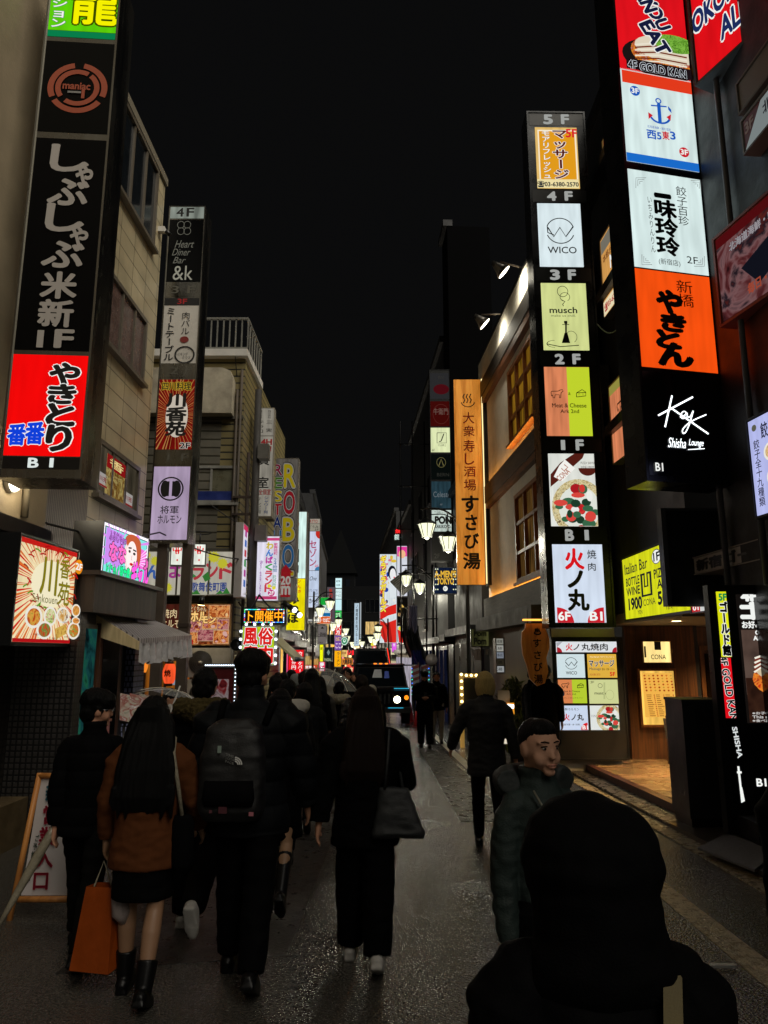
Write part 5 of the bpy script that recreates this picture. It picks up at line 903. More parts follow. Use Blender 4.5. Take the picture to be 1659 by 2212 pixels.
# ================================================================ left shop booth
b = MB(); t = thing('awning_booth', 'dark shop booth with black fascia and glass front left of the street', 'shop booth', (-3.5, 7.9, gz(7.9)))
zf0, zf1 = P(250, 1330, 8.8).z - gz(7.9), P(190, 1248, 8.3).z - gz(7.9); WD = wood('#1d1712', '#3b2f26', .6, (10, 10, 1))
b.box(-.75, .3, .1, 2.3, zf0, zf1, WD); b.build('fascia', t); MB().box(-.77, .37, .05, 2.36, zf1+.002, zf1+.05, sf('#26211e', .5)).build('cap', t)
MB().box(-.75, .2, .0, .2, -.2, zf0-.003, brickmat('#34312f', '#0d0c0c', .06, .06, .4, .01, key='mo')).build('pillar', t)
MB().box(-.75, .1, .21, 2.2, -.2, zf0-.003, sf('#15120f', .5)).build('wall', t)
MB().box(.11, .15, .24, .66, .05, zf0-.12, sf('#3d2d22', .4)).build('window', t)
MB().box(.151, .156, .27, .63, .1, zf0-.17, picmat(('#081416', '#123436', '#1f5a5a', '#2a7a58', '#0c2426'), .4, 2.2, 3)).build('glass', t)
d = MB(); d.box(.11, .16, .72, 1.5, .0, zf0-.1, wood('#3b2418', '#5f3d28', .4)); d = d.build('door', t); MB().box(.161, .166, .84, 1.38, .15, zf0-.25, sf('#0c0d0e', .1)).build('glass', d); MB().box(.167, .17, 1.05, 1.2, .95, 1.15, sf('#a86a6a', .6)).build('notice', d)
MB().box(-.1, .22, 1.8, 2.2, -.2, zf0-.003, brickmat('#aab0d8', '#2a2c3c', .055, .07, .3, .01, .5, key='gm')).build('pillar', t)
AW = brickmat('#b0aaac', '#4a4448', .09, 30, .35, .012, key='aw'); t = thing('awning', 'small ribbed shop awning with a hanging clear plastic valance', 'awning', (0, 0, 0))
A0 = P(184, 1324, 8.6); A1 = Vector((A0.x, 10.9, A0.z + .02)); B0 = P(302, 1386, 8.85); B1 = P(414, 1377, 11.2); t.location = A0
q = [v - A0 for v in (A0, B0, B1, A1)]; b = MB(); k = Vector((0, 0, .035)); b.add([*(v+k for v in q), *(v-k for v in q)], [(0, 1, 2, 3), (7, 6, 5, 4), (0, 4, 5, 1), (1, 5, 6, 2), (2, 6, 7, 3), (3, 7, 4, 0)], AW); b.build('roof_sheet', t)
b = MB(); kk = Vector((0, .0, 0)); e0 = q[0]; e1 = q[1]; b.add([e0+Vector((0, -.04, .06)), e1+Vector((0, -.04, .0)), e1+Vector((0, -.04, -.1)), e0+Vector((0, -.04, -.22)), e0+Vector((0, 0, .06)), e1+Vector((0, 0, .0)), e1+Vector((0, 0, -.1)), e0+Vector((0, 0, -.22))], [(0, 3, 2, 1), (4, 5, 6, 7), (0, 1, 5, 4), (2, 3, 7, 6), (1, 2, 6, 5), (3, 0, 4, 7)], wood('#a8946a', '#cdb88a', .6)); b.build('end_board', t)
b = MB(); n = 40; vs = []
for i in range(n+1):
    f_ = i/n; c = q[1].lerp(q[2], f_); w = .035*math.sin(i*1.5); vs += [c + Vector((w*.4, 0, -.02)), c + Vector((w, 0, -.16)), c + Vector((w*1.3, 0, -.24 - .055*abs(math.sin(i*.62))))]
b.add(vs, [(3*i+j, 3*i+j+1, 3*i+j+4, 3*i+j+3) for i in range(n) for j in (0, 1)], sf('#c8c6ca', .18, .3, 8, 0, 0, None, .8), True); b.build('valance', t)
# ---- grilled meat shop at the foot of the siding house
Y = 15.9
def onS(x, y): return P(x, y, Y)
def acunit(px, py, w, h, label):
    p = onS(px, py); t = thing('air_conditioner', label, 'air conditioner', (p.x, 15.85, p.z), 0, 'air conditioner units beside the meat shop'); m = sf('#98948a', .5, .25, 3)
    MB().box(-w/2, w/2, 0, .3, 0, h, m).build('casing', t); b = MB(); r = h*.4; cx = -w*.14
    for k in range(6): b.tube([(cx + r*(.25+.15*k)*math.cos(a*.3), -.012, h/2 + r*(.25+.15*k)*math.sin(a*.3)) for a in range(22)], .006, sf('#3d3b36', .5), 5, False)
    b.build('grille', t); b = MB(); b.tube([(cx, -.004, h/2), (cx, -.008, h/2)], r, sf('#4a463f', .5), 24); b.tube([(cx, -.03, h/2), (cx, -.01, h/2)], r*.17, m, 12); b.build('fan', t)
acunit(447, 1463, 1.0, .62, 'upper grey air conditioner unit on the shelf beside the meat shop'); acunit(447, 1530, .95, .6, 'lower grey air conditioner unit beside the meat shop door')
p = onS(360, 1560); t = thing('meat_shop', 'amber lit grilled meat shop opening behind the umbrella', 'shop', (p.x, 15.9, gz(15.9))); b = MB()
b.box(-1.0, .5, .0, .06, 0, 1.95, em('#a8621c', .55, .7)); b.build('window', t); b = MB(); [b.box(x, x+.05, -.04, -.001, 0, 1.95, wood('#2a1a10', '#4a2c17')) for x in (-1.0, -.55, -.1, .45)]; b.box(-1.0, .5, -.05, -.041, .95, 1.0, wood('#2a1a10', '#4a2c17')); b.build('frame', t)
b = MB(); r_ = random.Random(3); [b.box(x, x+.16, -.012, -.001, z, z+.22, ink(r_.choice(('#e8c8a0', '#d8702a', '#b03a1a', '#8fa0b0')), .7)) for x in (-.9, -.42, .05, .25) for z in (.2, .55, 1.1, 1.45)]; b.build('poster', t)
def rlantern(px, py, Y, r, lab, c='#f2542a'):
    p = P(px, py, Y); t = thing('paper_lantern', lab, 'lantern', p, 0, 'red paper lanterns at the meat shop'); h = r*1.45
    MB().rings([(0, 0, -h + 2*h*i/14, r*(.62 + .4*math.sin(math.pi*(i+.5)/15))*(1 + .02*(i % 2)), r*(.62 + .4*math.sin(math.pi*(i+.5)/15))*(1+.02*(i % 2))) for i in range(15)], em(c, 1.1, .25), 18).build('shade', t)
    b = MB(); b.tube([(0, 0, h), (0, 0, h+.05)], r*.55, BLACK, 12); b.tube([(0, 0, -h-.05), (0, 0, -h)], r*.55, BLACK, 12); b.tube([(0, 0, h), (0, 0, h+.3)], .01, BLACK, 6); b.build('cap', t)
    vs, fs = glyphs('焼', .03); b = MB(); s_ = r*1.05; b.add([((u-.5)*s_, -r*1.06, (v-.4)*s_+r*.1) for u, v in vs], fs, INK); b.build('lettering', t)
rlantern(366, 1455, 14.6, .13, 'glowing red paper lantern with one black character behind the umbrella'); rlantern(309, 1437, 15.2, .1, 'small amber round lantern left of the steel poles', '#f0862a')
p = onS(428, 1322); t = thing('flood_lamp', 'black clip flood lamp shining on the meat photo board', 'flood lamp', P(437, 1290, 15.7)); MB().tube([(0, 0, 0), (-.02, .02, -.16)], [.05, .085], BLACK, 12).build('shade', t); MB().tube([(-.021, .021, -.163), (-.022, .022, -.168)], .075, em('#ffe9a0', 6), 12).build('bulb', t); MB().tube([(0, 0, 0), (.1, .0, .05), (.95, .1, .08)], .012, WHITE, 6).build('arm', t)
l = bpy.data.lights.new('flood_light', 'SPOT'); l.energy = 80; l.color = (1, .82, .5); l.spot_size = R(130); l.spot_blend = .8; lo = bpy.data.objects.new('flood_light', l); COL.objects.link(lo); lo.parent = t; lo.location = (-.03, .03, -.2); lo.rotation_euler = (R(12), 0, 0)
def cable(pts, lab, r=.012, sag=.25):
    b = MB()
    for a, c in zip(pts, pts[1:]): a, c = Vector(a), Vector(c); b.tube([a.lerp(c, i/10) - Vector((0, 0, sag*math.sin(math.pi*i/10))) for i in range(11)], r, INK, 5, False)
    o = b.build('cable'); tag(o, lab, 'cable', 'overhead cables at the siding house')
def wallac(x, y, z, rz, lab):
    t = thing('air_conditioner', lab, 'air conditioner', (x, y, z), rz, 'air conditioner units on the walls'); m = sf('#7d7a72', .5, .25, 3); MB().box(-.4, .4, 0, .3, 0, .58, m).build('casing', t); b = MB(); b.tube([(-.08, -.004, .29), (-.08, -.008, .29)], .22, sf('#24221f', .5), 20); b.build('fan', t); b = MB(); b.box(-.42, .42, .0, .32, -.05, -.002, RUST); b.build('bracket', t)
wallac(-3.05, 18.2, 3.6, R(90), 'lower air conditioner unit on the grey sided wall'); wallac(-3.08, 19.6, 5.4, R(90), 'higher air conditioner unit on the grey sided wall'); wallac(3.93, 13.2, 6.45, R(-90), 'air conditioner unit on the corner building beside the five floor sign tower')
cable([P(100, 1130, 7.5), P(345, 1150, 12.4), P(545, 1210, 16.2)], 'long black cable strung along the left buildings below the sign towers', .014, .12)
cable([P(1290, 700, 11.9), P(1350, 690, 10.5), P(1560, 560, 8.2)], 'black cable strung between the two right sign towers', .012, .2)
cable([P(548, 985, 16.2), P(600, 1090, 22), P(668, 1190, 35)], 'thin black cable running down the left row from the utility pole', .014, .15)
# booth with LED edge
p = P(478, 1437, 13.6); t = thing('led_booth', 'dark red booth edged with a line of white LED dots', 'booth', (p.x, 13.6, gz(13.6))); H_ = p.z - gz(13.6)
w0, w1 = P(445, 1440, 13.6).x - p.x, P(510, 1440, 13.6).x - p.x
MB().box(w0, w1, 0, .5, 0, H_, sf('#5a1a1c', .35, .3, 2)).build('panel', t); b = MB(); b.box(w0-.02, w1+.03, -.03, -.001, H_-.04, H_+.03, sf('#57544f', .4)); b.box(w1-.03, w1+.03, -.03, -.001, 0, H_-.041, sf('#57544f', .4)); b.build('frame', t)
b = MB(); [b.ball((w0 + (w1-w0)*i/17, -.04, H_), .012, em('#dceaff', 4), 6) for i in range(18)]; [b.ball((w1, -.04, H_*i/26), .012, em('#dceaff', 4), 6) for i in range(26)]; b.build('bulb', t)
b = MB(); b.quad((w0+.1, -.004, .3), (w1-.12, -.004, .3), (w1-.12, -.004, H_-.25), (w0+.1, -.004, H_-.25), picmat(('#3a1214', '#8a2a2c', '#b0a0a0', '#5a1a1c'), .4, 4, 2)); b.build('poster', t)
p = P(512, 1393, 15.3); t = thing('vent_pipe', 'round grey exhaust pipe end left of the lime green board', 'pipe', p); MB().tube([(0, -.12, 0), (0, .5, 0), (.02, .6, -.2), (.02, .6, -1.6)], .13, sf('#8c8983', .35, .2, 4, 0, .5), 16, False).build('pipe_wall', t); MB().tube([(0, -.05, 0), (0, -.04, 0)], .12, BLACK, 16).build('opening', t)
# black pole and cables on the corner
t = thing('utility_pole', 'dark utility pole with boxes at the corner of the siding house', 'utility pole', (P(548, 1300, 16.4).x, 16.1, gz(16.4))); MB().tube([(0, 0, -.2), (0, 0, 8.2)], [.11, .08], sf('#2f2c29', .7, .2), 12).build('pole', t)
[MB().box(.05, .3, -.15, .1, z, z+.35, sf('#6a6862', .5, .2)).build('box', t) for z in (6.5, 4.6)]; b = MB(); [b.box(-.5, .02, -.03, .03, z, z+.05, RUST) for z in (5.6, 5.2, 4.2, 3.6)]; b.build('bracket', t)
cable([P(508, 770, 16), P(530, 915, 17), P(553, 1200, 18)], 'black cable dropping from the roof railing down the corner of the siding house')
cable([P(455, 1090, 15.9), P(515, 1130, 15.9)], 'slack black cable across the lower yellow siding', .012, .02)
cable([P(515, 1300, 15.8), P(560, 1285, 16), P(640, 1315, 18)], 'tangled black cable sagging above the dot matrix ticker', .02)
t = thing('spot_lamp', 'twin headed black spot lamp beside the yellow skewer sign', 'spot lamp', P(629, 1318, 17)); b = MB(); b.tube([(-.2, 0, .18), (.05, 0, .02)], .07, BLACK, 10); b.tube([(0, .1, .06), (.16, .1, -.08)], .06, BLACK, 10); b.build('shade', t); b = MB(); b.ball((.08, -.02, 0), .06, em('#f2f7ff', 6), 10); b.ball((.19, .08, -.11), .06, em('#f2f7ff', 6), 10); b.build('bulb', t)
t = thing('shop_awning', 'slanted pale awning over the red karaoke sign side of the street', 'awning', P(580, 1395, 21)); a = P(655, 1420, 24) - t.location; b = MB(); b.add([(0, 0, .3), (.0, 2.5, .3), (a.x, a.y, a.z), (a.x, a.y-2.2, a.z), (0, 0, .25), (0, 2.5, .25), (a.x, a.y, a.z-.1), (a.x, a.y-2.2, a.z-.1)], [(0, 3, 2, 1), (4, 5, 6, 7), (0, 4, 7, 3), (3, 7, 6, 2)], sf('#8a8466', .6, .3, 3)); b.build('cloth', t); MB().tube([(a.x, a.y-2.2, a.z-.05), (a.x, a.y, a.z-.05)], .07, sf('#3a3f48', .4), 8).build('roller', t)
# ---- whiteboard A frame at lower left
t = thing('a_frame_sign', 'wooden framed whiteboard with teal and red brush writing at the lower left', 'signboard', G(85, 1990)); Yb = t.location.y
s = Fr(); s.frame(90, 1830, Yb, -6); OW = wood('#a0622a', '#c98845', .5)
def bp_(x, y, lift=0): q = s.hit(x, y) - t.location; q.y += (q.z)*.18 + lift; return q
b = MB()
for (x0, y0, x1, y1) in ((62, 1678, 20, 1990), (150, 1680, 158, 1952)): b.tube([bp_(x0, y0), bp_(x1, y1)], .022, OW, 6)
for (x0, y0, x1, y1) in ((62, 1684, 150, 1686), (36, 1945, 152, 1945)): b.tube([bp_(x0, y0), bp_(x1, y1)], .022, OW, 6)
b.build('frame', t); b = MB(); b.add([bp_(64, 1690, .01), bp_(149, 1690, .01), bp_(150, 1938, .01), bp_(40, 1938, .01)], [(0, 1, 2, 3)], sf('#b9b2b0', .4, .05)); o = b.build('board', t); b = MB()
def hand(ch, x0, y0, x1, y1, m):
    vs, fs = glyphs(ch, .03); b.add([bp_(x0 + (x1-x0)*u, y1 - (y1-y0)*(v+.1), -.004) for u, v in vs], fs, m)
for i, c in enumerate('新営業入口'): hand(c, 78 - i*4, 1700 + i*46, 118 - i*4, 1742 + i*46, sf('#1c5a6a', .5) if i == 0 else sf('#a01a34', .5))
for i, c in enumerate('ご予約承り中'): hand(c, 62 - i*2.5, 1810 + i*17, 72 - i*2.5, 1825 + i*17, sf('#3a4a3a', .5))
for i, c in enumerate('飲み放題あります'): hand(c, 138 - i*.5, 1790 + i*13, 148 - i*.5, 1802 + i*13, sf('#2a2a2e', .5))
b.build('lettering', o)
t = thing('leaflet_rack', 'rack of glossy menu leaflets beside the booth door', 'leaflet rack', P(285, 1560, 7.2)); b = MB()
for i in range(3): b.add([(-.12+.1*i, -.02*i, .02), (-.02+.1*i, -.02*i, .0), (-.05+.1*i, .05-.02*i, .25), (-.15+.1*i, .05-.02*i, .27)], [(0, 1, 2, 3)], picmat(('#4a5a3a', '#c8b8a0', '#a0584a', '#e8e0d0'), .3, 9, i))
b.build('leaflet', t); b = MB(); [b.tube([(x, .08, -1.1), (x, .08, 0)], .012, BLACK, 6) for x in (-.1, .15)]; b.box(-.14, .2, .06, .1, -.02, .0, BLACK); b.build('stand', t)
# ================================================================ right side furniture
p = P(1160, 1400, 12.6); t = thing('wood_slab_sign', 'rough edged orange wooden slab sign hanging before the timber tavern', 'sign', P(1160, 1483, 12.6))
f_ = 12.6/1560; ol = [(1140, 1352), (1181, 1352), (1183, 1366), (1189, 1384), (1189, 1402), (1181, 1424), (1184, 1452), (1176, 1476), (1160, 1482), (1146, 1468), (1140, 1440), (1132, 1416), (1130, 1390), (1132, 1370), (1139, 1364)]
pts = [((x-1160)*f_, (1483-y)*f_) for x, y in ol][::-1]; MB().prism(pts, -.04, .04, wood('#8a4a18', '#c07a30', .5, (8, 8, 1.5), .06)).build('board', t); b = MB()
for i, c in enumerate('♨すさび湯'):
    vs, fs = glyphs(c, .02); w = .16 if i else .12; b.add([((u-.5)*w + .02, -.044, .93 - i*.2 + (v-.4)*w) for u, v in vs], fs, INK)
b.build('lettering', t); b = MB(); [b.tube([(x, 0, 1.05), (x, 0, 1.3)], .008, INK, 5) for x in (-.12, .12)]; b.build('chain', t)
b = MB(); b.box(-.22, .24, -.14, -.08, 1.1, 1.13, em('#ffb04a', 2.0)); b.build('strip_light', t)
def leaves(b, c, r, n, mats, sz, rnd, sq=(1, 1, 1)):
    for i in range(n):
        d = Vector((rnd.gauss(0, 1), rnd.gauss(0, 1), rnd.gauss(0, 1))).normalized() * (r * rnd.random()**.45); p = Vector(c) + Vector((d.x*sq[0], d.y*sq[1], d.z*sq[2]))
        a = Vector((rnd.uniform(-1, 1), rnd.uniform(-1, 1), rnd.uniform(.2, 1.2))).normalized(); bb = a.cross(Vector((rnd.uniform(-1, 1), rnd.uniform(-1, 1), rnd.uniform(-1, 1)))).normalized(); s1 = sz*rnd.uniform(.6, 1.4)
        b.add([p - a*s1, p + bb*s1*.22, p + a*s1, p - bb*s1*.22], [(0, 1, 2, 3)], rnd.choice(mats))
t = thing('potted_plant', 'bushy green potted plant between the tavern menu stand and the two dark men', 'plant', (P(1118, 1600, 14.4).x, 14.4, gz(14.4))); b = MB(); rnd = random.Random(8)
LM = [sf('#3f4a1c', .5), sf('#566222', .5), sf('#2a3514', .5), sf('#6f7428', .5)]
for k in range(7): b_ = Vector((rnd.uniform(-.16, .16), rnd.uniform(-.15, .15), .4 + k*.17)); leaves(b, b_, .2, 130, LM, .09, rnd)
b.build('foliage', t); MB().rings([(0, 0, 0, .13, .13), (0, 0, .32, .18, .18)], sf('#3a322c', .7), 14).build('pot', t); MB().tube([(0, 0, .3), (.02, 0, 1.2)], .02, RUST, 6).build('stem', t)
t = thing('menu_stand', 'white menu stand under a clip lamp in front of the timber tavern', 'menu stand', (P(1096, 1590, 13.6).x, 13.6, gz(13.6))); b = MB(); b.add([(-.16, 0, .45), (.16, -.02, .45), (.14, .16, .98), (-.14, .18, .98)], [(0, 1, 2, 3)], em('#f2e6cc', .9, .3)); b.build('menu_page', t); b = MB(); [b.tube([(x, .02, 0), (x*.7, .17, 1.0)], .012, DSTEEL, 6) for x in (-.17, .17)]; b.tube([(0, .45, 0), (0, .17, 1.0)], .012, DSTEEL, 6); b.build('stand', t); b = MB(); b.tube([(-.05, 0, 1.12), (.13, 0, 1.1)], .035, em('#f4f8ff', 4), 8); b.build('clip_lamp', t)
MB().box(-.12, .1, .2, .23, 1.12, 1.38, sf('#a08a66', .7)).build('notice', t); MB().box(.02, .16, .1, .12, .96, 1.16, em('#f09a2a', 1.0)).build('card', t)
t = thing('poster_stand', 'narrow poster stand with a pizza picture left of the directory box', 'poster stand', (P(1180, 1620, 12.9).x, 12.8, gz(12.9)+.05)); MB().box(-.1, .1, 0, .03, 0, 1.38, DSTEEL).build('stand', t); b = MB(); b.quad((-.085, -.004, .62), (.085, -.004, .62), (.085, -.004, 1.34), (-.085, -.004, 1.34), em('#cfd2cc', .6)); b.quad((-.085, -.008, 1.0), (.085, -.008, 1.0), (.085, -.008, 1.34), (-.085, -.008, 1.34), picmat(('#2a4a1c', '#d8c88a', '#c03a2a', '#6a8a3a'), .7, 18, 2)); b.build('poster', t)
def board(name, label, cat, xl, xr, yt, yb, Y, fm, m, fr=.05):
    s = S(name, label, cat, xl, xr, yt, yb, Y, 1.5, .06, fm, None, fr); s.panel(None, None, m); return s
s = board('lamp_sign', 'glowing cream nameplate with a notch over the menu board', 'sign', 1389, 1449, 1385, 1432, 13.75, sf('#c9a45a', .5), em('#fbdc8c', 1.25, .15), .01); s.rect((1413, 1384, 1427, 1404), INK).text('CONA', (1406, 1414, 1438, 1424), sf('#4a3a24', .5), .01).rect((1391, 1396, 1395, 1420), INK)
s = board('menu_board', 'tall framed menu board glowing amber on the panelled wall', 'menu board', 1381, 1464, 1444, 1571, 13.8, wood('#5a3414', '#8a5526', .4), em('#f8c25a', 1.15, .25), .045); s.rect((.06, .04, .94, .86), ink('#f0b24c', 1.0)); rnd = random.Random(6)
for i in range(6):
    for j in range(8): s.disc((.12+.13*j - .03, .07+.055*i, .12+.13*j+.03, .105+.055*i), ink(rnd.choice(('#b8501c', '#d87a2a', '#a03a14', '#c89a3a'))), 10) if .12+.13*j < .92 else None
for i in range(12):
    for j in range(3): s.rect((.1+.28*j, .44+.034*i, .1+.28*j+.2*rnd.uniform(.5, 1), .452+.034*i), ink('#8a4a1a')); s.disc((.31+.28*j, .436+.034*i, .35+.28*j, .462+.034*i), ink(rnd.choice(('#b8501c', '#c86a2a'))), 8)
for s_ in ALLS[-2:]: s_.flush()
t = thing('easel_board', 'small chalk easel board reading OPEN in front of the panelled wall', 'easel board', (P(1463, 1650, 13.2).x, 13.2, gz(13.2)+.155)); b = MB(); b.add([(-.17, 0, .42), (.25, 0, .42), (.25, .06, .76), (-.17, .06, .76)], [(0, 1, 2, 3)], sf('#1c1614', .6)); o = b.build('board', t); b = MB()
for tx, x0, z0, w, h, m in (('OPEN', -.12, .47, .32, .11, KW), ('Come In', -.1, .65, .24, .06, ink('#a89a8a', .6)), ("We're", -.02, .6, .14, .03, ink('#8a7a6a', .5))):
    vs, fs = glyphs(tx, .02); x_, X_, y_, Y_ = bbox(vs); b.add([(x0 + (u-x_)/(X_-x_)*w, -.006 + (z0 + (v-y_)/(Y_-y_)*h - .42)*.18, z0 + (v-y_)/(Y_-y_)*h) for u, v in vs], fs, m)
b.build('lettering', o); b = MB(); [b.tube([(x, -.06, 0), (x*.75+.02, .08, .8)], .014, wood('#2a1c12', '#4a3020'), 6) for x in (-.17, .22)]; b.tube([(.03, .4, 0), (.03, .09, .8)], .014, wood('#2a1c12', '#4a3020'), 6); b.build('leg', t)
p = G(1515, 1795); Yq = 8.35; x0, x1 = P(1479, 1600, Yq).x, P(1573, 1600, Yq).x; zt = P(1520, 1517, Yq).z; t = thing('podium', 'dark slate coloured podium box standing on the forecourt edge', 'podium', ((x0+x1)/2, Yq, gz(Yq)+.05)); w = (x1-x0)/2; h = zt - t.location.z; PD = sf('#2b2d36', .4, .15, 3)
MB().box(-w, w, 0, .5, .1, h, PD).build('cabinet', t); MB().box(-w-.01, w+.01, -.012, .51, h+.001, h+.03, sf('#383a42', .4)).build('top', t); MB().box(-w+.02, w+.3, .02, .48, 0, .099, BLACK).build('plinth', t); b = MB(); b.box(-w*.45, w*.95, -.006, -.001, .2, h-.06, sf('#24262e', .35)); b.build('door', t)
t = thing('step_block', 'low dark step with a steel edge under the pylon sign', 'step', (3.75, 7.5, gz(7.5)+.06)); MB().box(-.1, 1.5, 0, .6, 0, .2, sf('#242326', .5, .2)).build('block', t); MB().box(-.1, 1.5, -.02, .03, .201, .215, STEEL).build('edge', t)
p = G(1562, 2094) + Vector((0, 0, .012)); t = thing('white_stick', 'short white flat stick lying on the road at the lower right', 'litter', p); MB().box(-.075, .075, -.018, .018, .002, .016, sf('#cfd2d2', .5)).build('stick', t)
# sidewalk menu frame with bulbs
Yq = 17.6; t = thing('bulb_frame', 'white notice frame ringed with warm round bulbs before the tavern', 'notice frame', (P(1018, 1500, Yq).x, Yq, gz(Yq))); x0, x1 = P(997, 1500, Yq).x - t.location.x, P(1040, 1500, Yq).x - t.location.x; z1 = P(1018, 1455, Yq).z - t.location.z; z0 = z1 - .95; b = MB()
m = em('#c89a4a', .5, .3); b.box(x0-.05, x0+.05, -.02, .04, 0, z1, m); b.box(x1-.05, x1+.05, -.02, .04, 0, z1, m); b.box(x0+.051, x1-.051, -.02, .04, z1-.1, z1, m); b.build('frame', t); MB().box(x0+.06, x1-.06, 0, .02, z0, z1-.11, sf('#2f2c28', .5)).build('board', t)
b = MB(); [b.ball((x0, -.045, z1-.02-.155*i), .035, em('#ffe08a', 5), 8) for i in range(7)]; [b.ball((x0 + (x1-x0)*i/4, -.045, z1-.04), .035, em('#ffe08a', 5), 8) for i in range(1, 5)]; b.build('bulb', t)
s = S('hanging_sign', 'dim yellow green shop sign over hanging white cloths beyond the tavern', 'sign', 1017, 1057, 1358, 1397, 18.7, 2, .12, DSTEEL, None, .02); s.panel(None, None, em('#5a5a34', .4, .5)).text('Pom', (1024, 1362, 1050, 1374), sf('#1c2430', .5), .04).text('Pom', (1024, 1378, 1050, 1392), sf('#1c2430', .5), .04); s.flush()
rnd = random.Random(4); b = MB()
for i, (x, w, h, c) in enumerate(((1022, 6, 14, '#b9b4b8'), (1032, 16, 24, '#d8d4da'), (1044, 6, 60, '#5a5670'), (1052, 6, 12, '#d8d4da'))):
    a = P(x-w/2, 1402, 18.7); c_ = P(x+w/2, 1402+h, 18.7); o = MB(); n = 6; o.add([q_ for k in range(n+1) for q_ in ((0 + (c_.x-a.x)*k/n, .02*math.sin(k*2), 0), ((c_.x-a.x)*k/n, .03*math.sin(k*2.3), c_.z-a.z))], [(2*k, 2*k+1, 2*k+3, 2*k+2) for k in range(n)], sf(c, .8), True); o = o.build('hanging_cloth'); o.location = a; tag(o, ('narrow pale cloth at the left end of the row', 'broad white cloth in the middle of the row', 'long grey cloth hanging lowest of the row', 'small white cloth at the right end of the row')[i], 'cloth', 'cloths hung under the yellow green shop sign')
far('column of five dim pale notices beside the tavern doorway', 1071, 1090, 1378, 1455, 14.6, [(1379+15*i, 1392+15*i, em(('#a8a89c', '#c9c9c0', '#9aa2ae', '#3a3428', '#c0c4c4')[i], .5), [(('和食', '海鮮', '寿司', '酒', '湯')[i], (1074, 1382+15*i, 1085, 1389+15*i), INK)]) for i in range(5)], 'notice_column'); ALLS[-1].flush()
# construction side, farther right
def curtain(label, x0, x1, yt, yb, Y, col, amp=.12, dx=0):
    a, c = P(x0, yt, Y), P(x1, yb, Y); t = MB(); nx, nz = 26, 12; vs = []
    for j in range(nz+1):
        for i in range(nx+1): u, v = i/nx, j/nz; vs.append(((c.x-a.x)*u + dx*v*v, amp*math.sin(u*19 + v*1.3) + .08*noise.noise((u*4, v*3, x0)), (c.z-a.z)*v + .12*math.sin(u*7)*v))
    t.add(vs, [(j*(nx+1)+i, j*(nx+1)+i+1, (j+1)*(nx+1)+i+1, (j+1)*(nx+1)+i) for j in range(nz) for i in range(nx)], sf(col, .45, .4, 3), True); o = t.build('sheet'); o.location = a; tag(o, label, 'sheet', 'protective sheets hung on the scaffolding')
curtain('gathered black sheet bulging at street level on the scaffolding', 866, 905, 1352, 1422, 29, '#1a1c20', .18, .35)
curtain('blue tail of plastic sheet hanging below the black one', 888, 910, 1405, 1438, 28.8, '#1c2f8a', .12, .2)
curtain('torn pale lavender sheet hanging high on the scaffolding', 884, 902, 1308, 1362, 28.6, '#8a88a8', .08)
curtain('thin grey torn sheet left of the lavender one', 868, 880, 1312, 1368, 28.8, '#55524e', .1)
t = thing('scaffold', 'dark pipe scaffolding standing against the building right of the lamps', 'scaffolding', (P(905, 1400, 29).x - .2, 28.9, gz(29))); b = MB(); PM = sf('#2a2a2c', .4, .2, 4, 0, .6)
for x in (-.5, 0, .5, .9): b.tube([(x, .1, 0), (x, .1, 12)], .03, PM, 6)
b.build('upright', t); b = MB(); [b.tube([(-.6, .06, z), (1.0, .06, z)], .025, PM, 6) for z in (2, 3.8, 5.6, 7.4, 9.2, 11)]; b.build('rail', t)
t = thing('slat_rack', 'tilted dark slatted panel strung with small lights above the second lamps', 'panel', P(868, 1262, 31)); b = MB(); b.add([(-.5, 0, .1), (.2, .1, .65), (.75, 0, .1), (.05, -.1, -.5), (-.5, .05, .1), (.2, .15, .65), (.75, .05, .1), (.05, -.05, -.5)], [(0, 3, 2, 1), (4, 5, 6, 7), (0, 1, 5, 4), (2, 3, 7, 6)], sf('#242321', .5)); b.build('panel', t); b = MB(); [b.tube([(-.5+.055*i, -.12, .1-.06*i), (.2+.055*i, -.01, .65-.055*i)], .012, sf('#5a5852', .4), 5) for i in range(10)]; b.build('slat', t)
t = thing('traffic_mirror', 'round pale traffic mirror on a post by the scaffolding', 'mirror', (P(932, 1440, 23).x, 23, gz(23))); z = P(932, 1425, 23).z - gz(23); MB().tube([(0, 0, 0), (0, 0, z)], .035, sf('#6a6660', .5), 8).build('post', t); MB().tube([(0, -.08, z), (0, -.04, z)], .17, sf('#b9b2b6', .1, .3, 6, 0, .4), 24).build('mirror_face', t); MB().tube([(0, -.06, z), (0, -.02, z)], .185, sf('#6a5a50', .5), 24).build('rim', t)
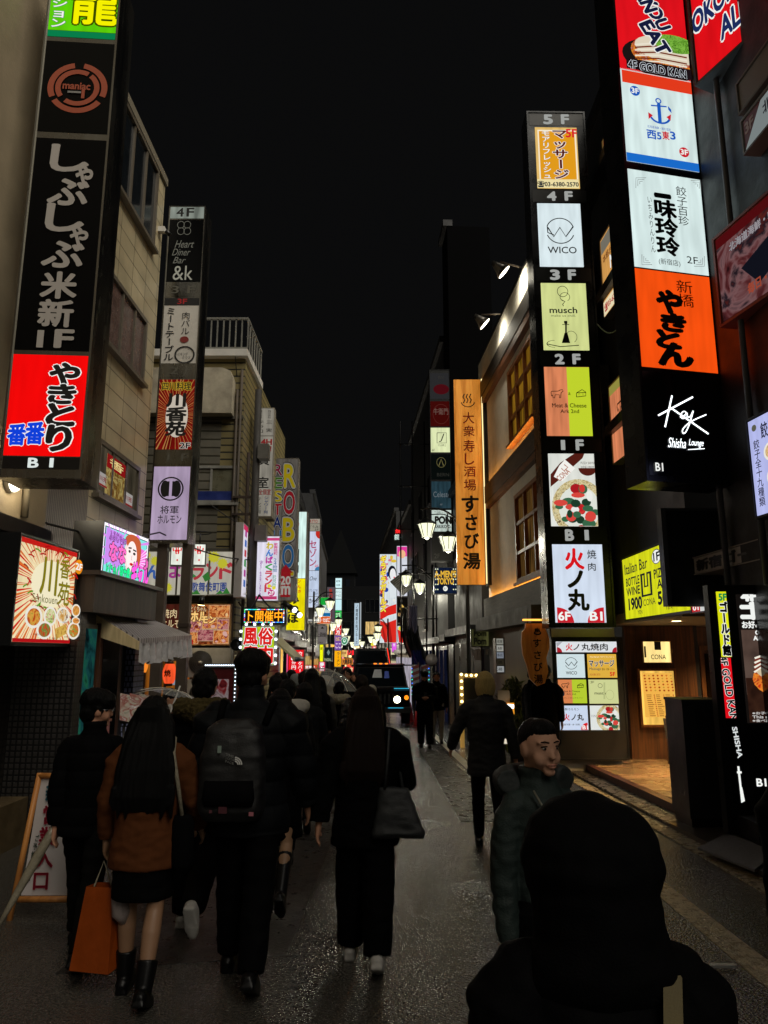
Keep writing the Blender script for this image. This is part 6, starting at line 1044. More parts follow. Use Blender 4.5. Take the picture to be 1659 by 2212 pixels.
for i, (px, lab) in enumerate(((898, 'left red and white striped barrier board by the scaffolding'), (919, 'right red and white striped barrier board by the scaffolding'))):
    Yq = 25.4; a, c = P(px-8, 1436, Yq), P(px+8, 1500, Yq); w, h = (c.x-a.x)/2, a.z-c.z; t = thing('barrier_board', lab, 'barrier', ((a.x+c.x)/2, Yq, c.z), 0, 'striped barriers by the scaffolding'); MB().box(-w, w, 0, .04, 0, h, sf('#a8a4a6', .5)).build('board', t); b = MB()
    for k in range(5): z = h*(k+.1)/5; b.add([(-w, -.004, z), (w, -.004, z+h*.09), (w, -.004, z+h*.2), (-w, -.004, z+h*.11)], [(0, 1, 2, 3)], sf('#8a3a38', .5))
    b.build('stripe', t); b = MB(); [b.box(x-.02, x+.02, .005, .035, -.55, -.001, DSTEEL) for x in (-w*.8, w*.8)]; b.build('leg', t)
    b = MB(); [b.ball((w*(1 if i else -1), -.03, h*k/8), .02, em('#3a7aff' if k % 2 else '#38e0c0', 2), 6) for k in range(8)]; b.build('bulb', t)
for px, py, lab in ((886, 1560, 'left red traffic cone by the scaffolding'), (902, 1570, 'right red traffic cone by the scaffolding')):
    t = thing('traffic_cone', lab, 'traffic cone', G(px, py), 0, 'red cones by the scaffolding'); MB().rings([(0, 0, .03, .14, .14), (0, 0, .68, .03, .03)], sf('#c8303a', .5), 14).build('cone', t); MB().box(-.18, .18, -.18, .18, 0, .03, sf('#8a2028', .6)).build('base', t)
# ================================================================ vehicles
PAINTK = sf('#050506', .2, .0, 4, 0, 0, None, .4); GLK = sf('#0c1014', .06)
Yh = 24.6; t = thing('parked_car', 'big boxy black off road car with one bright round headlamp facing us', 'car', (P(822, 1500, Yh).x, Yh, gz(Yh)))
b = MB(); b.box(-.98, .98, .25, 4.6, .5, 1.18, PAINTK); b.add([(-.96, .1, .62), (.96, .1, .62), (.96, .1, 1.08), (-.96, .1, 1.08), (-.98, .249, .55), (.98, .249, .55), (.98, .249, 1.18), (-.98, .249, 1.18)], [(0, 1, 2, 3), (3, 2, 6, 7), (0, 4, 5, 1), (1, 5, 6, 2), (0, 3, 7, 4)], PAINTK)
b.add([(-.95, 1.35, 1.181), (.95, 1.35, 1.181), (.82, 1.75, 1.9), (-.82, 1.75, 1.9), (-.95, 4.5, 1.181), (.95, 4.5, 1.181), (.82, 4.4, 1.9), (-.82, 4.4, 1.9)], [(0, 1, 2, 3), (1, 5, 6, 2), (4, 0, 3, 7), (5, 4, 7, 6), (3, 2, 6, 7)], PAINTK); b.box(-.86, .86, 1.7, 4.4, 1.902, 1.96, PAINTK); b.build('body', t)
MB().add([(-.88, 1.352, 1.24), (.88, 1.352, 1.24), (.78, 1.70, 1.84), (-.78, 1.70, 1.84)], [(0, 1, 2, 3)], GLK).build('windscreen', t)
b = MB(); b.box(-1.0, 1.0, -.08, .12, .42, .6, sf('#1a1b1c', .4)); b.build('bumper', t); b = MB(); [b.box(-.42+.14*i-.03, -.42+.14*i+.03, .06, .095, .7, 1.02, sf('#55575a', .25, 0, 4, 0, .8)) for i in range(7)]; b.build('grille', t)
for sx, m in ((.55, em('#fff3cc', 8)), (-.55, em('#ffe9c0', 3))):
    o = MB().tube([(sx, .05, .84), (sx, .1, .84)], .15, DSTEEL, 18).build('headlight', t); MB().tube([(sx, .03, .84), (sx, .049, .84)], .115, m, 18).build('lens', o)
for sx in (-.86, .86): MB().tube([(sx, .06, .9), (sx, .1, .9)], .075, em('#ff8a1a', 1.6), 12).build('indicator', t)
b = MB(); [b.box(x-.05, x+.05, 1.66, 1.72, 1.962, 2.0, em('#ff7a1e', 2.2)) for x in (-.2, .0, .2)]; b.build('marker_lamp', t)
b = MB(); CY_ = em('#3ac8f0', 1.2); b.box(.25, .75, -.1, -.081, .575, .587, CY_); b.box(-.8, -.3, -.1, -.081, .575, .587, CY_); b.box(.45, .95, .2, .24, 1.185, 1.197, CY_); b.build('light_strip', t)
for sx in (-1, 1): MB().box(sx*1.0-.06+.12*sx, sx*1.0+.06+.12*sx, 1.3, 1.4, 1.2, 1.5, BLACK).build('mirror', t)
for sx in (-.84, .84):
    for yy in (.75, 3.7): w = MB().tube([(sx-.14, yy, .42), (sx+.14, yy, .42)], .42, sf('#101010', .8), 22).build('wheel', t); MB().tube([(sx-.15, yy, .42), (sx+.15, yy, .42)], .22, STEEL, 14).build('rim', w)
b = MB(); b.quad((-.3, 1.5, 1.5), (.05, 1.5, 1.5), (.02, 1.62, 1.78), (-.22, 1.62, 1.78), sf('#b9bcc0', .5)); b.quad((.12, 1.48, 1.48), (.3, 1.48, 1.48), (.28, 1.6, 1.72), (.14, 1.6, 1.72), sf('#3a5ad0', .5)); [v for v in b.v]; b.v = [(x, y-.02, z) for x, y, z in b.v]; b.build('notice', t)
Yh = 36; t = thing('delivery_truck', 'dark delivery truck waiting behind the black off road car', 'truck', (P(803, 1420, Yh).x, Yh, gz(Yh)))
b = MB(); z1 = P(803, 1400, Yh).z - gz(Yh); b.add([(-.95, 0, .5), (.95, 0, .5), (.95, 1.6, .5), (-.95, 1.6, .5), (-.95, 0, 1.5), (.95, 0, 1.5), (.72, .25, z1), (-.72, .25, z1), (.72, 1.6, z1), (-.72, 1.6, z1), (.95, 1.6, 1.5), (-.95, 1.6, 1.5)], [(0, 1, 5, 4), (4, 5, 6, 7), (1, 2, 10, 5), (5, 10, 8, 6), (3, 0, 4, 11), (11, 4, 7, 9), (7, 6, 8, 9)], sf('#1d1c1e', .2)); b.box(-.95, .95, 1.65, 4.5, .6, z1-.05, sf('#2a2a2c', .5)); b.build('body', t)
MB().add([(-.86, -.012, 1.52), (.86, -.012, 1.52), (.66, .2, z1-.12), (-.66, .2, z1-.12)], [(0, 1, 2, 3)], GLK).build('windscreen', t); b = MB(); b.tube([(.99, .02, 1.5), (.76, .24, z1)], .02, em('#ff3a2a', 1.5), 6); b.build('marker_lamp', t); [MB().tube([(sx-.1, .8, .38), (sx+.1, .8, .38)], .38, sf('#101010', .8), 18).build('wheel', t) for sx in (-.8, .8)]
for sx in (-.6, .6): MB().tube([(sx, -.03, .9), (sx, -.001, .9)], .1, em('#fff0d0', 3), 12).build('headlight', t)
# ================================================================ people
def fuse(mb, vox, smooth=3, m=None, disp=None):
    """grow one continuous surface over the overlapping pieces"""
    me = mb.mesh('form'); o = bpy.data.objects.new('form', me); r = o.modifiers.new('r', 'REMESH'); r.mode = 'VOXEL'; r.voxel_size = vox; r.use_smooth_shade = True
    if smooth: k = o.modifiers.new('s', 'SMOOTH'); k.factor = .5; k.iterations = smooth
    out = evaluated(o); bpy.data.objects.remove(o); bpy.data.meshes.remove(me)
    if disp:
        nn = [v.normal.copy() for v in out.vertices]
        for v, n in zip(out.vertices, nn): v.co += n * disp(v.co)
    out.materials.clear(); out.materials.append(m or mb.mats[0]); out.polygons.foreach_set('use_smooth', [True]*len(out.polygons)); out.polygons.foreach_set('material_index', [0]*len(out.polygons)); out.update(); return out
def put(name, me, par): o = bpy.data.objects.new(name, me); COL.objects.link(o); o.parent = par; return o
SKIN = sf('#b08066', .62, .12, 14, .12, 0, 160, .25); SKIND = sf('#8f6a54', .6, .1, 10, .1, 0, 160, .25)
HAIRK = sf('#050505', .5, .3, 30, .4, 0, 120, .12, (6, 6, .6)); HAIRB = sf('#150c08', .5, .3, 30, .4, 0, 120, .12, (6, 6, .6)); BLOND = sf('#c2a868', .5, .35, 20, .5, 0, 90, .3, (8, 8, .5))
def cl(h, r=.85, v=.2, sc=6, b_=.25, bs=200, sp=.06): return sf(h, r, v, sc, b_, 0, bs, sp)
CK = cl('#050506'); CN = cl('#07090c', .7, .2, 6, .2, 150, .12); CG = cl('#151617'); CGR = cl('#26302e', .6, .2, 6, .25, 150, .2); CBR = cl('#54301a', .85, .15, 6, .3, 220); CW = cl('#a9a49a'); FUR = cl('#4a4026', .9, .4, 40, .8, 160); FURW = cl('#9a927e', .9, .3, 40, .8, 160); SHW = sf('#b9b6b0', .5, .1); SHK = sf('#070708', .4, 0, 4, 0, 0, None, .25)
def V3(*a): return Vector(a)
def wrinkle(a, f=9, st=(1, 1, 2.2)):
    return lambda c: a * (noise.noise((c.x*f*st[0], c.y*f*st[1], c.z*f*st[2])) + .5*noise.noise((c.x*f*2.3, c.y*f*2.3, c.z*f*3.7)))
def quilt(a, step=.11):                                        # puffer channels
    return lambda c: a * (abs(math.sin(math.pi*c.z/step))**.5 - .6) + .006*noise.noise((c.x*11, c.y*11, c.z*9))
def person(label, px, top, Y, yaw=0, jacket=CK, hem=.80, trousers=CK, hair=('short', HAIRK), legs=((14, 6), (-16, 22)), arms=None, wide=1.0, pw=1.0, shoe=SHK, skirt=None, boots=None, headyaw=0, headtilt=0, vox=.012, collar=1, hood=None, puff=None, fat=1.0, group=None, sleeve=1.0, H=None, extra=None, skin=None, glasses=False, face=0, sink=0, mask=False, lean=0):
    p = P(px, top, Y); Hh = H or (p.z - gz(Y)); k = Hh / 1.75; skin = skin or SKIN; sole = 0
    root = thing('person', label, 'person', (p.x, Y, gz(Y) - sink), R(yaw), group); root.scale = (k, k, k)
    J = {}
    for s, (a, b_) in zip((-1, 1), legs):
        h = V3(s*.092, 0, .93); a, b_ = R(a), R(b_); kn = h + V3(s*.012, math.sin(a), -math.cos(a))*.43; an = kn + V3(0, math.sin(a-b_), -math.cos(a-b_))*.42; J[s] = [h, kn, an, a-b_]
    low = min(J[s][2].z - .085*math.cos(J[s][3]) for s in (-1, 1)); dz = -low
    # lift so that the lower foot stands on the ground, keep total height
    for s in (-1, 1): J[s][:3] = [q + V3(0, 0, dz) for q in J[s][:3]]
    U = lambda x, y, z: V3(x, y + (z-.95)*lean, z + dz*.9)                      # upper body follows the hips
    arms = arms or ((-12, 8, 18), (14, 8, 20)); A = {}
    for s, ar in zip((-1, 1), arms):
        sh = U(s*.172*fat, 0, 1.385)
        if isinstance(ar[0], (tuple, Vector)): el, wr = Vector(ar[0]), Vector(ar[1])
        else:
            sw, ou, eb = map(R, ar); el = sh + V3(s*math.sin(ou)+s*.05, math.sin(sw), -math.cos(sw)*math.cos(ou)).normalized()*.285; wr = el + V3(s*math.sin(ou)*.4, math.sin(sw+eb), -math.cos(sw+eb)).normalized()*.25
        A[s] = (sh, el, wr)
    neck = U(0, -.005, 1.50); hc = U(0, .02, 1.635); hrot = Matrix.Rotation(R(headyaw), 3, 'Z') @ Matrix.Rotation(R(headtilt), 3, 'X')
    def hp(x, y, z): return hc + hrot @ V3(x, y, z)                           # head space, face towards +y
    # ---- body
    b = MB(); hr = .115
    def secs(L): return [(q[0], q[1] + (q[2]-.95)*lean, q[2] + dz*.9, q[3], q[4]) for q in L]
    tb = .76*min(1, fat*wide**.5) if jacket else 1; b.rings(secs([(0, 0, .86, .14*tb, .10*tb), (0, 0, .95, .155*tb, .105*tb), (0, 0, 1.08, .128*tb, .092*tb), (0, -.005, 1.25, .15*tb, .11*tb), (0, -.005, 1.38, .155*tb, .1*tb), (0, -.01, 1.44, .085*tb, .075), (0, -.008, 1.50, .054, .058)]), skin, 18)
    b.tube([U(0, -.012, 1.44), neck, hp(0, -.02, -.06)], [.062, .055, .056], skin, 14)
    hs = []; vs = []
    for i in range(13):                                                        # skull and jaw
        t = i/12; z = -.118 + .236*t; e = math.sqrt(max(0, 1 - ((z-.005)/.122)**2)); jaw = 1 - .20*max(0, -z-.02)/.1; vs.append((z, .076*e*jaw + .002, .097*e*(1 - .06*max(0, -z)/.1) + .002, .006*(-z/.1 if z < 0 else 0)))
    pts = []; fs = []; n = 20
    for (z, rx, ry, cy) in vs:
        for j in range(n): q = 2*math.pi*j/n; pts.append(hp(rx*math.cos(q), cy + ry*math.sin(q), z))
    for i in range(12):
        for j in range(n): a = i*n+j; c = i*n+(j+1) % n; fs.append((a, c, c+n, a+n))
    fs.append(tuple(range(n-1, -1, -1))); fs.append(tuple(range(12*n, 13*n))); b.add(pts, fs, skin)
    def blob(x, y, z, rx, ry, rz): 
        m_ = MB(); m_.ball((0, 0, 0), 1, skin, 12, (rx, ry, rz)); b.add([hp(x+q[0], y+q[1], z+q[2]) for q in m_.v], m_.f, skin)
    blob(0, .096, -.022, .013, .016, .024); blob(0, .103, -.034, .016, .014, .011); blob(0, .072, -.098, .030, .022, .020); blob(0, .082, -.068, .022, .014, .012)
    for s in (-1, 1): blob(s*.078, -.004, -.012, .011, .024, .034); blob(s*.036, .056, -.040, .034, .030, .038); blob(s*.032, .074, .028, .034, .018, .010)
    for s in (-1, 1):
        sh, el, wr = A[s]; b.tube([sh, el, wr], [.05*tb, .04*tb, .026], skin, 12); f = (wr-el).normalized(); side = V3(s, 0, 0); side = (side - f*side.dot(f)).normalized(); fw = f.cross(side).normalized()
        if fw.y < 0: fw = -fw
        pc = wr + f*.055; b.tube([wr - f*.01, wr + f*.03, wr + f*.085], [(.024, .024), (.022, .038), (.018, .040)], skin, 10)
        for i, ln in enumerate((.068, .078, .073, .056)):                      # four fingers, a little curled
            o0 = wr + f*.082 + fw*(.030 - .02*i); c1 = o0 + f*ln*.5 - side*s*0 + (-side)*.008; c2 = o0 + f*ln*.88 - side*.028; b.tube([o0 - f*.02, o0, c1, c2], [.011, .0105, .0095, .008], skin, 7)
        t0 = wr + f*.03 + fw*.03; b.tube([t0, t0 + f*.03 + fw*.02 - side*.008, t0 + f*.06 + fw*.022 - side*.02], [.013, .0115, .009], skin, 7)
        h, kn, an, an_a = J[s]; tq = .74 if trousers else 1; b.tube([h, h.lerp(kn, .5), kn, kn.lerp(an, .3) - V3(0, .012*tq, 0), an], [.083*tq, .07*tq, .052*tq, .056*tq, .036], skin, 14)
        fy = V3(0, math.cos(an_a), math.sin(an_a)); fz = V3(0, -math.sin(an_a), math.cos(an_a)); b.tube([an - fy*.04 - fz*.05, an + fy*.05 - fz*.045, an + fy*.14 - fz*.06], [.034, .036, .024], skin, 10)
    put('body', fuse(b, vox, 5 if face else 2, skin), root)
    if face:
        for s in (-1, 1):
            o = MB(); o.ball((0, 0, 0), 1, sf('#8f8a84', .3), 12, (.0135, .006, .0048)); o.v = [hp(s*.031 + q[0], .0875 + q[1] - abs(q[0])*.25, .003 + q[2]) for q in o.v]; e_ = o.build('eye', root)
            o = MB(); o.ball((0, 0, 0), 1, SHK, 10, (.0062, .0035, .0052)); o.v = [hp(s*.031 + q[0], .0915 + q[1], .003 + q[2]) for q in o.v]; o.build('iris', e_)
            o = MB(); o.tube([hp(s*.013, .091, .011), hp(s*.031, .0935, .0135), hp(s*.048, .083, .010)], .0024, HAIRB, 6); o.tube([hp(s*.012, .095, .027), hp(s*.034, .094, .033), hp(s*.053, .080, .028)], .0028, HAIRB, 6); o.build('eyebrow', root)
        o = MB(); o.tube([hp(-.024, .094, -.066), hp(0, .1055, -.064), hp(.024, .094, -.066)], [.003, .005, .003], sf('#a8705e', .55), 8); o.tube([hp(-.02, .094, -.073), hp(0, .1045, -.075), hp(.02, .094, -.073)], [.003, .0055, .003], sf('#ae7864', .55), 8); o.build('lips', root)
    if glasses:
        o = MB(); gm = sf('#8a8a8c', .25, 0, 4, 0, .8)
        for s in (-1, 1): o.tube([hp(s*.034 + .024*math.cos(q*.52), .104, .002 + .021*math.sin(q*.52)) for q in range(13)], .0016, gm, 5, False); o.tube([hp(s*.058, .102, .006), hp(s*.078, .06, .006), hp(s*.08, -.01, .004)], .0016, gm, 5)
        o.tube([hp(-.012, .105, .004), hp(.012, .105, .004)], .0016, gm, 5); o.build('glasses', root)
    if mask: o = MB(); o.ball((0, 0, 0), 1, SHW, 14, (.055, .03, .05)); o.v = [hp(q[0], .078 + q[1], -.055 + q[2]) for q in o.v]; o.build('face_mask', root)
    # ---- hair
    st, hm = hair; b = MB()
    def hball(x, y, z, rx, ry, rz): m_ = MB(); m_.ball((0, 0, 0), 1, hm, 18, (rx, ry, rz)); b.add([hp(x+q[0], y+q[1], z+q[2]) for q in m_.v], m_.f, hm)
    if st == 'crew': hball(0, -.016, .040, .079, .099, .086); hball(0, .02, .074, .066, .070, .052)
    elif st == 'none': pass
    else: hball(0, -.012, .03, .092, .108, .103); hball(0, -.05, -.02, .082, .07, .08)
    if st == 'fluffy': hball(0, .02, .06, .095, .1, .085); hball(.0, -.03, .07, .1, .1, .085)
    if st == 'bob': b.tube([hp(0, -.02, .05), hp(0, -.03, -.04), hp(0, -.035, -.125)], [(.10, .105), (.108, .095), (.088, .075)], hm, 20)
    if st == 'bun': hball(0, -.115, .01, .04, .045, .04)
    if st == 'cap': hball(0, -.005, .04, .098, .115, .105)
    ln = .45
    if st.startswith('long'):
        ln = float(st[4:] or .5); bw = 1.28 if ln > .4 else 1.05
        b.tube([hp(0, -.03, .06), hp(0, -.045, -.05), hp(0, -.085, -.16), hp(0, -.125, -.18 - ln*.35), hp(0, -.15, -.17 - ln*.75), hp(0, -.15, -.15 - ln)], [(.095, .1), (.115*bw, .085), (.13*bw, .078), (.15*bw, .065), (.145*bw, .055), (.10*bw, .03)], hm, 22)
        for i in range(9): x = (i-4)*.033*bw; b.tube([hp(x, -.15, -.17 - ln*.6), hp(x*1.1 + .01*math.sin(i*3), -.16, -.16 - ln*.85), hp(x + .02*math.sin(i*5), -.16, -.15 - ln - .05*abs(math.sin(i*2.1)))], [.03, .022, .006], hm, 8)
    if b.v:
        cx, cy = hc.x, hc.y
        def hd_(c): q = math.atan2(c.y-cy, c.x-cx); return (.25 if st == 'crew' else 1) * (.006*noise.noise((q*9, c.z*4, 3.3)) + .004*noise.noise((q*21, c.z*6, 1.3))) + (.008*noise.noise((c.x*30, c.y*30, c.z*24)) if st in ('fluffy', 'short') else 0)
        put('hair' if st != 'cap' else 'knit_hat', fuse(b, vox, 1, hm, hd_), root)
    # ---- jacket or coat
    if jacket:
        b = MB(); f = fat; w = wide
        L = [(0, 0, hem, .195*w, .135*w), (0, 0, hem + .03, .20*w, .14*w)]
        if hem < .7: L += [(0, 0, .8, .185*w, .135*w)]
        if hem < 1.0: L += [(0, -.005, 1.02, .172*w, .13*w)]
        L += [(0, -.008, 1.2, .185*f*(.5+.5*w), .14*f), (0, -.01, 1.34, .19*f, .135*f), (0, -.01, 1.41, .165*f, .118), (0, -.012, 1.455, .115*f, .095), (0, -.012, 1.485, .088, .085), (0, -.012, 1.50, .075, .078)]
        if collar: L += [(0, -.012, 1.50 + .035*collar, .078, .082)]
        b.rings(secs(L), jacket, 24)
        for s in (-1, 1):
            sh, el, wr = A[s]; z = sleeve; b.tube([sh - V3(s*.09, 0, -.02), sh - V3(s*.03, 0, -.008), sh.lerp(el, .16), sh.lerp(el, .5), el, el.lerp(wr, .5), el.lerp(wr, .97)], [.07*z, .078*z, .083*z*f, .076*z, .07*z, .063*z, .052*z], jacket, 14)
        d = quilt(*puff) if isinstance(puff, tuple) else wrinkle(puff or .007)
        put('jacket' if hem > .6 else 'coat', fuse(b, vox, 3, jacket, d), root)
        if hood:
            b = MB(); hmn = hood[1]
            if hood[0] == 'up':
                hb = lambda x, y, z, rx, ry, rz: b.add([hp(x+q[0], y+q[1], z+q[2]) for q in MB().ball((0, 0, 0), 1, hmn, 20, (rx, ry, rz)).v], MB().ball((0, 0, 0), 1, hmn, 20).f, hmn)
                hb(0, -.005, .015, .166, .17, .152); hb(0, -.03, -.07, .15, .13, .11); b.tube([hp(0, -.04, -.05), hp(0, -.05, -.13), U(0, -.04, 1.45), U(0, -.03, 1.4)], [(.145, .13), (.15, .125), (.17, .12), (.19, .1)], hmn, 24)
            else:
                r_ = hood[2] if len(hood) > 2 else 1; b.tube([U(-.115*r_, .0, 1.49), U(-.10*r_, -.075, 1.485), U(0, -.125*r_, 1.465), U(.10*r_, -.075, 1.485), U(.115*r_, 0, 1.49)], [.045*r_, .055*r_, .068*r_, .055*r_, .045*r_], hmn, 14)
            put('hood' if hood[0] != 'fur' else 'fur_collar', fuse(b, vox, 2, hmn, wrinkle(.012, 30) if hood[0] == 'fur' else wrinkle(.014, 6, (1, 1, 1))), root)
    # ---- trousers, skirt, boots, shoes
    if trousers:
        b = MB(); b.rings(secs([(0, 0, .80, .15, .105), (0, 0, .9, .168, .12), (0, 0, 1.02, .15, .11)]), trousers, 20)
        for s in (-1, 1): h, kn, an, an_a = J[s]; b.tube([h + V3(0, 0, .05), h.lerp(kn, .45), kn, kn.lerp(an, .5), an - V3(0, 0, .0)], [.095, .089*(.6+.4*pw), .073*pw, .067*pw, .06*pw], trousers, 16)
        put('trousers', fuse(b, vox, 2, trousers, wrinkle(.007, 8)), root)
    if skirt: b = MB(); b.rings(secs([(0, 0, skirt[0], .19, .15), (0, 0, .82, .185, .14), (0, 0, 1.0, .15, .11)]), skirt[1], 22); put('skirt', fuse(b, vox, 1, skirt[1], wrinkle(.006)), root)
    for s in (-1, 1):
        h, kn, an, an_a = J[s]; fy = V3(0, math.cos(an_a), math.sin(an_a)); fz = V3(0, -math.sin(an_a), math.cos(an_a)); b = MB()
        b.tube([an - fy*.085 - fz*.045, an - fy*.06 - fz*.04, an + fy*.0 - fz*.03, an + fy*.08 - fz*.048, an + fy*.155 - fz*.058, an + fy*.185 - fz*.064], [.02, .042, .048, .046, .036, .018], boots[1] if boots else shoe, 12)
        b.add([an + fy*y + fz*z + V3(x, 0, 0) for z in (-.085, -.06) for (x, y) in ((-.036, -.085), (.036, -.085), (.046, .1), (.02, .18), (-.02, .18), (-.046, .1))], [(5, 4, 3, 2, 1, 0), (6, 7, 8, 9, 10, 11)] + [(i, (i+1) % 6, (i+1) % 6 + 6, i+6) for i in range(6)], shoe)
        if boots: b.tube([an - fz*.03, an.lerp(kn, .3*boots[0]/.3), an.lerp(kn, boots[0]/.42)], [.048, .056, .062], boots[1], 14)
        put('boot' if boots else 'shoe', fuse(b, max(.009, vox), 1, boots[1] if boots else shoe), root)
    root['h'] = Hh; return root, k, J, A, U, hp
def world(root, v): bpy.context.view_layer.update(); return root.matrix_world @ Vector(v)
def place(name, label, cat, mb_parts, root, group=None):
    """a carried thing: own top-level object standing in the carrier's frame"""
    t = thing(name, label, cat, root.location, root.rotation_euler[2], group); t.scale = root.scale
    for nm, b in mb_parts:
        if isinstance(b, MB): b.build(nm, t)
        else: put(nm, b, t)
    return t
# ---- nearest people, left to right
r, k, J, A, U, hp = person('man in a black padded jacket and thin glasses looking right, far left', 211, 1489, 4.92, 4, CK, .80, cl('#0d0c0b'), ('fluffy', HAIRK), ((22, 12), (-18, 10)), ((-8, 5, 12), (10, 4, 24)), 1.0, 1.0, headyaw=-66, headtilt=-4, vox=.009, puff=(.012, .12), fat=.98, sleeve=1.0, glasses=True, face=1, lean=.02, collar=1.6)
w = A[-1][2]; tip = V3(w.x - .34, -.12, .10); b = MB(); d = tip - w
b.tube([w + V3(0, 0, .02), w + d*.08, w + d*.3, w + d*.62, w + d*.94], [.014, .03, .035, .024, .007], sf('#857d6a', .15, .3, 12, .3, 0, 60, .7), 10); c = MB(); c.tube([w - d*.16, w + d*.02], .008, DSTEEL, 7); c.tube([w + d*.94, tip], .006, STEEL, 6)
place('umbrella', 'furled clear plastic umbrella pointing down at the lower left', 'umbrella', [('canopy', b), ('shaft', c)], r)
LEG = sf('#8a684e', .55, .06, 6)
r, k, J, A, U, hp = person('woman in a brown jacket and black miniskirt with long wavy black hair', 333, 1508, 4.33, 2, CBR, .73, None, ('long.41', HAIRK), ((7, 4), (-8, 14)), ((6, 12, 10), (10, 16, 26)), 1.12, skirt=(.555, CK), boots=(.15, SHK), vox=.009, fat=1.06, sleeve=1.05, skin=LEG, shoe=SHK)
w = A[-1][2]; b = MB(); OB = sf('#8a3c0c', .5, .2, 6, .2, 0, 9, .2); ys = w.y
b.add([(w.x-.15, ys-.07, .13), (w.x+.1, ys-.11, .12), (w.x+.17, ys+.02, .15), (w.x-.08, ys+.05, .16), (w.x-.09, ys-.05, .60), (w.x+.09, ys-.08, .60), (w.x+.12, ys+.02, .60), (w.x-.05, ys+.04, .60)], [(0, 1, 5, 4), (1, 2, 6, 5), (2, 3, 7, 6), (3, 0, 4, 7), (3, 2, 1, 0)], OB); c = MB(); c.tube([(w.x-.04, ys-.05, .60), (w.x, ys-.02, .74), (w.x+.06, ys-.03, .60)], .006, FURW, 6, False)
b2 = MB(); b2.tube([(w.x+.09, ys-.09, .70), (w.x+.13, ys-.1, .6), (w.x+.15, ys-.1, .46), (w.x+.17, ys-.09, .4)], [.02, .05, .055, .02], sf('#8a7f7c', .3, .2, 8), 10)
place('shopping_bag', 'orange paper shopping bag hanging from the hand of the woman in brown', 'bag', [('bag_body', b), ('handle', c)], r)
place('plastic_bag', 'pale crumpled plastic bag hanging beside the orange paper bag', 'bag', [('bag_body', b2)], r)
b = MB(); b.rings([(.245, -.05, .72, .06, .05), (.245, -.05, .76, .075, .06), (.24, -.05, 1.0, .07, .05), (.235, -.05, 1.04, .05, .03)], CK, 14); c = MB(); c.tube([(.235, -.06, 1.03), (.2, -.09, 1.25), (.165, -.09, 1.42), (.15, .0, 1.5)], .013, FURW, 7)
place('shoulder_bag', 'black shoulder bag with a patterned strap at the right side of the woman in brown', 'bag', [('bag_body', b), ('strap', c)], r)
person('person in a dark coat with a brown fur collar and white sneakers', 443, 1446, 5.34, 0, CK, .80, cl('#0e0d0f'), ('short', HAIRK), ((10, 6), (-10, 48)), None, 1.1, 1.35, SHW, vox=.01, hood=('fur', FUR, 1.35), fat=1.1, puff=.012)
r, k, J, A, U, hp = person('tall man in a black padded jacket wearing a backpack, centre left', 547, 1412, 4.57, 0, CN, .76, CK, ('fluffy', HAIRK), ((11, 6), (-14, 14)), ((-6, 14, 14), (8, 16, 14)), 1.22, 1.2, vox=.009, fat=1.2, sleeve=1.25, puff=(.014, .13), headyaw=-16, collar=2.2)
b = MB(); b.rings([(-.05, -.2, .86, .15, .08, .5), (-.05, -.22, .92, .18, .11, .5), (-.05, -.22, 1.2, .175, .10, .5), (-.05, -.2, 1.34, .15, .085, .6), (-.05, -.18, 1.39, .09, .05, .7)], CK, 28); bk = fuse(b, .012, 2, sf('#060607', .6, .2, 8, .2, 0, 150), wrinkle(.006, 10))
c = MB(); [c.tube([(s*.13-.02, -.16, 1.36), (s*.145, -.09, 1.475), (s*.15, .08, 1.44)], .02, CK, 8) for s in (-1, 1)]
pk = MB(); pk.rings([(-.05, -.31, .95, .13, .035, .5), (-.05, -.325, .99, .14, .045, .5), (-.05, -.32, 1.08, .13, .035, .5)], CK, 20)
lg = MB(); LW = sf('#c9c9c6', .5)
for i, tx in enumerate(('THE', 'NORTH', 'FACE')):
    vs, fs = glyphs(tx, .02); x0, x1, y0, y1 = bbox(vs); lg.add([(-.07 + (u-x0)/(x1-x0)*.045, -.335, 1.205 - i*.017 + (v-y0)/(y1-y0)*.013 - (-.07 + (u-x0)/(x1-x0)*.045 + .05)*.3) for u, v in vs], fs, LW)
for rr in (.014, .024, .034): lg.add([q for t_ in range(9) for q in ((-.02 + rr*math.cos(t_*.196), -.335, 1.165 + rr*math.sin(t_*.196)), (-.02 + (rr+.007)*math.cos(t_*.196), -.335, 1.165 + (rr+.007)*math.sin(t_*.196)))], [(2*i, 2*i+1, 2*i+3, 2*i+2) for i in range(8)], LW)
lg.box(-.115, -.095, -.337, -.334, 1.225, 1.262, sf('#7a8a80', .5)); lg.box(.065, .09, -.337, -.334, .905, .925, sf('#a0606a', .5)); lg.box(-.145, -.13, -.337, -.334, .92, .935, sf('#5a3038', .5)); lg.box(-.095, -.05, -.347, -.344, .92, .955, sf('#4a2028', .5)); 
place('backpack', 'black backpack with a small white emblem on the tall man in the centre left', 'backpack', [('pack', bk), ('strap', c), ('pocket', pk), ('emblem', lg)], r)
person('woman in a dark coat and tall black boots just right of the backpack man', 606, 1492, 5.8, 0, CK, .55, None, ('long.25', HAIRK), ((2, 4), (-14, 30)), None, 1.1, boots=(.34, SHK), skin=sf('#a07c5e', .55, .06, 6), vox=.011, fat=1.05)
person('person in a dark jacket with a white hood hanging on the back', 622, 1467, 7.3, 0, CG, .8, CK, ('short', HAIRK), hood=('down', CW, 1.5), vox=.013)
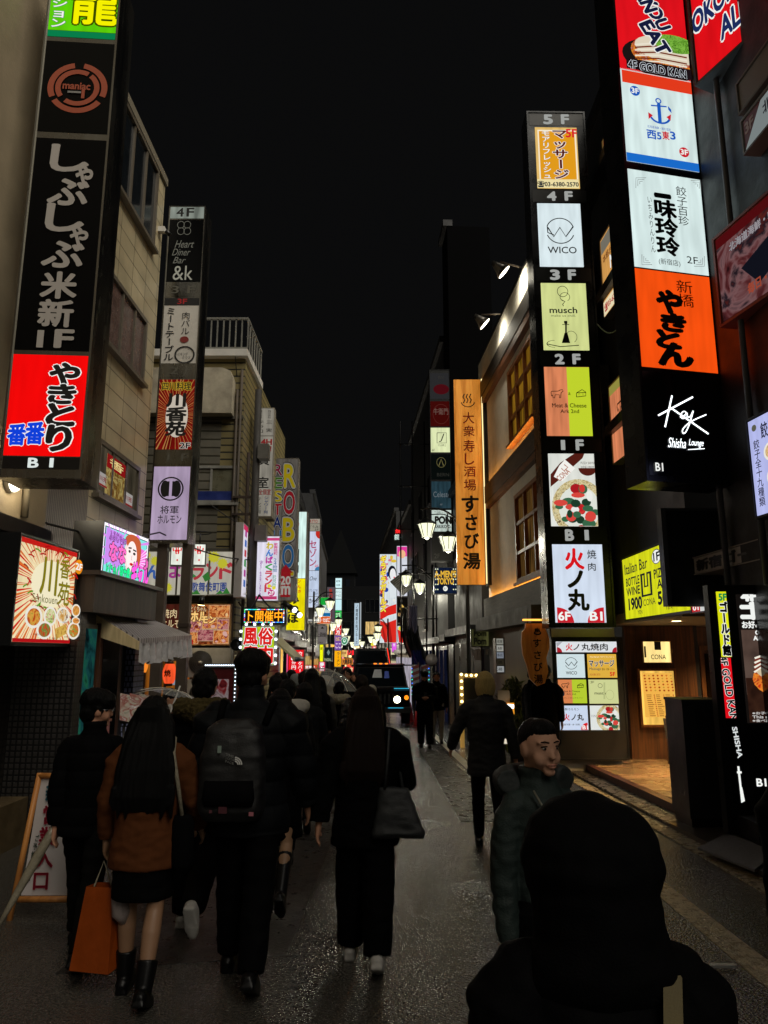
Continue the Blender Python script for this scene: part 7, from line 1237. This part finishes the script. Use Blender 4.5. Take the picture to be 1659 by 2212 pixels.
r, k, J, A, U, hp = person('person in a charcoal jacket carrying a white tote bag over the shoulder', 659, 1474, 8.6, 0, CG, .74, CK, ('bob', HAIRK), vox=.013, wide=1.1, fat=1.05)
b = MB(); b.rings([(.07, -.2, .42, .13, .03, .5), (.07, -.22, .46, .16, .05, .5), (.06, -.2, .74, .15, .03, .5)], CW, 18); c = MB(); c.tube([(-.02, -.19, .74), (-.08, -.16, 1.2), (-.14, -.06, 1.5), (-.16, .02, 1.5)], .014, CW, 7)
place('tote_bag', 'white cloth tote bag on the back of the person in charcoal', 'bag', [('bag_body', b), ('strap', c)], r)
person('woman in a long grey coat with long dark hair and bare ankles', 690, 1463, 11.3, 0, sf('#2b2826', .85, .2, 6), .42, None, ('long.38', HAIRK), ((5, 4), (-6, 12)), vox=.014, wide=1.05, skin=sf('#a87c5e', .5), shoe=FURW)
person('person in a black coat with a pale fur trimmed hood behind the long coat', 733, 1473, 11.8, 0, CK, .72, CK, ('short', HAIRK), hood=('fur', FURW, 1.35), vox=.014, fat=1.05)
person('woman with a hair bun in a shiny black leather jacket', 781, 1458, 9.7, 0, sf('#0c0c0e', .3, .3, 10, .2), .85, CK, ('bun', HAIRB), vox=.013, fat=1.06)
r, k, J, A, U, hp = person('woman all in black with long hair walking in the middle of the street', 790, 1487, 4.81, -2, CK, .72, CK, ('long.34', HAIRB), ((8, 8), (-12, 14)), ((-14, 15, 8), ((.27, .03, 1.12), (.20, .2, 1.2))), 1.18, 1.5, SHW, vox=.009, fat=1.12, sleeve=1.28)
TB = sf('#1d2022', .55, .2, 6, .3, 0, 160); b = MB(); b.rings([(.23, -.16, .80, .17, .045, .5), (.23, -.16, .835, .175, .07, .5), (.215, -.15, .99, .13, .055, .6), (.20, -.14, 1.11, .10, .033, .7)], TB, 24); tb = fuse(b, .012, 2, TB, wrinkle(.01, 8))
c = MB(); c.tube([(.14, -.17, 1.1), (.16, -.16, 1.3), (.17, -.08, 1.475), (.19, .02, 1.47), (.22, .0, 1.3), (.26, -.12, 1.1)], .011, TB, 7)
place('tote_bag', 'large black leather tote bag on the shoulder of the woman in the middle', 'bag', [('bag_body', tb), ('strap', c)], r)
person('person in a pale knitted hat in front of the black car', 803, 1481, 12.5, 0, CG, .75, CK, ('cap', CW), vox=.015)
person('man with glasses and dark coat walking towards us left of the car', 750, 1442, 13.6, 175, CK, .6, CK, ('short', HAIRK), vox=.014, glasses=True, face=1)
person('woman with long black hair standing tall in the crowd behind the tote bag', 674, 1444, 10.6, 0, CK, .7, CK, ('long.3', HAIRK), vox=.015)
person('person with brown hair near the red karaoke sign', 655, 1451, 12, 0, CK, .8, CK, ('short', HAIRB), vox=.015, skin=SKIN)
person('person in a grey cap below the red karaoke sign', 638, 1457, 12.6, 0, CG, .8, CK, ('cap', sf('#6d706e', .8)), vox=.016)
r, k, J, A, U, hp = person('person in a white hood under a clear umbrella far in the crowd', 703, 1463, 12.4, 0, sf('#14182a', .7), .75, CK, ('short', HAIRK), hood=('up', CW), vox=.015)
def umbrella(label, root, x, y, z, rad, tilt, hub):
    b = MB(); n = 16; m = glassmat('#d9dcdc', .1, .22); ribs = MB(); vs = [(0, 0, .0)]; fs = []
    for j in range(1, 5):
        for i in range(n): q = 2*math.pi*i/n; rr = rad*j/4; vs.append((rr*math.cos(q), rr*math.sin(q), -.32*rad*(j/4)**2*(1 - .0*(i % 2))*(1.0 if i % 2 == 0 else .93)))
    fs = [(0, 1+i, 1+(i+1) % n) for i in range(n)] + [(1+(j-1)*n+i, 1+j*n+i, 1+j*n+(i+1) % n, 1+(j-1)*n+(i+1) % n) for j in range(1, 4) for i in range(n)]
    b.add(vs, fs, m, True); [ribs.tube([(0, 0, -.005)] + [vs[1+(j-1)*n+i] for j in range(1, 5)], .004, sf('#b9b6a8', .3), 5, False) for i in range(0, n, 2)]
    s_ = MB(); s_.tube([(0, 0, .05), (0, 0, -.85)], .008, WHITE, 6)
    t = thing('umbrella', label, 'umbrella', root.matrix_world @ Vector((x, y, z)) if False else root.location + Vector((x, y, z))); t.rotation_euler = tilt
    b.build('canopy', t); ribs.build('rib', t); s_.build('shaft', t); return t
umbrella('open clear umbrella far in the crowd near the white hood', r, .14, .1, 1.72, .48, (R(8), R(22), 0), 0)
r, k, J, A, U, hp = person('person with a white face mask under an open clear umbrella, left', 373, 1488, 6.9, 160, sf('#3a3530', .8, .2), .8, CK, ('short', HAIRK), mask=True, headyaw=50, vox=.012, fat=1.05)
umbrella('open clear plastic umbrella over the masked person at the left', r, .08, -.1, 1.54, .36, (R(-16), R(14), 0), 0)
for px, tp, Y, yw, lab, cl, hr in ((596, 1458, 9.2, 0, 'person with black hair beyond the white hood, left of the crowd', CK, 'short'), (613, 1452, 14, 0, 'small person with short hair under the pale awning', CG, 'short'), (722, 1447, 15, 0, 'person with dark hair facing the red far signs', CK, 'short'), (735, 1452, 17, 0, 'person in a beige hooded coat far down the street', sf('#5d5348', .8), 'short'), (765, 1452, 19, 170, 'distant pedestrian walking towards us beside the car', CK, 'short')):
    person(lab, px, tp, Y, yw, cl, .75, CK, (hr, HAIRK), vox=.018)
rnd = random.Random(21); FG = 'dark heads of the crowd far ahead'
for i in range(14):
    px = 604 + i*11.3 + rnd.uniform(-5, 5); Y = rnd.uniform(13, 24)
    person('dark haired pedestrian seen from behind in the crowd far ahead', px, 1444 + rnd.uniform(2, 14), Y, rnd.uniform(-8, 8), rnd.choice((CK, CK, CG, CN)), .75, CK, (rnd.choice(('short', 'short', 'bob', 'fluffy')), rnd.choice((HAIRK, HAIRK, HAIRB))), vox=.024, group=FG)
# right side of the street
r, k, J, A, U, hp = person('man in black looking down at his phone, walking towards us', 917, 1449, 17.5, 178, CK, .82, CK, ('fluffy', HAIRK), ((6, 6), (-6, 8)), (((-.24, .05, 1.13), (-.06, .25, 1.14)), ((.24, .05, 1.13), (.05, .25, 1.14))), 1.15, 1.3, vox=.013, fat=1.12, sleeve=1.1, headtilt=-22, face=1)
b = MB(); b.box(-.045, .03, .285, .295, 1.16, 1.27, BLACK); c = MB(); c.box(-.04, .025, .281, .2845, 1.165, 1.265, em('#8f9ab0', .7)); place('phone', 'small phone in the hands of the man in black', 'phone', [('case', b), ('screen', c)], r)
person('man in a dark jacket and pale trousers just behind the phone man', 943, 1452, 18.6, 178, CK, .8, sf('#8a8684', .8, .15), ('short', HAIRK), ((8, 6), (-10, 20)), vox=.014)
person('blond person in a black blazer walking away on the right', 1047, 1453, 7.75, -4, sf('#0d0d0e', .75, .2, 6, .3, 0, 240), .70, CK, ('bob', BLOND), ((8, 6), (-14, 46)), ((10, 26, 30), (-10, 14, 6)), 1.08, .95, sf('#0a0a0b', .2), vox=.01, fat=1.08)
person('dark haired man in a black coat standing by the wood slab sign', 1150, 1442, 13.4, -60, CK, .6, CK, ('short', HAIRK), ((2, 2), (-2, 2)), ((-4, 3, 8), (4, 3, 8)), vox=.014, skin=SKIND)
person('broad man in a long black coat in front of the poster stand', 1178, 1438, 12.7, -30, CK, .5, CK, ('short', HAIRK), ((2, 2), (-2, 2)), ((-3, 2, 8), (3, 2, 8)), vox=.014, fat=1.08, skin=SKIND)
r, k, J, A, U, hp = person('boy with cropped black hair in a dark green hooded jacket facing right', 1157, 1557, 2.95, 196, CGR, .62, CK, ('crew', HAIRK), ((4, 4), (-4, 4)), ((2, 5, 12), (2, 5, 12)), .82, .95, vox=.0065, fat=.86, sleeve=.86, hood=('down', sf('#1b2120', .7, .2, 6, .2), 1.2), face=1, collar=1.4, headyaw=8, puff=.01, skin=sf('#b58a72', .65, .04, 10, .05, 0, 160, .18))
b = MB(); q = Vector((-.1, .155, 1.22)); n4 = [(0, .026), (.026, 0), (0, -.026), (-.026, 0), (0, .026)]; b.tube([q + V3(a, 0, c) for a, c in n4], .0035, FURW, 6); b.build('badge', r)
b = MB(); b.tube([(.075, .1, 1.47), (.03, .155, 1.36), (.02, .17, 1.2), (.02, .17, .95)], .005, sf('#8a8a80', .3, 0, 4, 0, .7), 6); b.build('zip', r)
r, k, J, A, U, hp = person('nearest person from behind in a black hood with a khaki shoulder strap', 1276, 1768, 1.5, 0, CK, .72, CK, ('none', HAIRK), ((3, 3), (-3, 3)), vox=.008, fat=1.14, wide=1.1, sleeve=1.15, hood=('up', CK), puff=.01)
b = MB(); pts = [V3(-.02, -.185, 1.12), V3(.05, -.19, 1.24), V3(.105, -.165, 1.37), V3(.135, -.10, 1.455), V3(.14, .02, 1.48)]; wv = V3(.02, .0, -.012)
b.add([q for p_ in pts for q in (p_ - wv, p_ + wv)], [(2*i, 2*i+1, 2*i+3, 2*i+2) for i in range(4)], sf('#5f5538', .8, .2, 12, .2, 0, 200)); place('bag_strap', 'khaki webbing strap across the back of the nearest hooded person', 'strap', [('webbing', b)], r)
r, k, J, A, U, hp = person('person in a dark coat cut off by the right edge', 1774, 1600, 2.55, 10, CK, .5, CK, ('short', HAIRK), ((4, 4), (-4, 6)), vox=.012, fat=1.1, H=1.62)
b = MB(); b.rings([(-.33, -.1, .28, .06, .04, .6), (-.33, -.1, .32, .1, .06, .6), (-.32, -.1, .62, .085, .05, .6)], sf('#33201c', .5, .2), 16); c = MB(); c.tube([(-.36, -.1, .62), (-.32, -.08, .82), (-.28, -.1, .62)], .01, RUST, 6); place('handbag', 'dark brown handbag hanging at the right edge of the picture', 'bag', [('bag_body', b), ('handle', c)], r)
bpy.data.scenes.remove(TMP)
for o in SC.objects:
    if 'h' in o: del o['h']
